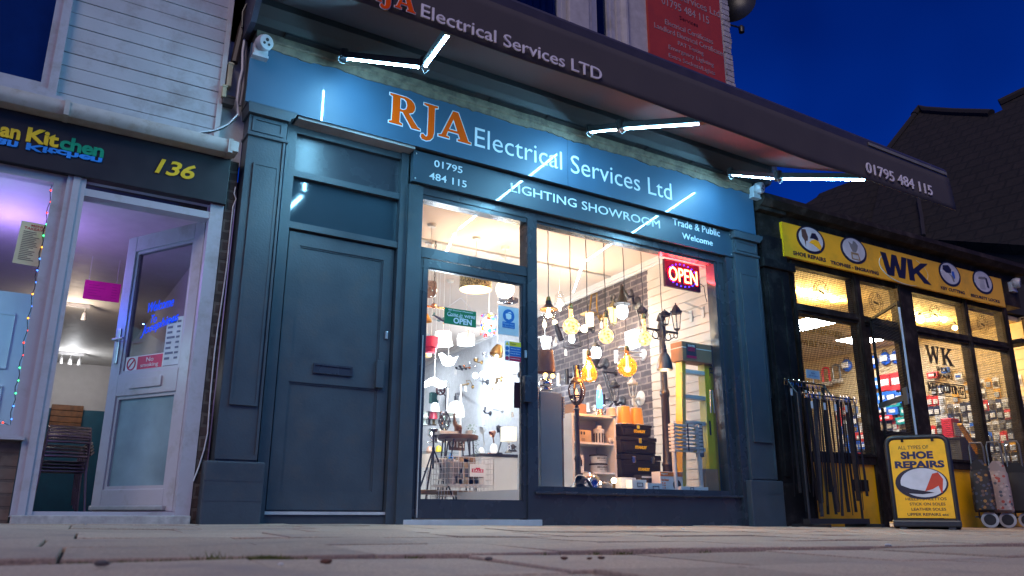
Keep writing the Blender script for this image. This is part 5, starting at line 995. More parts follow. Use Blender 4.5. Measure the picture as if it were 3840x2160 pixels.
t = thing('led_open_sign', 'lit red and blue LED sign hanging in the display window', 'sign', ((x0+x1)/2, YO, z0)); g = G(); g.box((x0, YO, z0), (x1, YO+.025, z1), bev=.003); g.frame(x0, z0, x1, z1, .016, YO-.008, YO-.0005); bd = g.build('board', mat('sign_maroon', (.05, .002, .012), .35), t)
g = G(); word(g, 'OPEN', (x0+.055, zc-.075), (x1-.04, zc+.075), YO-.008, -.004, 0, 1.0, .004); lt = g.build('lettering', glow('led_open_core', (1.0, .42, .16), 9), bd)
g = G(); word(g, 'OPEN', (x0+.038, zc-.088), (x1-.026, zc+.088), YO-.003, .05, 0, .92, .002); g.build('lettering_halo', glow('led_red', (1, .0, .012), 2.2), bd)
for i in range(22):
    aa = 2*math.pi*i/22; px, pz = (x0+x1)/2+(x1-x0)*.42*math.cos(aa), zc+.118*math.sin(aa)
    if abs(math.sin(aa)) < .45: continue
    g = G(); g.ball((px, YO-.006, pz), .0075, seg=8, rings=6); g.build('led_dot', glow('led_blue', (.06, .04, 1), 6), bd, True)
g = G(); g.tube([(x0+.12, YO, z1), (x0+.12, YO, 2.93)], .0015, 4); g.tube([(x1-.12, YO, z1), (x1-.12, YO, 2.93)], .0015, 4); g.build('hanger', M_cable, t)
g = G(); g.tube([P(RA(*p_), YO-.02) for p_ in ((1635, 640), (1665, 660), (1678, 740), (1690, 800), (1708, 790), (1720, 700), (1712, 560), (1705, 470))], .0045, 6); g.build('lead', M_black, t, True)
al = bpy.data.lights.new('lamp_light', 'AREA'); al.shape = 'RECTANGLE'; al.size = x1-x0; al.size_y = .2; al.energy = 50; al.color = (1, .05, .07); ao = bpy.data.objects.new('lamp_light', al); COL.objects.link(ao); ao.parent = t; ao.location = Vector(((x0+x1)/2, YO-.012, zc))-t.location; ao.rotation_euler = (math.radians(-142), 0, 0)
q = WL(RA(1440, 420), .12); t = thing('ceiling_spotlight', 'pale bracket with a small spotlight head above the lit LED sign', 'camera', q); g = G(); g.box(q+Vector((-.12, -.03, -.02)), q+Vector((.06, .03, .02)), bev=.004); g.tube([q, q+Vector((.03, .0, .12))], .01); g.build('body', M_chr2, t)  # small spotlight head on a bracket, gives no light itself
q = WL(RA(1620, 470), .12); t = thing('door_closer', 'thin grey bar bracket under the ceiling beside the lit LED sign', 'bracket', q); g = G(); g.tube([q+Vector((-.14, -.0, .03)), q+Vector((.1, 0, -.02))], .014); g.build('bar', M_chr2, t)
# ---- seen through the glass door: hanging lamps
SG = 'lamps hanging in the showroom'
def hang(lab, p, Y, rg=R5, sc=2.07, up=0.0, cordr=.004, cat='pendant lamp', name='ceiling_lamp', cm=None):
    q = P(rg(*p), Y); t = thing(name, lab, cat, q, SG); k = mpp(q)/sc
    if up >= 0: g = G(); g.tube([(q.x, q.y, 2.94), q+Vector((0, 0, up*k))], cordr, 6); g.lathe([(0, 2.92), (.04, 2.92), (.05, 2.95), (0, 2.95)], (q.x, q.y, 0), 14); g.build('cord', cm or M_wlamp, t)
    return t, q, k
def citymat():
    if 'city_shade' in MATS: return MATS['city_shade']
    m, n, l = nodes('city_shade'); b = n['Principled BSDF']; t = n.new('ShaderNodeTexCoord'); mp = n.new('ShaderNodeMapping'); mp.inputs['Scale'].default_value = (26, 26, 9); l.new(t.outputs['Object'], mp.inputs[0])
    v = n.new('ShaderNodeTexVoronoi'); v.feature = 'F1'; v.distance = 'CHEBYCHEV'; l.new(mp.outputs[0], v.inputs['Vector']); r = n.new('ShaderNodeValToRGB'); r.color_ramp.interpolation = 'CONSTANT'; r.color_ramp.elements[1].position = .45; r.color_ramp.elements[0].color = (.06, .05, .04, 1); r.color_ramp.elements[1].color = (.55, .42, .2, 1)
    l.new(v.outputs['Distance'], r.inputs[0]); l.new(r.outputs[0], b.inputs['Base Color']); b.inputs['Metallic'].default_value = .6; b.inputs['Roughness'].default_value = .3; b.inputs['Emission Strength'].default_value = .35; l.new(r.outputs[0], b.inputs['Emission Color']); MATS['city_shade'] = m; return m
t, q, k = hang('large drum pendant with gold cityscape pattern above the green door sign', (588, 740), 1.6, up=40)
g = G(); g.lathe([(125*k, 52*k), (127*k, -62*k), (124*k, -62*k), (122*k, 52*k)], q, 30); g.build('shade', citymat(), t, True)
g = G(); g.lathe([(122*k, 52*k), (122*k, -62*k)], q, 30); g.build('lining', mat('gold_lining', (.7, .5, .2), .4, emit=(1, .72, .35), es=1.3), t, True); g = G(); g.ball(q+Vector((0, 0, -15*k)), 24*k); g.build('bulb', LITW, t, True); point_light('lamp_light', q+Vector((0, 0, -20*k)), 37, WARM, .06, t)
t, q, k = hang('round frosted globe pendant glowing white beside the drum pendant', (816, 795), 1.7, up=70)
g = G(); g.ball(q, 74*k, seg=24, rings=16); g.build('globe', mat('textured_globe', (.7, .65, .55), .3, emit=(1, .90, .72), es=2.6, bump=.8, bscale=90), t, True); point_light('lamp_light', q+Vector((0, -.2, -.2)), 31, WARM, .08, t)
t, q, k = hang('chrome mirrored bowl pendant under the frosted globe', (838, 895), 2.6, up=30)
g = G(); g.lathe([(84*k, 20*k), (80*k, 0), (60*k, -8*k), (0, -14*k), (58*k, -4*k), (78*k, 4*k)], q, 26); g.build('bowl', M_chrome, t, True)
t, q, k = hang('clear smoked glass dome pendant cut off by the door frame', (232, 800), 1.5, up=70)
g = G(); g.lathe([(20*k, 72*k), (50*k, 60*k), (56*k, 10*k), (52*k, -40*k), (30*k, -58*k), (0, -60*k)], q, 24); g.build('dome', glass('smoked_glass', (.72, .58, .48), 1.6, .02, .15, (.5, .35, .25)), t, True); g = G(); g.ball(q+Vector((0, 0, 10*k)), 16*k); g.build('bulb', M_wlamp, t, True)
q = P(R5(262, 925), 1.9); k = mpp(q)/2.07; t = thing('chain_lamp', 'copper rod lamp bar on a black chain behind the glass door', 'pendant lamp', q, SG)
g = G(); zz = q.z; i = 0
while zz < 2.9: g.tube(arc((q.x, q.y, zz+.022), .011, 0, 360, 10, (1, 0, 0) if i % 2 else (0, 1, 0), (0, 0, 1.9))[:-1], .003, 5, True); zz += .035; i += 1
g.build('chain', M_dark, t); g = G(); g.tube([P(R5(195, 925), 1.9), P(R5(345, 945), 1.9)], .012, 10); g.ball(q, .03); g.build('bar', M_copper, t, True)
def discs(o, prof, m, t, nm='shade', seg=26): g = G(); g.lathe(prof, o, seg); return g.build(nm, m, t, True)
t, q, k = hang('multicoloured glass disc chandelier glowing behind the door', (690, 1000), 2.0, up=10)
g = G(); g.tube(arc(q, 62*k, 0, 360, 26, (1, 0, 0), (0, 1, 0))[:-1], .006, 6, True); g.tube(arc(q+Vector((0, 0, -60*k)), 50*k, 0, 360, 26, (1, 0, 0), (0, 1, 0))[:-1], .004, 6, True); g.build('ring', M_chrome, t)
rng = random.Random(21)
for nm, cc in (('red', (.75, .04, .02)), ('blue', (.02, .10, .75)), ('amber', (.85, .40, .03)), ('clear', (.8, .8, .82))):
    g = G()
    for i in range(15):
        a = rng.uniform(0, 6.28); rr = (62 if rng.random() < .75 else 36)*k; zz = -rng.uniform(5, 150)*k; c = q+Vector((rr*math.cos(a), rr*math.sin(a), zz)); M = Matrix.Translation(c) @ Matrix.Rotation(a, 4, 'Z') @ Matrix.Rotation(math.pi/2, 4, 'Y'); r0 = rng.uniform(10, 17)*k; g.lathe([(0, -.002), (r0, -.002), (r0, .002), (0, .002)], (0, 0, 0), 12, M)
    g.build('glass_drops', mat('drop_'+nm, cc, .1, emit=cc, es=.8), t)
g = G(); g.ball(q+Vector((0, 0, -70*k)), 34*k); g.build('bulb', LITC, t, True); point_light('lamp_light', q+Vector((0, -.25, -60*k)), 27, COOL, .08, t)
t, q, k = hang('white glass bell pendant lit behind the green door sign', (335, 1150), 2.4, up=30)
discs(q, [(10*k, 30*k), (60*k, 22*k), (66*k, -30*k), (78*k, -80*k), (74*k, -84*k), (40*k, -70*k), (0, -66*k)], mat('lit_opal', (.7, .7, .68), .3, emit=(1, .95, .88), es=1.5), t); point_light('lamp_light', q+Vector((0, 0, -110*k)), 27, COOL, .08, t)
t, q, k = hang('wide white drum pendant with a price tag behind the green door sign', (512, 1180), 2.5, up=40)
discs(q, [(0, 40*k), (62*k, 32*k), (70*k, 0), (66*k, -48*k), (0, -58*k)], mat('lit_opal2', (.7, .7, .7), .3, emit=(1, .97, .95), es=2.2), t); g = G(); g.box(q+Vector((-36*k, -.12, -10*k)), q+Vector((-16*k, -.118, 50*k))); g.build('price_tag', M_paper, t); point_light('lamp_light', q+Vector((0, 0, -80*k)), 31, COOL, .08, t)
t, q, k = hang('red three-tiered drum pendant behind the glass door', (242, 1190), 2.3, up=20); discs(q, [(0, 22*k), (54*k, 22*k), (54*k, -20*k), (58*k, -20*k), (58*k, -62*k), (40*k, -62*k), (40*k, -100*k), (0, -100*k)], mat('red_shade', (.42, .015, .05), .6, emit=(.6, .02, .06), es=.15), t)
t, q, k = hang('yellow metal cone pendant half hidden by the door frame', (205, 1000), 2.0, up=10); discs(q, [(0, 18*k), (10*k, 16*k), (46*k, -50*k), (44*k, -50*k), (6*k, 10*k)], mat('yellow_enamel', (.6, .30, .03), .35), t)
t, q, k = hang('pale blue saucer pendant below the yellow cone', (208, 1160), 2.8, up=20); discs(q, [(0, 22*k), (14*k, 18*k), (44*k, -18*k), (40*k, -18*k), (0, 8*k)], mat('blue_enamel', (.2, .35, .42), .35), t)
t, q, k = hang('small gold wire basket pendant low at the door frame', (206, 1300), 2.6, up=30); discs(q, [(10*k, 26*k), (40*k, 6*k), (36*k, -22*k), (0, -28*k)], mat('lit_gold', (.5, .35, .15), .3, .5, emit=(1, .7, .3), es=.6), t)
t, q, k = hang('white butterfly shaped pendant glowing through the door', (376, 1340), 3.2, up=20); g = G()
g.prism([(0, -50*k), (30*k, -46*k), (70*k, 28*k), (40*k, 14*k), (16*k, 8*k), (0, 24*k), (-16*k, 8*k), (-40*k, 22*k), (-72*k, 40*k), (-34*k, -40*k)], -.05, .05, Matrix.Translation(q)); g.build('shade', LITC, t); point_light('lamp_light', q+Vector((0, 0, -.25)), 43, COOL, .1, t)
t, q, k = hang('white wavy ribbon pendant glowing behind the glass door', (268, 275), 2.6, R6, up=0, cordr=.003); g = G(); n = 24; v = []; f = []
for i in range(n+1):
    u = i/n; x = (-92+190*u)*k; z = (-18+26*math.sin(u*7-1.2)*.6+20*u)*k; h = (20+10*math.sin(u*3.1))*k; v += [(q.x+x, q.y-.02, q.z+z-h), (q.x+x, q.y-.02, q.z+z+h), (q.x+x, q.y+.02, q.z+z+h), (q.x+x, q.y+.02, q.z+z-h)]
for i in range(n):
    for j in range(4): f.append((4*i+j, 4*i+(j+1) % 4, 4*i+4+(j+1) % 4, 4*i+4+j))
f += [(0, 1, 2, 3), (4*n, 4*n+1, 4*n+2, 4*n+3)]; g.raw(v, f); g.build('ribbon', LITC, t, True); point_light('lamp_light', q+Vector((0, -.1, -.2)), 37, COOL, .1, t)
t, q, k = hang('ribbed gold bell lampshade hanging tilted beside the notice stickers', (757, 1270), 2.2, up=60); M = Matrix.Translation(q) @ Matrix.Rotation(.35, 4, 'Y'); g = G(); g.lathe([(14*k, 46*k), (26*k, 40*k), (44*k, 0), (52*k, -42*k), (49*k, -42*k), (40*k, 0), (12*k, 38*k)], (0, 0, 0), 28, M, .03, 9); g.build('shade', M_brass, t, True); g = G(); g.ball(q+Vector((-.01, 0, -46*k)), 13*k); g.build('bulb', LITC, t, True)
# model aeroplane
q = P(R5(305, 1020), 1.9); k = mpp(q)/2.07; t = thing('toy_aeroplane_lamp', 'dark toy aeroplane lamp hanging left of the green door sign', 'lamp', q, SG)
M = Matrix.Translation(q) @ Matrix.Rotation(.35, 4, 'Y') @ Matrix.Rotation(math.pi/2, 4, 'Y'); g = G(); g.lathe([(0, -60*k), (5*k, -58*k), (9*k, -20*k), (13*k, 20*k), (12*k, 45*k), (0, 50*k)], (0, 0, 0), 12, M); g.build('fuselage', mat('navy_enamel', (.02, .03, .08), .35), t, True)
g = G(); M2 = Matrix.Translation(q) @ Matrix.Rotation(.35, 4, 'Y'); g.box((10*k, -62*k, -3*k), (32*k, 62*k, 1*k), M2); g.box((-58*k, -22*k, -2*k), (-46*k, 22*k, 1*k), M2); g.box((-60*k, -2*k, 0), (-46*k, 2*k, 22*k), M2); g.build('wings', mat('green_enamel', (.05, .16, .16), .4), t); g = G(); g.box((48*k, -4*k, -26*k), (52*k, 4*k, 26*k), M2); g.build('propeller', mat('orange_print', (.75, .2, .02)), t); g = G(); g.tube([q, (q.x, q.y, 2.95)], .002, 5); g.build('cord', M_cable, t)
# track rail on the ceiling
for y, lab in ((1.95, 'white lighting track along the ceiling, nearer the street'), (5.2, 'white lighting track along the ceiling, deeper in the shop')):
    t = thing('lighting_track', lab, 'track', (4.4, y, 2.93)); g = G(); g.box((2.6, y-.018, 2.925), (6.1, y+.018, 2.95)); g.build('rail', mat('grey_rail', (.42, .42, .42), .4), t)
    for x in (3.0, 3.6, 4.5, 5.2): g = G(); g.lathe([(0, 2.895), (.025, 2.9), (.03, 2.925), (0, 2.925)], (x, y, 0), 12); g.build('adaptor', M_wlamp, t, True)
q = P(RA(358, 700), 1.95); k = mpp(q)/2.4153; t = thing('ceiling_lamp', 'clear glass bell pendant with tall warm bulb behind the bronze disc pendant', 'pendant lamp', q, SG)
g = G(); g.tube([q, (q.x, q.y, 2.9)], .004, 6); g.build('cord', M_wlamp, t); g = G(); g.lathe([(12*k, 0), (40*k, -50*k), (48*k, -110*k), (60*k, -180*k)], q, 22); g.build('shade', M_clear, t, True); g = G(); g.lathe([(0, -70*k), (16*k, -90*k), (18*k, -150*k), (8*k, -190*k), (0, -195*k)], q, 14); g.build('bulb', LITW, t, True); point_light('lamp_light', q+Vector((0, -.1, -120*k)), 18, WARM, .05, t)
# added flat light panels, no such fittings seen: they whiten the back of the shop
for i, (x, y) in enumerate(((4.2, 6.4), (5.6, 7.6), (4.0, 8.8))):
    t = thing('ceiling_panel_light', 'added light panel in the shop ceiling', 'ceiling light', (x, y, 2.93), 'added light panels in the showroom ceiling'); t['label'] = ('added square light panel over the middle of the showroom', 'added square light panel above the counter', 'added square light panel at the back of the showroom')[i]
    g = G(); g.frame(x-.3, y-.3, x+.3, y+.3, .02, 2.92, 2.95)
    for v in g.bm.verts: v.co = Vector((v.co.x, v.co.z, v.co.y))
    g.build('frame', M_wlamp, t); g = G(); g.box((x-.28, y-.28, 2.932), (x+.28, y+.28, 2.946)); g.build('diffuser', glow('added_panel_glow', (.90, .95, 1.0), 45), t)
# ---- signs on the door glass
def gsign(name, lab, p0, p1, m, cat='sign'):
    a, b = P(p0, .052), P(p1, .052); t = thing(name, lab, cat, ((a.x+b.x)/2, .05, b.z)); g = G(); g.box((a.x, .052, b.z), (b.x, .058, a.z)); return t, g.build('board', m, t), a.x, b.x, b.z, a.z
t, bd, x0, x1, z0, z1 = gsign('come_in_sign', 'green come in we are open sign hanging in the glass door', R5(347, 935), R5(590, 1095), mat('sign_green', (.005, .17, .06), .4)); w, h = x1-x0, z1-z0
for body, a, b, c, d, bo, sh in (('RJA Electrical Wholesaler', .12, .83, .9, .93, .01, 0), ('Come in', .08, .52, .56, .76, .0, .4), ("WE'RE", .62, .52, .97, .70, .02, 0), ('OPEN', .28, .08, .86, .45, .03, 0)): g = G(); word(g, body, (x0+w*a, z0+h*b), (x0+w*c, z0+h*d), .0515, bo, sh, th=.0012); g.build('lettering', M_letter, bd)
g = G(); g.tube([(x0+w*.12, .0515, z0+h*.5), (x0+w*.35, .0515, z0+h*.54), (x0+w*.6, .0515, z0+h*.47)], .0025, 5); g.build('flourish', M_letter, bd); g = G(); xm = (x0+x1)/2; g.tube([(x0+.01, .055, z1-.01), (xm, .055, z1+.10), (x1-.01, .055, z1-.01)], .0018, 4); g.build('cord', M_cable, t)
t, bd, x0, x1, z0, z1 = gsign('face_mask_sign', 'white sign with a blue face mask symbol on the door glass', R5(764, 920), R5(922, 1165), mat('sign_white', (.55, .58, .62), .5)); w, h = x1-x0, z1-z0
g = G(); g.disc(((x0+x1)/2, .0505, z0+h*.68), w*.28, w*.28, .0015); dk = g.build('symbol', mat('sign_blue', (.015, .13, .42), .5), bd); g = G(); g.prism([((x0+x1)/2+w*a, z0+h*.66+w*b) for a, b in ((-.15, .10), (0, .13), (.13, .08), (.12, -.08), (0, -.14), (-.12, -.10))], .0495, .0505); g.prism([((x0+x1)/2+w*a, z0+h*.66+w*b) for a, b in ((-.06, .17), (.08, .2), (.14, .14), (.02, .15))], .0495, .0505); g.build('mask', M_paper, dk)
g = G(); g.box((x0+w*.2, .0505, z0+h*.25), (x1-w*.2, .052, z0+h*.46)); pb = g.build('panel', mat('sign_blue', (.015, .13, .42)), bd)
for body, a in (('Please wear', .36), ('a face mask', .27)): g = G(); word(g, body, (x0+w*.24, z0+h*a), (x1-w*.24, z0+h*(a+.07)), .05, .01, th=.001); g.build('lettering', mat('pale_blue_vinyl', (.2, .36, .6), .5), pb)
t, bd, x0, x1, z0, z1 = gsign('caution_sign', 'yellow, blue and red safety notice low on the door glass', R5(815, 1195), R5(938, 1362), M_paper); h = z1-z0; w = x1-x0
for i, (m, txt) in enumerate(((mat('sign_red', (.55, .02, .08)), 'No unauthorised entry'), (mat('sign_blue', (.015, .13, .42)), 'Keep your distance'), (mat('sign_blue', (.015, .13, .42)), 'Wash your hands'), (mat('sign_yellow', (.75, .55, .02), .5), 'Caution'))):
    za = z0+h*(.01+.25*i); g = G(); g.box((x0+w*.28, .0505, za), (x1, .052, za+h*.23)); bb = g.build('panel', m, bd); g = G(); word(g, txt, (x0+w*.34, za+h*.09), (x1-w*.08 if i < 3 else x0+w*.68, za+h*.15), .05, .0, th=.001); g.build('lettering', M_paper if i < 3 else M_dark, bb)
    g = G(); cx, cz = x0+w*.14, za+h*.115
    if i == 3: g.prism([(cx-w*.12, cz-h*.08), (cx+w*.12, cz-h*.08), (cx, cz+h*.1)], .0505, .052)
    else: g.disc((cx, .0505, cz), w*.11, w*.11, .0015)
    g.build('symbol', m, bd)
t, bd, x0, x1, z0, z1 = gsign('dark_poster', 'dark maroon card at the right edge of the door glass behind the handle', R6(888, 275), R6(934, 478), mat('maroon_card', (.04, .008, .014), .5), 'poster')
# ---- counter and its lamps (along the side wall)
CO = .62
qa, qb = hit(R6(936, 820), Vector((6.04, .1, 0))+WN*CO, WN), hit(R6(640, 860), Vector((6.04, .1, 0))+WN*CO, WN); zc = .90
ya = 4.6
t = thing('counter', 'white fronted counter with dark worktop along the lamp wall', 'counter', (shopwall_x(6)-CO, ya, .02)); g = G(); wallbox(g, ya, 9.6, .02, zc-.04, .0, CO-.03); g.build('cabinet', M_shelf, t); g = G(); wallbox(g, ya-.02, 9.6, zc-.04, zc, .0, CO); g.build('worktop', mat('dark_worktop', (.035, .033, .04), .35, var=.2), t)
for i in range(4): y0 = ya+.1+.9*i; g = G(); wallbox(g, y0, y0+.86, .06, zc-.06, CO-.03, CO-.012); dd = g.build('cupboard_door', M_shelf, t); g = G(); wallbox(g, y0+.1, y0+.26, zc-.17, zc-.155, CO-.012, CO+.012); g.build('handle', M_dark, dd)
def oncounter(lab, p, off, name='table_lamp', cat='table lamp'):
    q = hit(R6(*p), Vector((6.04, .1, 0))+WN*off, WN); t = thing(name, lab, cat, (q.x, q.y, zc), 'lamps standing on the counter'); return t, q, mpp(q)/2.07
def desk(lab, p, m, rg=.28, tilt=.7, r=28, h=34):
    t, q, k = oncounter(lab, p, rg); g = G(); g.lathe([(0, zc), (.07, zc), (.06, zc+.02), (0, zc+.025)], (q.x, q.y+.03, 0), 16); g.tube([(q.x, q.y+.03, zc+.02), (q.x+.06, q.y+.05, (zc+q.z)/2), q], .009, 8); g.build('stand', m, t, True); M = Matrix.Translation(q) @ Matrix.Rotation(tilt, 4, 'Y'); g = G(); g.lathe([(0, h*.9*k), (12*k, h*.8*k), (r*k, -h*.3*k), ((r-2)*k, -h*.3*k), (10*k, h*.6*k)], (0, 0, 0), 20, M); g.build('shade', m, t, True)
desk('glossy black desk lamp with tilted head on the counter', (772, 640), M_black, .3, -.7, 32, 40); desk('copper desk lamp with tilted shade on the counter', (718, 676), M_copper, .35, .9, 30, 36); desk('white dish desk lamp facing forward on the counter', (640, 650), M_wlamp, .35, 1.2, 34, 24)
desk('small black clip lamp low on the counter beside the square shade', (880, 780), M_black, .35, -.6, 22, 28)
t, q, k = oncounter('square cream lampshade table lamp on the counter', (843, 680), .3); g = G(); g.box(q+Vector((-46*k, -46*k, -56*k)), q+Vector((46*k, 46*k, 56*k)), bev=.004); g.build('shade', mat('lit_cream', (.7, .66, .58), .6, emit=(1, .88, .7), es=.8), t); g = G(); g.lathe([(0, zc), (.06, zc), (.02, zc+.04), (.012, q.z-56*k), (0, q.z-56*k)], (q.x, q.y, 0), 14); g.build('stand', M_chrome, t, True)
for lab, p, r in (('small white egg lamp on the counter, left of two', (632, 820), 26), ('white teardrop lamp on the counter beside the egg lamp', (728, 805), 33)):
    t, q, k = oncounter(lab, p, .45); g = G(); zz = zc; g.lathe([(0, zz), (r*.7*k, zz), (r*k, zz+r*.7*k), (r*.8*k, zz+r*1.7*k), (r*.35*k, zz+r*2.2*k), (0, zz+r*2.25*k)], (q.x, q.y, 0), 20); g.build('shade', mat('opal_white', (.75, .75, .76), .3, emit=(1, .97, .95), es=.5), t, True)
# ---- lamps on the pale wall above the counter
WG = 'wall lights on the pale papered wall'
def wl2(lab, p, off, name='wall_light', cat='wall light'):
    q = WL(R6(*p), off); t = thing(name, lab, cat, q, WG); k = mpp(q)/2.07; return t, q, k
def globe2(lab, p, plate, gl, m, r=22):
    t, q, k = wl2(lab, p, .18); wp = WL(R6(*plate)); wallplate(t, wp, 24*k, m)
    g = G(); g.tube([wp, wp+WN*.1, q+Vector((0, 0, -40*k))], .012, 8)
    for i, gp in enumerate(gl):
        e = WL(R6(*gp), .2); g.tube([wp+WN*.08, Vector((e.x, e.y, e.z-34*k)), Vector((e.x, e.y, e.z-16*k))], .011, 8)
    g.build('arm', m, t, True)
    for gp in gl: e = WL(R6(*gp), .2); g = G(); g.ball(e, r*k); g.build('globe', LITC, t, True)
    point_light('lamp_light', q+WN*.15, 27, COOL, .1, t)
globe2('black pipe wall light with two white globes', (640, 250), (682, 275), ((585, 225), (642, 215)), M_dark, 24); globe2('brass twin-armed wall light with a dark plate', (750, 255), (790, 250), ((715, 300), (770, 300)), M_brass, 20)
for lab, p, m, r in (('crystal wall light near the ceiling above the globes', (655, 75), M_chrome, 20), ('gold flower wall light near the ceiling', (588, 118), M_brass, 20), ('glass cup wall light in the upper row', (540, 145), M_chrome, 16), ('copper cup wall light in the upper row', (496, 160), M_copper, 13), ('black cup wall light in the upper row', (466, 165), M_dark, 14), ('black stub wall light at the left of the upper row', (437, 172), M_dark, 12)):
    t, q, k = wl2(lab, p, .12); wallplate(t, q-WN*.12, r*.8*k, m); g = G(); g.tube([q-WN*.11, q], .009, 8); g.lathe([(4*k, 0), (r*.8*k, 4*k), (r*k, r*1.3*k), (r*.9*k, r*1.3*k), (r*.7*k, 6*k)], q, 14); g.build('cup', m, t, True)
    if m in (M_chrome, M_brass): g = G(); g.ball(q+Vector((0, 0, r*k)), r*.6*k, seg=10, rings=8); g.build('bulb', LITC, t, True)
t, q, k = wl2('dark disc wall light with a thin brass rod at the door edge', (910, 218), .03); wallplate(t, q-WN*.03, 22*k, M_dark); g = G(); g.tube([q, WL(R6(855, 215), .2)], .006); g.build('rod', M_brass, t)
t, q, k = wl2('brass picture light arched over the white price tag', (525, 300), .22); wp = WL(R6(568, 312)); wallplate(t, wp, 16*k, M_brass); g = G(); g.tube([wp, WL(R6(545, 265), .12), WL(R6(515, 262), .2), q], .006, 6); g.tube([WL(R6(468, 303), .22), WL(R6(532, 288), .22)], .016, 10); g.build('arm', M_brass, t, True)
q = WL(R6(315, 340), .12); t = thing('pulley_lamp', 'rusty brown pulley wheel lamp on a wall bracket', 'wall light', q, WG); k = mpp(q)/2.07; M = Matrix.Translation(q) @ Matrix.Rotation(math.pi/2, 4, 'X'); mr_ = mat('rust_brown', (.10, .03, .02), .6, .3); g = G(); g.lathe([(30*k, -.02), (37*k, -.025), (37*k, .025), (30*k, .02)], (0, 0, 0), 24, M); g.lathe([(0, -.02), (9*k, -.02), (9*k, .02), (0, .02)], (0, 0, 0), 14, M)
for j in range(6): a = j*math.pi/3; g.tube([q, q+Vector((math.cos(a), 0, math.sin(a)))*32*k], .010, 6)
g.build('wheel', mr_, t); wp = WL(R6(366, 395)); g = G(); g.box(wp+Vector((-.02, -.03, -.22)), wp+Vector((.02, .03, .22))); g.tube([wp, q], .012); g.build('bracket', M_brown, t)
q = WL(R6(262, 398), .2); t = thing('spirit_level_case', 'dark green boxed case hanging beside the pulley wheel', 'box', q); k = mpp(q)/2.07; g = G(); g.box(q+Vector((-32*k, -.05, -42*k)), q+Vector((32*k, .05, 42*k)), bev=.01); g.build('case', mat('dark_green', (.012, .07, .06), .5), t)
q = WL(R6(435, 460), .45); t = thing('wall_light', 'large white glass bell lamp on a black pipe elbow', 'wall light', q, WG); k = mpp(q)/2.07; discs(q, [(16*k, 40*k), (50*k, 22*k), (64*k, -20*k), (68*k, -85*k), (64*k, -85*k), (50*k, 10*k)], mat('milky_glass', (.6, .6, .58), .2, emit=(1, .95, .88), es=.9), t); g = G(); wp = WL(R6(475, 362)); g.tube([q+Vector((0, 0, 40*k)), q+Vector((0, 0, 92*k)), wp], .022, 10); g.lathe([(0, 36*k), (17*k, 38*k), (17*k, 76*k), (0, 78*k)], q, 14); g.build('pipe', M_dark, t, True); wallplate(t, wp, 18*k, M_dark); point_light('lamp_light', q+Vector((0, -.15, -.1)), 15, COOL, .08, t)
for lab, p in (('black three-armed candle wall bracket above the counter', (660, 515)), ):
    t, q, k = wl2(lab, p, .1); wallplate(t, q-WN*.1, 18*k, M_dark); g = G(); g.tube([q-WN*.1, q, q+Vector((0, 0, 45*k))], .012, 8); g.tube([q, q+Vector((-16*k, 0, 20*k))], .01, 8); g.lathe([(0, 25*k), (7*k, 26*k), (7*k, 48*k), (0, 50*k)], q, 10); g.build('arm', M_dark, t, True)
t, q, k = wl2('chrome swing-arm bracket on the pale wall above the black desk lamp', (760, 490), .18); g = G(); e = WL(R6(795, 495)); g.tube([e, e+WN*.08, WL(R6(722, 488), .2), WL(R6(718, 470), .2)], .008, 6); g.build('arm', M_chr2, t); wallplate(t, e, 16*k, M_chr2)
for i, (p, off) in enumerate((((377, 305), .15), ((432, 198), .15), ((508, 325), .2), ((300, 395), .22), ((653, 590), .12), ((873, 525), .12))):
    q = WL(R6(*p), off); k = mpp(q)/2.07; t = thing('price_tag', ('price tag left of the picture light', 'price tag below the row of cup lights', 'price tag under the brass picture light', 'price tag on the dark green case', 'price tag below the candle bracket', 'price tag at the right door edge')[i]+' on the pale wall', 'price tag', q, 'white price tags in the showroom'); g = G(); g.prism([(-12*k, -22*k), (12*k, -22*k), (12*k, 12*k), (4*k, 22*k), (-4*k, 22*k), (-12*k, 12*k)], 0, .002, Matrix.Translation(q)); g.build('card', M_paper, t)
# ---- wooden table, figures, plant, basket, tripod
q = P(R6(450, 690), 1.9); k = mpp(q)/2.07; zt = q.z; t = thing('side_table', 'round dark wooden table on thin black hairpin legs behind the door', 'table', (q.x, q.y, .02)); r = 158*k; g = G(); g.lathe([(0, zt-.045), (r*.96, zt-.045), (r, zt-.03), (r, zt-.004), (r*.98, zt), (0, zt)], (q.x, q.y, 0), 36); g.build('tabletop', M_wood, t, True)
for j in range(4):
    a = j*math.pi/2+.5; c = Vector((q.x+math.cos(a)*r*.72, q.y+math.sin(a)*r*.72, 0)); u = Vector((math.cos(a), math.sin(a), 0)); w = Vector((-math.sin(a), math.cos(a), 0)); g = G(); g.tube([c+w*.05+Vector((0, 0, zt-.05)), c+u*.1+w*.008+Vector((0, 0, .03)), c+u*.1-w*.008+Vector((0, 0, .03)), c-w*.05+Vector((0, 0, zt-.05))], .008, 6); g.build('leg', M_dark, t)
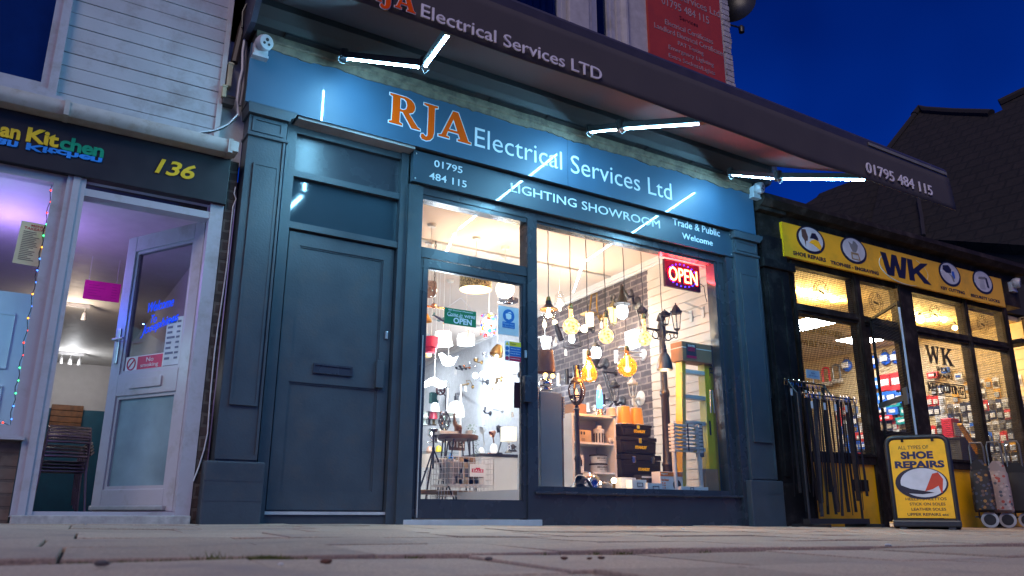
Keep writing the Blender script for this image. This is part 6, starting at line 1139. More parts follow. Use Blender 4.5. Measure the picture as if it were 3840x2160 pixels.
def giraffe(lab, p, h):
    c = P(R6(*p), 1.85); c.z = zt; t = thing('giraffe_figurine', lab, 'figurine', c, 'wooden giraffe figures on the table'); s = h; g = G()
    g.tube([c+Vector((.30*s, 0, .28*s)), c+Vector((.22*s, 0, .36*s)), c+Vector((.02*s, 0, .40*s)), c+Vector((-.06*s, 0, .50*s)), c+Vector((-.10*s, 0, .85*s)), c+Vector((-.09*s, 0, .95*s)), c+Vector((-.17*s, 0, .93*s))], [.05*s, .11*s, .12*s, .085*s, .05*s, .05*s, .02*s], 10)
    for dx in (.0, .24):
        for dy in (-.05, .05): g.tube([c+Vector((dx*s, dy*s, .35*s)), c+Vector((dx*s+.01*s, dy*s, 0))], [.05*s, .03*s], 8)
    g.tube([c+Vector((-.08*s, .02*s, .95*s)), c+Vector((-.07*s, .03*s, 1.02*s))], .012*s, 6); g.tube([c+Vector((-.08*s, -.02*s, .95*s)), c+Vector((-.07*s, -.03*s, 1.02*s))], .012*s, 6); g.build('body', M_wood if 0 else mat('carved_wood', (.16, .075, .03), .45, var=.3), t, True)
giraffe('larger carved wooden giraffe figure on the round table', (432, 668), 168*k); giraffe('smaller carved wooden giraffe figure behind the larger one', (448, 668), 108*k)
c = P(R6(535, 668), 1.8); c.z = zt; t = thing('potted_plant', 'trailing green plant in a white pot on the round table edge', 'plant', c); g = G(); g.lathe([(0, 0), (26*k, 0), (30*k, 34*k), (27*k, 34*k), (0, 28*k)], c, 18); g.build('pot', M_wlamp, t, True); g = G(); rng = random.Random(4)
for i in range(240):
    if i < 90: o = c+Vector((rng.gauss(14, 16)*k, rng.gauss(0, 14)*k, rng.uniform(34, 84)*k))
    else: u = rng.random(); o = c+Vector((rng.gauss(38+24*math.sin(u*2), 10)*k, rng.gauss(-8, 10)*k, (40-210*u)*k))
    a = Vector((rng.uniform(-1, 1), rng.uniform(-1, 1), rng.uniform(-1, .4))).normalized()*rng.uniform(7, 12)*k; b = a.orthogonal().normalized()*4.5*k; g.face([o, o+a*.5+b, o+a, o+a*.5-b])
g.build('foliage', mat('leaf_green', (.06, .14, .025), .5, var=.5, scale=40), t)
t = thing('price_poster', 'wooden ten pound price board seen reversed under the table', 'sign', P(R6(440, 755), 2.1)); a, b = P(R6(385, 706), 2.1), P(R6(503, 808), 2.1); g = G(); g.box((a.x, 2.1, b.z), (b.x, 2.12, a.z)); bd = g.build('board', mat('plank_brown', (.14, .08, .06), .6, var=.4), t); g = G(); v, f = glyphs('£10', .03); fit(g, (v, f), ((b.x-.01, 2.099, b.z+.03), (a.x+.01, 2.099, b.z+.03), (b.x-.01, 2.099, a.z-.03)), .001)
g.build('lettering', M_paper, bd)
a, b = P(R6(375, 850), 1.25), P(R6(725, 1190), 1.25); x0, x1 = a.x, b.x; z1 = a.z; zm = P(R6(500, 1070), 1.25).z; dp = .36
t = thing('wire_basket', 'two-tier white wire basket full of cartons inside the glass door', 'basket', (x0, 1.25, .02)); M_wire = mat('white_wire', (.62, .60, .60), .4)
for z0_, z1_, nm in ((zm, z1, 'upper_tier'), (.03, zm-.012, 'lower_tier')):
    g = G(); n = 9; m_ = max(3, int((z1_-z0_)/.045))
    for i in range(n+1):
        x = x0+(x1-x0)*i/n
        for y in (1.25, 1.25+dp): g.tube([(x, y, z0_), (x, y, z1_)], .0028, 4)
        if nm == 'upper_tier': g.tube([(x, 1.25, z0_), (x, 1.25+dp, z0_)], .0028, 4)
    for i in range(7):
        y = 1.25+dp*i/6
        for x in (x0, x1): g.tube([(x, y, z0_), (x, y, z1_)], .0028, 4)
    for j in range(m_+1):
        z = z0_+(z1_-z0_)*j/m_; g.tube([(x0, 1.25, z), (x1, 1.25, z), (x1, 1.25+dp, z), (x0, 1.25+dp, z)], .0045 if j in (0, m_) else .0028, 4, True)
    g.build(nm, M_wire, t)
rng = random.Random(2)
for i in range(9):
    x = x0+.04+(x1-x0-.2)*(i % 5)/4.4; y = 1.29+.12*(i//5); s = rng.uniform(.09, .14); zz = zm+.006+(.0 if i < 5 else .06); t = thing('carton', ('grey boxed lamp carton at the left end of the wire basket', 'white and grey carton, second in the front of the wire basket', 'pale carton leaning in the middle of the wire basket', 'brown carton right of the middle in the wire basket', 'white carton at the right end of the wire basket', 'back grey carton at the left of the wire basket', 'back dark carton behind the price card', 'back brown carton in the wire basket', 'back white carton at the right of the wire basket')[i], 'box', (x+s/2, y, zz), 'cartons in the wire basket'); g = G(); g.box((-s/2, 0, .0), (s/2, .09, s*1.5), Matrix.Translation((x+s/2, y, zz)) @ Matrix.Rotation(rng.uniform(-.18, .18)*(i not in (4, 0)), 4, 'Y'), bev=.003); bb = g.build('carton', (mat('grey_carton', (.28, .28, .3), .6), M_shelf, mat('pale_card', (.45, .34, .22)), M_card, M_shelf)[i % 5], t); g = G(); g.box((x+s*.2, y-.002, zz+s*.5), (x+s*.8, y-.0005, zz+s*1.1)); g.build('print', mat('print_grey2', (.16, .16, .18), .6), bb)
a, b = P(R6(542, 910), 1.235), P(R6(662, 1012), 1.235); t = thing('sale_card', 'white card with red lettering clipped to the wire basket', 'sign', ((a.x+b.x)/2, 1.235, b.z)); g = G(); g.box((a.x, 1.235, b.z), (b.x, 1.239, a.z)); bd = g.build('card', M_paper, t); w = b.x-a.x; h = a.z-b.z; rd = mat('sign_red', (.55, .02, .08))
g = G(); g.prism([(a.x+w*u, b.z+h*v_) for u, v_ in ((.13, .34), (.87, .34), (.87, .62), (.65, .62), (.65, .72), (.38, .72), (.38, .64), (.13, .64))], 1.2335, 1.235); rb_ = g.build('red_block', rd, bd); g = G(); word(g, 'SALE', (a.x+w*.19, b.z+h*.39), (a.x+w*.81, b.z+h*.58), 1.233, .02, space=1.3, th=.001); g.build('lettering', M_paper, rb_)
q = P(R6(262, 690), 1.5); t = thing('tripod', 'thin black photographic tripod by the left door edge', 'tripod', (q.x, q.y, .02)); k = mpp(q)/2.07; hub = q+Vector((0, 0, -100*k))
for a, nm in ((3.5, 'leg'), (5.6, 'leg'), (1.4, 'leg')): g = G(); g.tube([hub, Vector((q.x+.28*math.cos(a), q.y+.28*math.sin(a), .03))], .008, 6); g.build('leg', M_dark, t)
g = G(); g.tube([q+Vector((0, 0, 30*k)), hub+Vector((0, 0, -150*k))], .010, 8); g.lathe([(0, -20*k), (12*k, -18*k), (12*k, 10*k), (0, 12*k)], hub, 12); g.lathe([(0, 30*k), (26*k, 28*k), (26*k, 50*k), (0, 55*k)], q, 14); g.build('column', M_dark, t, True)
c = P(R6(300, 668), 1.9); t = thing('carton', 'low white box on the left side of the round table', 'box', (c.x, c.y, zt)); g = G(); g.box((c.x-.03, c.y-.08, zt), (c.x+.18, c.y+.06, zt+.035), bev=.002); g.build('carton', M_shelf, t)
q = P(R6(215, 885), 2.6); k = mpp(q)/2.07; t = thing('table_lamp', 'cream drum lamp standing low behind the tripod', 'table lamp', (q.x, q.y, .02)); discs(q, [(45*k, 50*k), (52*k, -50*k), (50*k, -50*k), (43*k, 50*k)], mat('cream_shade', (.6, .55, .5), .6, emit=(1, .9, .8), es=.3), t); g = G(); g.lathe([(0, .02), (.1, .02), (.09, .04), (.012, .05), (.012, q.z), (0, q.z)], (q.x, q.y, 0), 16); g.build('stand', M_chrome, t, True)
q = P(R6(250, 1130), 1.6); t = thing('bench', 'low pale wooden bench at the left foot of the door glass', 'bench', (q.x, q.y, .02)); k = mpp(q)/2.07; g = G(); g.box((q.x-.28, q.y-.12, q.z-.02), (q.x+.42, q.y+.16, q.z+.02), bev=.008); g.build('seat', mat('pale_wood', (.35, .22, .12), .5, var=.25), t)
for dx in (-.2, .34):
    for dy in (-.08, .12): g = G(); g.tube([(q.x+dx*.9, q.y+dy*.8, q.z-.02), (q.x+dx*1.1, q.y+dy*1.2, .02)], .012, 8); g.build('leg', M_dark, t)
for lab, p, rgb, sz in (('yellow plastic funnel light behind the table legs', (300, 795), (.7, .55, .02), 26), ('blue glass vase behind the table legs', (395, 855), (.02, .2, .6), 18), ('green glass bottle lamp behind the table legs', (352, 865), (.25, .4, .05), 16), ('peach conical shade left of the yellow funnel', (230, 805), (.5, .3, .22), 30), ('red striped small lampshade on the left shelf', (258, 535), (.3, .02, .04), 34), ('clear glass oil lamp above the red shade', (270, 475), (.5, .55, .6), 40)):
    q = P(R6(*p), 3.0); k = mpp(q)/2.07; t = thing('small_lamp', lab, 'lamp', q-Vector((0, 0, sz*k)), 'small lamps crowded on the left display stand'); discs(q, [(0, -sz*.9*k), (sz*k, -sz*.8*k), (sz*.8*k, sz*.6*k), (sz*.4*k, sz*k), (0, sz*k)], mat('crowd_'+lab.split()[0], rgb, .3), t); g = G(); g.lathe([(0, -sz*1.1*k), (sz*.6*k, -sz*1.1*k), (sz*.5*k, -sz*.85*k), (0, -sz*.8*k)], q, 12); g.build('base', M_chr2, t, True)
# shelving the small lamps stand on
a = P(R6(160, 560), 3.0); t = thing('display_stand', 'open chrome display stand with glass shelves at the left of the showroom', 'shelf', (2.75, 3.0, .02)); g = G()
xa, xb = 2.62, P(R6(420, 700), 3.0).x
for x in (xa, xb):
    for y in (2.85, 3.2): g.tube([(x, y, .02), (x, y, 1.55)], .012, 8)
g.build('frame', M_chr2, t)
for z in sorted({round(P(R6(*p), 3.0).z-sz*1.12*mpp(P(R6(*p), 3.0))/2.07, 2) for p, sz in (((300, 795), 26), ((395, 855), 18), ((258, 535), 34), ((270, 475), 40))}): g = G(); g.box((xa, 2.85, z-.008), (xb, 3.2, z)); g.build('shelf_board', glass('shelf_glass', (.85, .92, .9), 1.5), t)
rng = random.Random(6); GL = [('chrome ball', M_chrome), ('copper', M_copper), ('white', M_wlamp), ('black', M_dark), ('brass', M_brass)]
for i in range(10):
    nm, m = GL[i % 5]; p = (rng.uniform(190, 380), (610, 745)[i % 2]); q = P(R6(*p), 3.05); z = 0
    t = thing('small_lamp', ('small %s table lamp, %s on the %s part of the left display stand' % (nm, ('first', 'second', 'third', 'fourth', 'fifth')[i//2], ('upper', 'lower')[i % 2])), 'lamp', q, 'small lamps crowded on the left display stand'); r = rng.uniform(.035, .055); discs(q, [(0, 0), (r, .0), (r*.3, .02), (r*.3, .06), (r*1.0, .09), (r*.7, .16), (0, .17)], m, t, 'body', 14)
# lattice wire lamp
q = P(R6(345, 590), 2.4); k = mpp(q)/2.07; t = thing('wire_cage_lamp', 'black wire lattice cage lamp beside the giraffe figures', 'lamp', q); g = G()
for j in range(8):
    a = j*math.pi/4; g.tube([q+Vector((math.cos(a+u*1.2)*46*k*math.sin(math.pi*(.12+.8*u)), math.sin(a+u*1.2)*46*k*math.sin(math.pi*(.12+.8*u)), (-60+150*u)*k)) for u in [i/8 for i in range(9)]], .004, 5); g.tube([q+Vector((math.cos(a-u*1.2)*46*k*math.sin(math.pi*(.12+.8*u)), math.sin(a-u*1.2)*46*k*math.sin(math.pi*(.12+.8*u)), (-60+150*u)*k)) for u in [i/8 for i in range(9)]], .004, 5)
g.build('cage', M_dark, t)
# ================================================================== SHOE REPAIR SHOP (right neighbour)
wk = thing('repair_shop_building', 'dark fronted single-storey shoe repair shop with wire mesh windows', 'building', (9.3, .1, -.08))
We = Vector((1, -.035, 0)).normalized(); Wi = Vector((.035, 1, 0)).normalized()
WM = Matrix(((We.x, Wi.x, 0, 7), (We.y, Wi.y, 0, 0), (0, 0, 1, 0), (0, 0, 0, 1)))
def wu(p, off=0.0): q = PW(p, off); return ((q-Vector((7, 0, 0))).dot(We), q.z)
M_wkw = mat('dark_brown_paint', (.024, .017, .014), .65, spec=.12, var=.35, scale=6, bump=.1, dirt=(.06, .045, .04), dscale=6)
M_wky = mat('yellow_board', (.92, .45, .003), .4, var=.08, scale=4, dirt=(.72, .36, .008), dscale=3)
M_mesh = mat('black_wire', (.02, .018, .016), .5)
ZB, ZR, ZT0, ZT1 = .70, 2.20, 2.31, 2.745
U = [wu(RW(412, 525))[0], wu(RW(938, 640))[0], wu(RW(992, 660))[0], wu(RW(1325, 740))[0], wu(RW(1447, 740))[0], wu(RW(1900, 830))[0], wu(RW(1935, 850))[0], wu(RW(2245, 930))[0]]
UE = U[7]+.12
# frame of posts and rails
g = G()
for u0, u1 in ((U[0]-.07, U[0]), (U[1], U[2]), (U[3], U[4]), (U[5], U[6]), (U[7], UE)):
    g.box((u0, 0, -.1), (u1, .12, 2.84), WM); g.box((u0+.02, -.012, -.1), (u0+.035, 0, 2.8), WM)
for i in (0, 2, 4, 6):
    g.box((U[i], .02, ZT1), (U[i+1], .12, 2.84), WM); g.box((U[i], .01, ZR), (U[i+1], .12, ZT0), WM); g.box((U[i], -.015, ZR+.03), (U[i+1], .01, ZR+.055), WM)
    if i != 2: g.box((U[i], .0, .585), (U[i+1], .14, ZB), WM); g.box((U[i], -.02, ZB-.03), (U[i+1], .0, ZB-.01), WM)
g.build('shopfront_frame', M_wkw, wk)
for i in (0, 4, 6): g = G(); g.box((U[i], .03, -.1), (U[i+1], .12, .585), WM); g.build('stall_riser', M_wky, wk)
g = G(); g.box((U[0]+.62, .018, .30), (U[0]+.88, .03, .42), WM); g.build('letter_plate', M_wkw, wk)
for i, (z0, z1) in [(j, zz) for j in (0, 2, 4, 6) for zz in ((ZT0, ZT1), (ZB, ZR))]:
    if i == 2 and z0 == ZB: continue
    g = G(); g.box((U[i], .07, z0), (U[i+1], .076, z1), WM); pn = g.build('window', M_glass, wk)
    g = G(); s = .024; r = .0018; n = int((U[i+1]-U[i])/s); m_ = int((z1-z0)/s)
    for k in range(1, n): u = U[i]+k*s+.002*math.sin(k); g.box((u-r, .034-r, z0), (u+r, .034+r, z1), WM)
    for k in range(1, m_): z = z0+k*s; g.box((U[i], .0365-r, z-r), (U[i+1], .0365+r, z+r), WM)
    g.build('security_mesh', M_mesh, wk)
# faded etched roundels on the fanlights
for i in (0, 2, 4, 6):
    c = ((U[i]+U[i+1])/2, (ZT0+ZT1)/2); g = G(); g.tube([WM @ Vector((c[0]+.13*math.cos(a), .066, c[1]+.13*math.sin(a))) for a in [2*math.pi*k/28 for k in range(28)]], .0035, 5, True); g.tube([WM @ Vector((c[0]+.085*math.cos(a), .066, c[1]+.085*math.sin(a))) for a in [2*math.pi*k/28 for k in range(28)]], .003, 5, True)
    for k in range(16): a = 2*math.pi*k/16; g.tube([WM @ Vector((c[0]+rr*math.cos(a), .066, c[1]+rr*math.sin(a))) for rr in (.097, .118)], .004, 5)
    g.prism([(c[0]-.05, c[1]+.02), (c[0]+.05, c[1]-.01), (c[0]+.03, c[1]-.03), (c[0]-.05, c[1]-.005)], .062, .066, WM); g.build('window_emblem', mat('brown_etch', (.14, .08, .03), .6), wk)
# door
g = G(); a, b = U[2], U[3]; g.box((a, .03, -.02), (a+.10, .09, ZR), WM); g.box((b-.07, .03, -.02), (b, .09, ZR), WM); g.box((a+.1, .03, .0), (b-.07, .09, .98), WM); g.box((a+.1, .03, ZR-.12), (b-.07, .09, ZR), WM); dr = g.build('door', M_wkw, wk)
g = G(); g.box((a+.1, .055, .98), (b-.07, .06, ZR-.12), WM); g.build('pane', M_glass, dr); g = G(); g.tube([WM @ Vector((a+.112, .0, z)) for z in (.2, 2.12)], .010, 8); g.build('edge_bar', mat('bright_aluminium', (.75, .77, .8)), dr)
# open mesh gate
Hh = WM @ Vector((U[2]+.07, -.03, 0)); Fr = PZ(RW(1325, 815), 2.27); Fr.z = 0; gl = (Fr-Hh).length; ge = (Fr-Hh).normalized(); gn = Vector((-ge.y, ge.x, 0))
GM = Matrix(((ge.x, gn.x, 0, Hh.x), (ge.y, gn.y, 0, Hh.y), (0, 0, 1, 0), (0, 0, 0, 1)))
gt = thing('mesh_gate', 'black wire mesh security gate standing open before the repair shop door', 'gate', (Hh+Fr)/2)
g = G(); g.frame(0, .02, gl, 2.27, .03, -.012, .012)
for v in g.bm.verts: v.co = GM @ v.co
g.build('frame', M_wkw, gt); g = G(); n = int(gl/.03)
for k in range(1, n): g.box((k*.03-.0014, -.0014, .05), (k*.03+.0014, .0014, 2.24), GM)
for k in range(1, 73): g.box((.03, .0016, .05+.03*k-.0014), (gl-.03, .0044, .05+.03*k+.0014), GM)
g.build('mesh', M_mesh, gt); zb = 1.22; g = G(); g.box((.0, -.03, zb), (gl, -.012, zb+.055), GM); g.box((gl-.09, -.045, zb-.06), (gl+.02, -.03, zb+.12), GM, bev=.006); g.build('lock_bar', mat('grey_bar', (.16, .17, .19), .4, .4), gt); g = G(); g.box((gl, -.010, .1), (gl+.008, .010, 2.2), GM); g.build('lit_edge', mat('lit_edge_blue', (.45, .50, .56), .3), gt)  # pale strip paints the bluish light caught along the gate's free edge
# pilaster at the left, parapet and cornice
g = G(); g.box((-.40, -.06, -.12), (-.02, .14, 3.0), WM); g.box((-.43, -.09, -.12), (0, .14, .35), WM, bev=.01); g.box((-.43, -.10, 2.62), (.06, .14, 2.72), WM, bev=.012); g.box((-.36, -.075, .42), (-.30, -.06, 2.55), WM); g.box((-.14, -.075, .42), (-.08, -.06, 2.55), WM); g.build('pilaster', M_blackp, wk)
g = G(); g.box((-.49, .03, -.1), (-.40, .3, 2.9), WM); g.build('brick_strip', brickmat('orange_brick', (.17, .062, .035), (.12, .045, .03), (.2, .17, .15), .2, .075, .012, bump=.5), wk)
g = G(); g.box((-.42, -.04, 2.84), (UE+.3, .16, 3.30), WM); g.prism([(-.16, 3.30), (-.22, 3.36), (-.2, 3.43), (-.12, 3.47), (.3, 3.52), (.3, 3.30)], -.46, UE+.35, WM @ MY); g.box((-.46, -.13, 3.26), (-.05, .1, 3.32), WM); g.build('cornice', M_wkw, wk)
g = G(); g.box((-.4, .3, 2.9), (UE+2, 4.9, 3.4), WM); g.build('flat_roof', mat('roof_felt', (.03, .028, .03), .9), wk)
# sign
sg = thing('shop_sign', 'long yellow shoe repair fascia sign with four round pictures', 'sign', WM @ Vector((2.3, -.06, 2.86)))
s0, s1 = wu(RW(305, 115), -.08)[0], wu(RW(2225, 605), -.08)[0]; zs0, zs1 = wu(RW(345, 420), -.08)[1], wu(RW(305, 118), -.08)[1]; H = zs1-zs0; dzr = wu(RW(2272, 870), -.08)[1]-zs0
SM = WM @ Matrix(((1, 0, 0, 0), (0, 1, 0, 0), (dzr/(s1-s0), 0, 1, -dzr/(s1-s0)*s0), (0, 0, 0, 1)))
g = G(); g.box((s0, -.08, zs0), (s1, -.045, zs1), SM); bd = g.build('board', M_wky, sg)
M_ink = mat('black_vinyl', (.018, .012, .02), .4)
def sword(body, p0, p1, h, m=M_ink, bold=.03, par=bd, sp=1.05, shear=0):
    u0, z0 = wu(p0, -.082); u1, _ = wu(p1, -.082); z0 -= dzr*(u0-s0)/(s1-s0); g = G(); v, f = glyphs(body, bold, shear, sp); fit(g, (v, f), (SM @ Vector((u0, -.0805, z0)), SM @ Vector((u1, -.0805, z0)), SM @ Vector((u0, -.0805, z0+h))), .003); g.build('lettering', m, par)
sword('SHOE REPAIRS', RW(410, 408), RW(695, 470), .048); sword('TROPHIES - ENGRAVING', RW(738, 490), RW(1158, 578), .044); sword('KEY CUTTING', RW(1705, 710), RW(1912, 752), .042); sword('SECURITY LOCKS', RW(1968, 775), RW(2218, 822), .040)
# big initials built from straight strokes
for (c0, c1), polys in (((RW(1198, 590), RW(1425, 620)), [[(0,1),(.2,1),(.30,.32),(.42,1),(.60,1),(.70,.32),(.80,1),(1,1),(.84,0),(.60,0),(.51,.55),(.42,0),(.17,0)]]), ((RW(1430, 630), RW(1615, 668)), [[(0,1),(.24,1),(.24,.56),(.62,.92),(.98,1),(.93,.93),(.50,.53),(1.02,0),(.68,0),(.36,.40),(.24,.30),(.24,0),(0,0)]])):
    u0, z0 = wu(c0, -.082); u1, _ = wu(c1, -.082); z0 = zs0+H*.16; g = G(); g.prism([(u0+(u1-u0)*x, z0+H*.70*y) for x, y in polys[0]], -.084, -.0805, SM); g.build('initial', M_ink, bd)
u0 = wu(RW(1390, 540), -.082)[0]; g = G(); g.tube([SM @ Vector((u0+.50*math.cos(a), -.0805, zs0+H*.48+.20*math.sin(a))) for a in [math.radians(d) for d in range(140, 300, 8)]], [.002+.007*math.sin(math.pi*i/19) for i in range(20)], 6); g.tube([SM @ Vector((u0+.46*math.cos(a), -.0805, zs0+H*.48+.19*math.sin(a))) for a in [math.radians(d) for d in range(-40, 60, 8)]], .003, 6); g.build('swoosh', mat('pale_cream', (.7, .68, .5), .5), bd)
def round_pic(p, shapes):
    u, z = wu(p, -.082); z -= dzr*(u-s0)/(s1-s0); g = G(); g.disc((u, -.084, z), .235, .165, .0035, SM, 32); dk = g.build('picture_ring', M_ink, bd); g = G(); g.disc((u+.0, -.087, z+.006), .20, .142, .0028, SM, 32); wd = g.build('picture', mat('pic_white', (.55, .53, .55), .5), dk); i = 0
    for m, poly in shapes: g = G(); g.prism([(u+.2*x, z+.14*y) for x, y in poly], -.0875-.0008*(i+1), -.0871, SM); g.build('drawing', m, wd); i += 1
M_pb, M_pg, M_pt = mat('pic_brown', (.10, .05, .03), .5), mat('pic_grey', (.2, .19, .18), .5), mat('pic_tan', (.30, .19, .08), .5)
round_pic(RW(562, 280), [(M_pb, [(-.75, .75), (-.4, .8), (-.25, .2), (-.3, -.15), (-.45, -.2), (-.5, -.75), (-.57, -.2), (-.75, .1)]), (M_ink, [(-.1, .1), (.1, .6), (.4, .65), (.6, .3), (.62, .05), (.2, .15)]), (M_wky, [(0, -.05), (.3, .1), (.62, .0), (.82, -.4), (.7, -.75), (.4, -.55), (.1, -.35), (-.2, -.3)])])
round_pic(RW(938, 372), [(M_pg, [(-.45, .7), (-.1, .5), (.0, .85), (.2, .8), (.4, .5), (.3, .1), (.15, -.15), (-.15, -.15), (-.3, .2)]), (M_pt, [(-.3, -.2), (.35, -.2), (.5, -.85), (-.3, -.85)]), (mat('pic_white2', (.5, .48, .45)), [(-.2, -.4), (.3, -.4), (.36, -.75), (-.2, -.75)])])
round_pic(RW(1780, 580), [(M_ink, [(-.7, .7), (-.1, .85), (.2, .5), (.1, .1), (-.4, .05), (-.75, .3)]), (mat('pic_blue', (.03, .12, .5), .5), [(.2, .3), (.45, .35), (.5, -.25), (.3, -.5), (.2, -.1)]), (M_pg, [(-.2, .05), (.3, -.2), (.35, -.7), (.25, -.7), (.1, -.2)])])
round_pic(RW(2070, 650), [(M_pg, [(-.55, .2), (-.45, .45), (.35, .6), (.4, .35), (-.3, .2)]), (M_ink, [(.3, .45), (.5, .5), (.62, -.5), (.4, -.45)]), (mat('pic_white3', (.42, .41, .42)), [(-.5, .1), (.1, .2), (.15, -.7), (-.45, -.75)])])
camera_box('white dome camera at the right end of the yellow sign', PW(RW(2300, 690), -.02), 1.1, .5)
# glass lettering
def gword(body, p0, p1, h, bold=.02, m=M_ink, nm='glass_lettering'):
    u0, z0 = wu(p0, .064); u1, _ = wu(p1, .064); g = G(); fit(g, glyphs(body, bold), (WM @ Vector((u0, .0645, z0)), WM @ Vector((u1, .0645, z0)), WM @ Vector((u0, .0645, z0+h))), .002); g.build(nm, m, wk)
for (c0, c1), poly in (((RZ(245, 690), RZ(405, 690)), [(0,1),(.3,1),(.3,.95),(.24,.93),(.36,.35),(.5,.8),(.47,.95),(.6,1),(.66,1),(.75,.95),(.69,.9),(.78,.35),(.9,.93),(.84,.95),(.84,1),(1.05,1),(1.05,.95),(.98,.92),(.8,0),(.7,0),(.55,.6),(.36,0),(.26,0),(.06,.93),(0,.95)]), ((RZ(430, 712), RZ(575, 712)), [(0,1),(.42,1),(.42,.94),(.32,.92),(.32,.55),(.66,.9),(.58,.95),(.58,1),(.95,1),(.95,.95),(.83,.91),(.52,.6),(.92,.08),(1.05,.05),(1.05,0),(.58,0),(.58,.05),(.64,.08),(.38,.44),(.32,.38),(.32,.08),(.42,.05),(.42,0),(0,0),(0,.05),(.09,.08),(.09,.92),(0,.95)])):
    u0, z0 = wu(c0, .064); u1, _ = wu(c1, .064); z0 = wu(RZ(330, 690), .064)[1]; h = wu(RZ(330, 480), .064)[1]-z0; g = G(); g.prism([(u0+(u1-u0)*x, z0+h*y) for x, y in poly], .060, .0645, WM); g.build('glass_initial', M_ink, wk)
gword('SHOE', RZ(365, 770), RZ(500, 785), .055); gword('REPAIRS', RZ(335, 850), RZ(560, 870), .055); gword('KEY CUTTING', RZ(275, 1020), RZ(690, 1060), .11)
u0, z1 = wu(RZ(245, 895), .064); u1, _ = wu(RZ(715, 1100), .064); z0 = wu(RZ(280, 1050), .064)[1]; g = G(); g.frame(u0, z0-.01, u1, z1, .010, .060, .0645)
for v in g.bm.verts: v.co = WM @ v.co
g.build('glass_border', M_ink, wk)
M_gold = mat('gold_letter', (.45, .28, .05), .4)
gword('SHOES REPAIRED', RW(450, 1075), RW(835, 1110), .07, .0, M_gold); gword('WHILE YOU WAIT', RW(470, 1200), RW(880, 1240), .07, .0, M_gold)
# inside
XR = 12.35; M_wkwall = mat('cream_slatwall', (.46, .36, .21), .6, var=.04)
g = G(); g.box((6.62, .25, -.1), (XR, 5.0, -.07)); g.build('floor', mat('wk_floor', (.1, .09, .08), .5), wk)
g = G(); g.box((6.62, .17, 2.80), (XR, 5.0, 2.87)); g.build('ceiling', mat('cream_ceiling', (.66, .52, .28), .7), wk)
g = G(); z = .3; g.box((XR+.012, .0, -.1), (XR+.08, 5.0, 2.87))
while z < 2.78: g.box((XR, .1, z+.005), (XR+.02, 4.9, z+.145)); z += .15
g.box((6.62, 4.9, -.1), (XR, 5.0, 2.87)); g.build('goods_wall', M_wkwall, wk)
g = G(); 
for y0, y1 in ((-.28, .0),): g.box((UE+7.0-.02, y0, 2.3), (UE+7.25, y1+.02, 2.36)); g.box((XR-.05, -.28, -.1), (XR, .1, 2.84)); g.build('side_post', M_wkw, wk)
for i, (p0, p1) in enumerate(((RW(470, 1010), RW(545, 1020)), (RW(900, 1150), RW(1150, 1140)))):
    c = PZ(((p0[0]+p1[0])/2, (p0[1]+p1[1])/2), 2.79); t = thing('ceiling_panel_light', ('white ceiling light panel behind the left mesh window', 'white ceiling light panel seen through the repair shop door')[i], 'ceiling light', c, 'ceiling light panels in the repair shop'); g = G(); g.box(c+Vector((-.33, -.33, -.012)), c+Vector((.33, .33, .0)), bev=.004); g.build('frame', M_wlamp, t); g = G(); g.box(c+Vector((-.3, -.3, -.016)), c+Vector((.3, .3, -.0125))); g.build('diffuser', glow('wk_panel', (.92, .96, 1), 85), t)
for i, p in enumerate((RW(490, 715), RW(620, 735), RW(760, 798), RW(1522, 975), RW(1725, 970), RW(1825, 1050), RW(905, 790))):
    q = PW(p, .75); r = (.05, .05, .05, .06, .055, .04, .03)[i]; t = thing('pendant_bulb', ('warm bulb at the left of the first fanlight', 'warm bulb in the middle of the first fanlight', 'warm bulb at the right of the first fanlight', 'large warm bulb at the left of the third fanlight', 'warm bulb in the middle of the third fanlight', 'small warm bulb low at the right of the third fanlight', 'small dim bulb beside the first fanlight post')[i]+' of the repair shop', 'light bulb', q, 'warm bulbs inside the repair shop'); g = G(); g.ball(q, r); g.build('bulb', glow('wk_bulb', (1, .70, .30), 22), t, True); g = G(); g.tube([q+Vector((0, 0, r)), (q.x, q.y, 2.8)], .006, 6); g.lathe([(0, r+.05), (.02, r+.05), (.02, r-.01), (0, r-.01)], q, 12); g.build('cord', M_brown, t)
    point_light('lamp_light', q+Vector((0, .12, -.05)), 90 if i < 5 else 20, (1, .62, .20), .06, t)
# goods hung on the right wall
rng = random.Random(12); protos = []
GG = 'packets hung on the slatted goods wall'
KIND = [('dark', (.02, .02, .025), 'dark carded packet hung on the slatted goods wall'), ('grey', (.16, .16, .18), 'grey carded packet hung on the slatted goods wall'), ('navy', (.02, .035, .10), 'navy carded packet hung on the slatted goods wall'), ('silver', (.5, .5, .52), 'silver carded packet hung on the slatted goods wall'), ('blue', (.02, .12, .55), 'bright blue packet hung on the slatted goods wall'), ('red', (.55, .03, .03), 'red packet hung on the slatted goods wall'), ('amber', (.6, .32, .03), 'amber yellow packet hung on the slatted goods wall'), ('white', (.6, .6, .6), 'white carded packet hung on the slatted goods wall')]
for nm, c, lab in KIND:
    t = thing('goods_packet', lab, 'packet', (0, 0, 0), GG); g = G(); g.box((-.004, -.05, -.16), (0, .05, 0)); g.prism([(-.012, .0), (.012, .0), (.012, .015), (-.012, .015)], -.004, 0, Matrix.Rotation(math.pi/2, 4, 'Z')); g.build('card', mat('packet_'+nm, c, .4), t)
    g = G(); g.box((-.028, -.036, -.135), (-.0045, .036, -.055), bev=.008); g.build('blister', (mat('packet_shine', (.32, .34, .38), .15), M_chrome, mat('packet_white', (.6, .6, .62), .3))[len(protos) % 3], t); g = G(); g.tube([(.02, 0, -.004), (-.09, 0, .004)], .003, 5); g.build('hook', M_chr2, t); protos.append(t)
used = set()
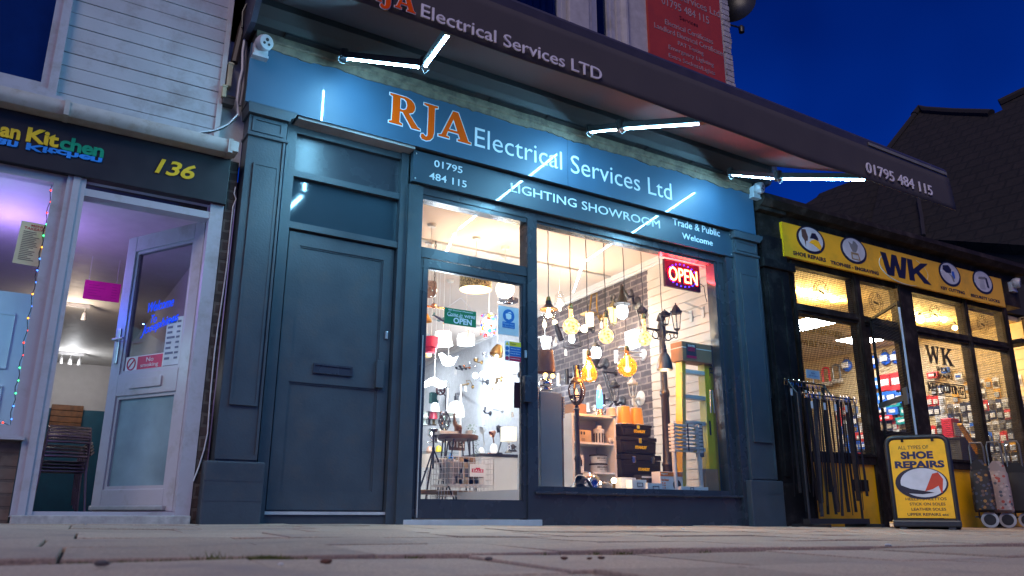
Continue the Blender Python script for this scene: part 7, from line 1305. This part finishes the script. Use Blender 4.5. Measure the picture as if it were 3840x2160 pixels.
for r_ in range(9):
    z = 2.04-.158*r_
    for c_ in range(32):
        y = .10+.105*c_+rng.uniform(-.008, .008)
        if rng.random() < .05 or (r_ < 2 and rng.random() < (.5 if y < 1.2 else .25)): continue
        zone = (y > 1.6); w = rng.random()
        k = rng.choice((0, 0, 1, 2, 3, 7) if w < .78 else (4, 5, 6, 3)) if not zone else rng.choice((0, 1, 3, 4, 4, 5, 2, 7))
        if r_ in (0, 1) and y < 1.2: k = rng.choice((6, 3, 6, 7))
        p = protos[k]; loc = (XR-.012, y, z+rng.uniform(-.01, .01)); sc = rng.uniform(.88, 1.05)
        if k not in used: used.add(k); p.location = loc; p.scale = (sc, sc, sc)
        else: dup(p, loc, 0, None, sc)
BL = mat('blue_pack', (.015, .09, .5), .3, var=.3, scale=30); WHT = mat('packet_white', (.6, .6, .62), .3)
for i, p in enumerate((RW(880, 1380), RW(1110, 1350), RW(1215, 1320), RW(1310, 1310))):
    q = hit(p, Vector((XR-.06, 0, 0)), Vector((1, 0, 0))); t = thing('blue_bag', ('blue and white padded pack, first of four along the top of the goods wall', 'blue and white padded pack behind the gate edge, second of four', 'blue and white padded pack, third of four along the goods wall', 'blue and white padded pack nearest the door post, fourth of four')[i], 'bag', q, 'blue and white packs high on the goods wall'); g = G(); g.ball(q, .12, .8, .95, 16, 10); 
    for v in g.bm.verts: v.co.x = q.x+(v.co.x-q.x)*.55
    b = g.build('pack', BL, t, True); g = G(); g.box(q+Vector((-.07, -.07, -.05)), q+Vector((-.05, .07, .05)), bev=.01); g.build('label', WHT, b); g = G(); g.tube(arc(q+Vector((0, 0, .10)), .05, 0, 180, 10, (0, 1, 0), (0, 0, 1)), .008, 6); g.build('handle', M_black, t)
rng = random.Random(77); BIG = [('red', mat('packet_red', (.55, .03, .03))), ('royal blue', mat('packet_blue', (.02, .12, .55))), ('teal', mat('packet_teal', (.01, .25, .26), .4)), ('white', mat('packet_white', (.6, .6, .62)))]
PLACE = [(0, RV(1005, 165), 70, 120), (0, RV(1085, 155), 60, 130), (0, RV(1155, 150), 50, 110), (1, RV(985, 275), 50, 80), (1, RV(1050, 270), 56, 90), (1, RV(1110, 275), 50, 80), (1, RV(940, 170), 55, 80), (2, RV(1050, 320), 90, 46), (2, RV(1130, 440), 60, 50), (3, RV(980, 350), 50, 60), (1, RV(1060, 370), 56, 60), (0, RV(1010, 420), 70, 40), (3, RV(1180, 290), 40, 90), (2, RV(1150, 370), 46, 60), (1, RV(1440, 75), 36, 40), (0, RV(1350, 110), 50, 46), (3, RV(1540, 120), 36, 50), (0, RV(830, 560), 60, 70), (1, RV(850, 620), 60, 50), (3, RV(815, 600), 40, 60)]
WHERE = ('first of the upper row through the door', 'second of the upper row through the door', 'third of the upper row through the door', 'left of the middle row through the door', 'centre of the middle row through the door', 'right of the middle row through the door', 'beside the door post', 'lying across the middle of the door view', 'low near the gate lock bar', 'low at the left of the door view', 'low at the centre of the door view', 'lowest in the door view', 'tall one behind the gate edge', 'under the tall white one', 'high under the glass lettering', 'left under the glass initials', 'right under the glass initials', 'low behind the belts', 'lowest behind the belts', 'small one low behind the belts')
for (ci, p, wp, hp), wh in zip(PLACE, WHERE):
    q = hit(p, Vector((XR-.10, 0, 0)), Vector((1, 0, 0))); k = mpp(q)/1.9317; nm, m = BIG[ci]; t = thing('hanging_pack', '%s pack on the goods wall, %s' % (nm, wh), 'packet', q, 'larger packs on the goods wall'); w_, h_ = wp*k*.8, hp*k*.5
    g = G(); g.box(q+Vector((-.03, -w_, -h_)), q+Vector((.03, w_, h_)), bev=.012); bb = g.build('pack', m, t); g = G(); g.box(q+Vector((-.034, -w_*.6, -h_*.35)), q+Vector((-.0305, w_*.6, h_*.4))); g.build('label', WHT if ci != 3 else BL, bb); g = G(); g.tube([q+Vector((0, 0, h_)), q+Vector((.02, 0, h_+.05)), q+Vector((.09, 0, h_+.05))], .004, 5); g.build('hook', M_chr2, t)
for p, lab, m in ((RY(715, 200), 'red bent padlock shackle hanging left of the grey one', mat('packet_red', (.55, .03, .03))), (RY(855, 160), 'grey padlock shackle hanging beside the red one', mat('grey_bar', (.16, .17, .19)))):
    q = hit(p, Vector((XR-.12, 0, 0)), Vector((1, 0, 0))); t = thing('cycle_lock', lab, 'lock', q); g = G(); g.tube([q+Vector((0, -.07, -.14)), q+Vector((0, -.07, .06))]+arc(q+Vector((0, 0, .06)), .07, 180, 0, 10, (0, 1, 0), (0, 0, 1))[1:-1]+[q+Vector((0, .07, .06)), q+Vector((0, .07, -.14))], .018, 8); g.build('shackle', m, t, True); g = G(); g.box(q+Vector((-.03, -.10, -.20)), q+Vector((.03, .10, -.13)), bev=.01); g.build('body', M_chr2, t)
q = PW(RX(1010, 230), 1.0); t = thing('red_sweet_machine', 'red and pink packaged display behind the right mesh window', 'display', q); g = G(); g.box(q+Vector((-.10, -.08, -.45)), q+Vector((.10, .08, .05)), bev=.02); g.build('body', mat('pink_red', (.6, .03, .08), .4), t); g = G(); g.box(q+Vector((-.07, -.085, -.2)), q+Vector((.07, -.08, -.02))); g.build('label', WHT, t)
a, b = PW(RX(1110, 250), .4), PW(RX(1310, 560), .4); g = G(); g.box((0, -.03, -.012), ((b-a).length, .03, .012), Matrix.Translation(a) @ (b-a).to_track_quat('X', 'Z').to_matrix().to_4x4()); tag(g.build('yellow_rail', M_wky), 'yellow sloping rail behind the right mesh window', 'rail')
a = PW(RX(1110, 400), .5); t = thing('counter', 'dark grey counter end behind the right mesh window', 'counter', a); g = G(); g.box((a.x, a.y, .0), (a.x+.7, a.y+.5, a.z), bev=.01); g.box((a.x-.03, a.y-.02, a.z), (a.x+.72, a.y+.52, a.z+.02), bev=.004); g.build('body', mat('grey_counter', (.06, .065, .08), .5), t)
# ---- belt stand on the pavement
def gy(x, y): return gz(x, y)
xl, xr = P(RY(330, 480), -.32).x, P(RY(1030, 560), -.32).x; z1, z2 = P(RY(400, 270), -.32).z, P(RY(500, 480), -.32).z; yb = -.32; zg = gz(7, yb)
st = thing('belt_stand', 'black two-tier stand hung with leather belts on the pavement', 'stand', ((xl+xr)/2, yb, zg)); g = G()
for x in (xl, xr): g.tube([(x, yb, zg+.02), (x, yb, z2+.02)], .012, 8); g.box((x-.02, yb-.22, zg+.0), (x+.02, yb+.2, zg+.03))
g.tube([(xl, yb-.05, z2), (xr, yb-.05, z2)], .010, 8); g.tube([(xl-.05, yb+.1, z1), (xl+.58, yb+.1, z1)], .010, 8); g.tube([(xl, yb, z2), (xl, yb+.1, z1)], .010, 8); g.tube([(xl+.55, yb, z2), (xl+.55, yb+.1, z1)], .01, 8); g.box((xl-.06, yb-.05, zg+.03), (xr+.04, yb+.03, zg+.08)); g.build('frame', M_black, st)
rng = random.Random(31); LC = [('black leather belt', (.012, .011, .012)), ('dark brown leather belt', (.035, .02, .015)), ('grey-black leather belt', (.03, .028, .03))]
BG = 'leather belts hanging on the stand'; ORD = ('first', 'second', 'third', 'fourth', 'fifth', 'sixth', 'seventh', 'eighth', 'ninth', 'tenth', 'eleventh', 'twelfth', 'thirteenth', 'fourteenth')
for tier, n, zt, yy, xa, xb in ((0, 14, z2, yb-.075, xl+.03, xr-.02), (1, 9, z1, yb+.12, xl-.03, xl+.56)):
    for i in range(n):
        x = xa+(xb-xa)*i/(n-1)+rng.uniform(-.01, .01); nm, c = LC[rng.randrange(3)]; ln = zt-zg-.12-rng.uniform(0, .25); sw = rng.uniform(-.04, .04); w = .018
        t = thing('leather_belt', '%s, %s from the left on the %s rail of the belt stand' % (nm, ORD[i], ('front', 'rear')[tier]), 'belt', (x, yy, zt), BG); g = G(); v = []; f = []
        for j in range(9):
            s = j/8; xx = x+sw*s*s; y_ = yy-.012*math.sin(s*3+i); a = .5*math.sin(i*2.1+s*1.3); v += [(xx-w*math.cos(a), y_-w*math.sin(a), zt-.03-ln*s), (xx+w*math.cos(a), y_+w*math.sin(a), zt-.03-ln*s), (xx+w*math.cos(a)+.001, y_+w*math.sin(a)+.004, zt-.03-ln*s), (xx-w*math.cos(a)+.001, y_-w*math.sin(a)+.004, zt-.03-ln*s)]
        for j in range(8):
            for q in range(4): f.append((4*j+q, 4*j+(q+1) % 4, 4*j+4+(q+1) % 4, 4*j+4+q))
        f += [(0, 1, 2, 3), (32, 33, 34, 35)]; g.raw(v, f); g.build('strap', mat('leather_'+nm.split()[0], c, .5, var=.3, scale=30, spec=.25), t, True); g = G(); g.tube([(x-.024, yy-.008, zt-.045), (x+.024, yy-.008, zt-.045), (x+.024, yy-.008, zt+.0), (x-.024, yy-.008, zt+.0)], .004, 6, True); g.tube([(x, yy-.008, zt), (x, yy, zt+.025)], .003, 5); g.build('buckle', M_chrome if i % 4 else M_brass, t)
        if i % 3 == 1: g = G(); g.box((x-.015, yy-.022, zt-.15), (x+.015, yy-.020, zt-.08), Matrix.Translation((0, 0, 0))); g.build('price_tag', M_paper, t)
a, b = P(RY(437, 125), yb+.1), P(RY(632, 268), yb+.1); t = thing('price_card', 'grey handwritten belts price card on top of the stand', 'sign', (a.x, yb+.1, b.z)); g = G(); g.box((a.x, yb+.095, b.z), (b.x, yb+.1, a.z)); bd = g.build('card', mat('grey_card', (.42, .46, .52), .6), t); w, h = b.x-a.x, a.z-b.z
for body, p, q, r0, r1 in (('Belts', .36, .56, .64, .74), ('£9.99 Each', .18, .22, .84, .40)): g = G(); word(g, body, (a.x+w*p, b.z+h*q), (a.x+w*r0, b.z+h*r1), yb+.0945, 0, .2, th=.001); g.build('lettering', mat('pen_blue', (.08, .1, .2), .6), bd)
g = G(); g.tube([((a.x+b.x)/2, yb+.1, b.z), ((a.x+b.x)/2, yb+.1, z1)], .005, 6); g.build('stem', M_chr2, t)
# ---- pavement sign
ac = P(RX(690, 700), -1.02); zg = gz(ac.x, ac.y); tp = P(RX(690, 385), -1.02).z; vd = Vector((ac.x-CAMP.x, ac.y-CAMP.y, 0)).normalized(); sd = Vector((vd.y, -vd.x, 0)); Ht = tp-zg; hw = .262
AM = Matrix(((sd.x, vd.x, 0, ac.x), (sd.y, vd.y, 0, ac.y), (0, 0, 1, zg), (0, 0, 0, 1))) @ Matrix.Rotation(math.radians(-4), 4, 'X')
ab = thing('pavement_sign', 'yellow shoe repairs pavement board in a black rounded frame', 'sign', (ac.x, ac.y, zg))
g = G(); rr = .07; pts = [(-hw, .08), (-hw, Ht-rr)]+[(-hw+rr-rr*math.cos(a), Ht-rr+rr*math.sin(a)) for a in (math.pi*.17, math.pi*.33, math.pi*.5)]+[(hw-rr+rr*math.sin(a), Ht-rr+rr*math.cos(a)) for a in (0, math.pi*.17, math.pi*.33, math.pi*.5)]+[(hw, .08)]
g.tube([AM @ Vector((x, 0, z)) for x, z in pts], .026, 10, True); g.build('frame', M_black, ab, True); g = G(); g.box((-hw+.02, -.012, .10), (hw-.02, .012, Ht-.02), AM); pnl = g.build('panel', M_wky, ab)
g = G(); g.box((-hw-.02, -.16, .01), (hw+.02, .16, .07), AM, bev=.012); g.box((-hw+.03, -.15, -.012), (-hw+.09, .15, .01), AM); g.box((hw-.09, -.15, -.012), (hw-.03, .15, .01), AM); g.build('base', M_black, ab)
for x in (-.12, .14): g = G(); g.box((x-.012, -.02, Ht-.045), (x+.012, -.012, Ht-.015), AM); g.build('clip', M_wkw, ab)
def aw_(body, x0, z0, x1, z1, bold=.02, m=M_ink): g = G(); fit(g, glyphs(body, bold), (AM @ Vector((x0, -.0125, z0)), AM @ Vector((x1, -.0125, z0)), AM @ Vector((x0, -.0125, z1))), .0015); g.build('lettering', m, pnl)
h = Ht
aw_('ALL TYPES OF', -.165, h*.865, .10, h*.905, .0); aw_('SHOE', -.15, h*.755, .13, h*.84, .05, mat('navy_ink', (.012, .014, .06), .4)); aw_('REPAIRS', -.21, h*.655, .215, h*.735, .05, mat('navy_ink', (.012, .014, .06)))
aw_('HEELS : STILETTOS', -.155, h*.305, .19, h*.335, .01); aw_('STICK ON SOLES', -.125, h*.25, .175, h*.28, .01); aw_('LEATHER SOLES', -.115, h*.195, .175, h*.225, .01); aw_('UPPER REPAIRS etc', -.155, h*.14, .19, h*.17, .01)
g = G(); g.disc((0, -.0145, h*.49), .225, .15, .002, AM, 36); rg_ = g.build('oval', M_ink, pnl); g = G(); g.disc((.015, -.0165, h*.495), .195, .135, .002, AM, 36); ov = g.build('oval_field', mat('pic_white', (.55, .53, .55)), rg_)
for m, poly in ((mat('red_heel', (.5, .045, .01), .4), [(.02, .40), (.10, .59), (.15, .605), (.185, .53), (.165, .38), (.155, .385), (.14, .46), (.09, .425)]), (M_ink, [(-.18, .47), (-.10, .43), (.04, .40), (.10, .385), (.0, .37), (-.12, .38), (-.17, .43)])): g = G(); g.prism([(x, h*y) for x, y in poly], -.018, -.0166, AM); g.build('drawing', m, ov)
# ---- shopping trolleys
def trolley(lab, wp, hp, mfab, w=.16, seed=1):
    c = P(wp, -.35); zg = gz(c.x, -.35); c.z = zg; t = thing('shopping_trolley', lab, 'shopping trolley', c, 'shopping trolleys by the repair shop window'); vd = Vector((c.x-CAMP.x, c.y-CAMP.y, 0)).normalized(); sd = Vector((vd.y, -vd.x, 0)); M = Matrix(((sd.x, vd.x, 0, c.x), (sd.y, vd.y, 0, c.y), (0, 0, 1, zg), (0, 0, 0, 1))); zt = P(hp, -.35).z-zg
    g = G(); v = []; rows_ = ((.17, w*.95, .10, -.02), (.20, w, .14, -.02), (.45, w*.98, .13, .0), (.62, w*.9, .10, .04), (.70, w*.6, .06, .07))
    for z, hx, hy, cy in rows_:
        for k in range(16): a = 2*math.pi*k/16; cx, sx = math.cos(a), math.sin(a); v.append((hx*math.copysign(abs(cx)**.5, cx), cy-.05+hy*math.copysign(abs(sx)**.5, sx)+.006*noise.noise((k*.9, z*9, seed)), z))
    f = [(i*16+k, i*16+(k+1) % 16, i*16+16+(k+1) % 16, i*16+16+k) for i in range(4) for k in range(16)]+[tuple(range(16))[::-1], tuple(range(64, 80))]; g.raw(v, f, M); g.build('bag', mfab, t, True)
    g = G(); g.prism([(-w*.9, .52), (w*.9, .52), (w*.75, .70), (w*.3, .765), (-w*.3, .765), (-w*.75, .70)], -.085, -.07, M); g.build('flap', mfab, t)
    g = G(); hx = w*.62; g.tube([M @ Vector(p) for p in ((-hx, .07, .1), (-hx, .10, zt-.05), (-hx*.8, .11, zt), (hx*.8, .11, zt), (hx, .10, zt-.05), (hx, .07, .1))], .010, 8); g.tube([M @ Vector((-w, .06, .12)), M @ Vector((w, .06, .12))], .010, 8); g.build('handle', mat('grey_tube', (.12, .12, .13), .4, .5), t, True)
    for s in (-1, 1):
        wm = M @ Matrix.Translation((w*.25, s*.12, .088)) @ Matrix.Rotation(math.pi/2, 4, 'X'); g = G(); g.lathe([(.062, -.02), (.088, -.018), (.09, 0), (.088, .018), (.062, .02)], (0, 0, 0), 24, wm); wh = g.build('wheel', mat('pale_tyre', (.36, .37, .39), .5), t, True); g = G(); g.lathe([(0, -.015), (.061, -.015), (.061, .015), (0, .015)], (0, 0, 0), 20, wm); g.build('hub', M_black, wh)
    return t
def fabric(name, base, spots):
    m, n, l = nodes(name); b = n['Principled BSDF']; t = n.new('ShaderNodeTexCoord'); v = n.new('ShaderNodeTexVoronoi'); v.inputs['Scale'].default_value = 22; l.new(t.outputs['Object'], v.inputs['Vector']); r = n.new('ShaderNodeValToRGB'); r.color_ramp.interpolation = 'CONSTANT'; l.new(v.outputs['Distance'], r.inputs[0]); r.color_ramp.elements[0].color = (1, 1, 1, 1); r.color_ramp.elements[1].color = (0, 0, 0, 1); r.color_ramp.elements[1].position = .38
    s = n.new('ShaderNodeSeparateColor'); l.new(v.outputs['Color'], s.inputs[0]); r2 = n.new('ShaderNodeValToRGB'); r2.color_ramp.interpolation = 'CONSTANT'; l.new(s.outputs[0], r2.inputs[0]); r2.color_ramp.elements[0].color = (*spots[0], 1); r2.color_ramp.elements[1].color = (*spots[1], 1); r2.color_ramp.elements[1].position = .35
    for i, c in enumerate(spots[2:]): e = r2.color_ramp.elements.new(.6+.2*i); e.color = (*c, 1)
    mx = n.new('ShaderNodeMix'); mx.data_type = 'RGBA'; l.new(r.outputs[0], mx.inputs[0]); mx.inputs[6].default_value = (*base, 1); l.new(r2.outputs[0], mx.inputs[7]); l.new(mx.outputs[2], b.inputs['Base Color']); b.inputs['Roughness'].default_value = .7; return m
trolley('dark floral shopping trolley, leftmost under the mesh window', RX(1405, 1290), RX(1380, 450), fabric('dark_floral', (.02, .016, .016), ((.30, .14, .03), (.12, .06, .05), (.05, .05, .08))), .115, 1)
trolley('pale patterned shopping trolley between the floral and black ones', RX(1590, 1290), RX(1545, 440), fabric('pale_floral', (.28, .22, .21), ((.30, .05, .04), (.06, .07, .10), (.38, .30, .28))), .115, 2)
trolley('plain black shopping trolley, rightmost at the photo edge', RX(1790, 1290), RX(1695, 430), mat('black_fabric', (.015, .015, .018), .8), .125, 3)
# ================================================================== roofs behind the repair shop
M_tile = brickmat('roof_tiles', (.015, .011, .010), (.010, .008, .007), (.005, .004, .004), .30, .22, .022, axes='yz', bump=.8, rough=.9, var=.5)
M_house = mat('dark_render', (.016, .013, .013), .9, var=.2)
def roof(name, lab, o, n, pix, zb, th=.22, wall=True):
    o, n = Vector(o), Vector(n).normalized(); pts = [hit(p, o, n) for p in pix]; t = thing(name, lab, 'house', (sum((p.x for p in pts))/len(pts), sum((p.y for p in pts))/len(pts), zb)); dn = -n*th; m = len(pts)
    g = G(); g.raw([tuple(p) for p in pts]+[tuple(p+dn) for p in pts], [tuple(range(m)), tuple(range(m, 2*m))[::-1]]+[(i, (i+1) % m, m+(i+1) % m, m+i) for i in range(m)]); g.build('roof', M_tile, t)
    for i in (0,):
        pass
    g = G(); q = [p+dn*1.02 for p in pts]; g.raw([tuple(p) for p in q]+[(p.x, p.y, zb) for p in q], [tuple(range(m)), tuple(range(m, 2*m))[::-1]]+[(i, (i+1) % m, m+(i+1) % m, m+i) for i in range(m)]); g.build('wall', M_house, t); return t, pts
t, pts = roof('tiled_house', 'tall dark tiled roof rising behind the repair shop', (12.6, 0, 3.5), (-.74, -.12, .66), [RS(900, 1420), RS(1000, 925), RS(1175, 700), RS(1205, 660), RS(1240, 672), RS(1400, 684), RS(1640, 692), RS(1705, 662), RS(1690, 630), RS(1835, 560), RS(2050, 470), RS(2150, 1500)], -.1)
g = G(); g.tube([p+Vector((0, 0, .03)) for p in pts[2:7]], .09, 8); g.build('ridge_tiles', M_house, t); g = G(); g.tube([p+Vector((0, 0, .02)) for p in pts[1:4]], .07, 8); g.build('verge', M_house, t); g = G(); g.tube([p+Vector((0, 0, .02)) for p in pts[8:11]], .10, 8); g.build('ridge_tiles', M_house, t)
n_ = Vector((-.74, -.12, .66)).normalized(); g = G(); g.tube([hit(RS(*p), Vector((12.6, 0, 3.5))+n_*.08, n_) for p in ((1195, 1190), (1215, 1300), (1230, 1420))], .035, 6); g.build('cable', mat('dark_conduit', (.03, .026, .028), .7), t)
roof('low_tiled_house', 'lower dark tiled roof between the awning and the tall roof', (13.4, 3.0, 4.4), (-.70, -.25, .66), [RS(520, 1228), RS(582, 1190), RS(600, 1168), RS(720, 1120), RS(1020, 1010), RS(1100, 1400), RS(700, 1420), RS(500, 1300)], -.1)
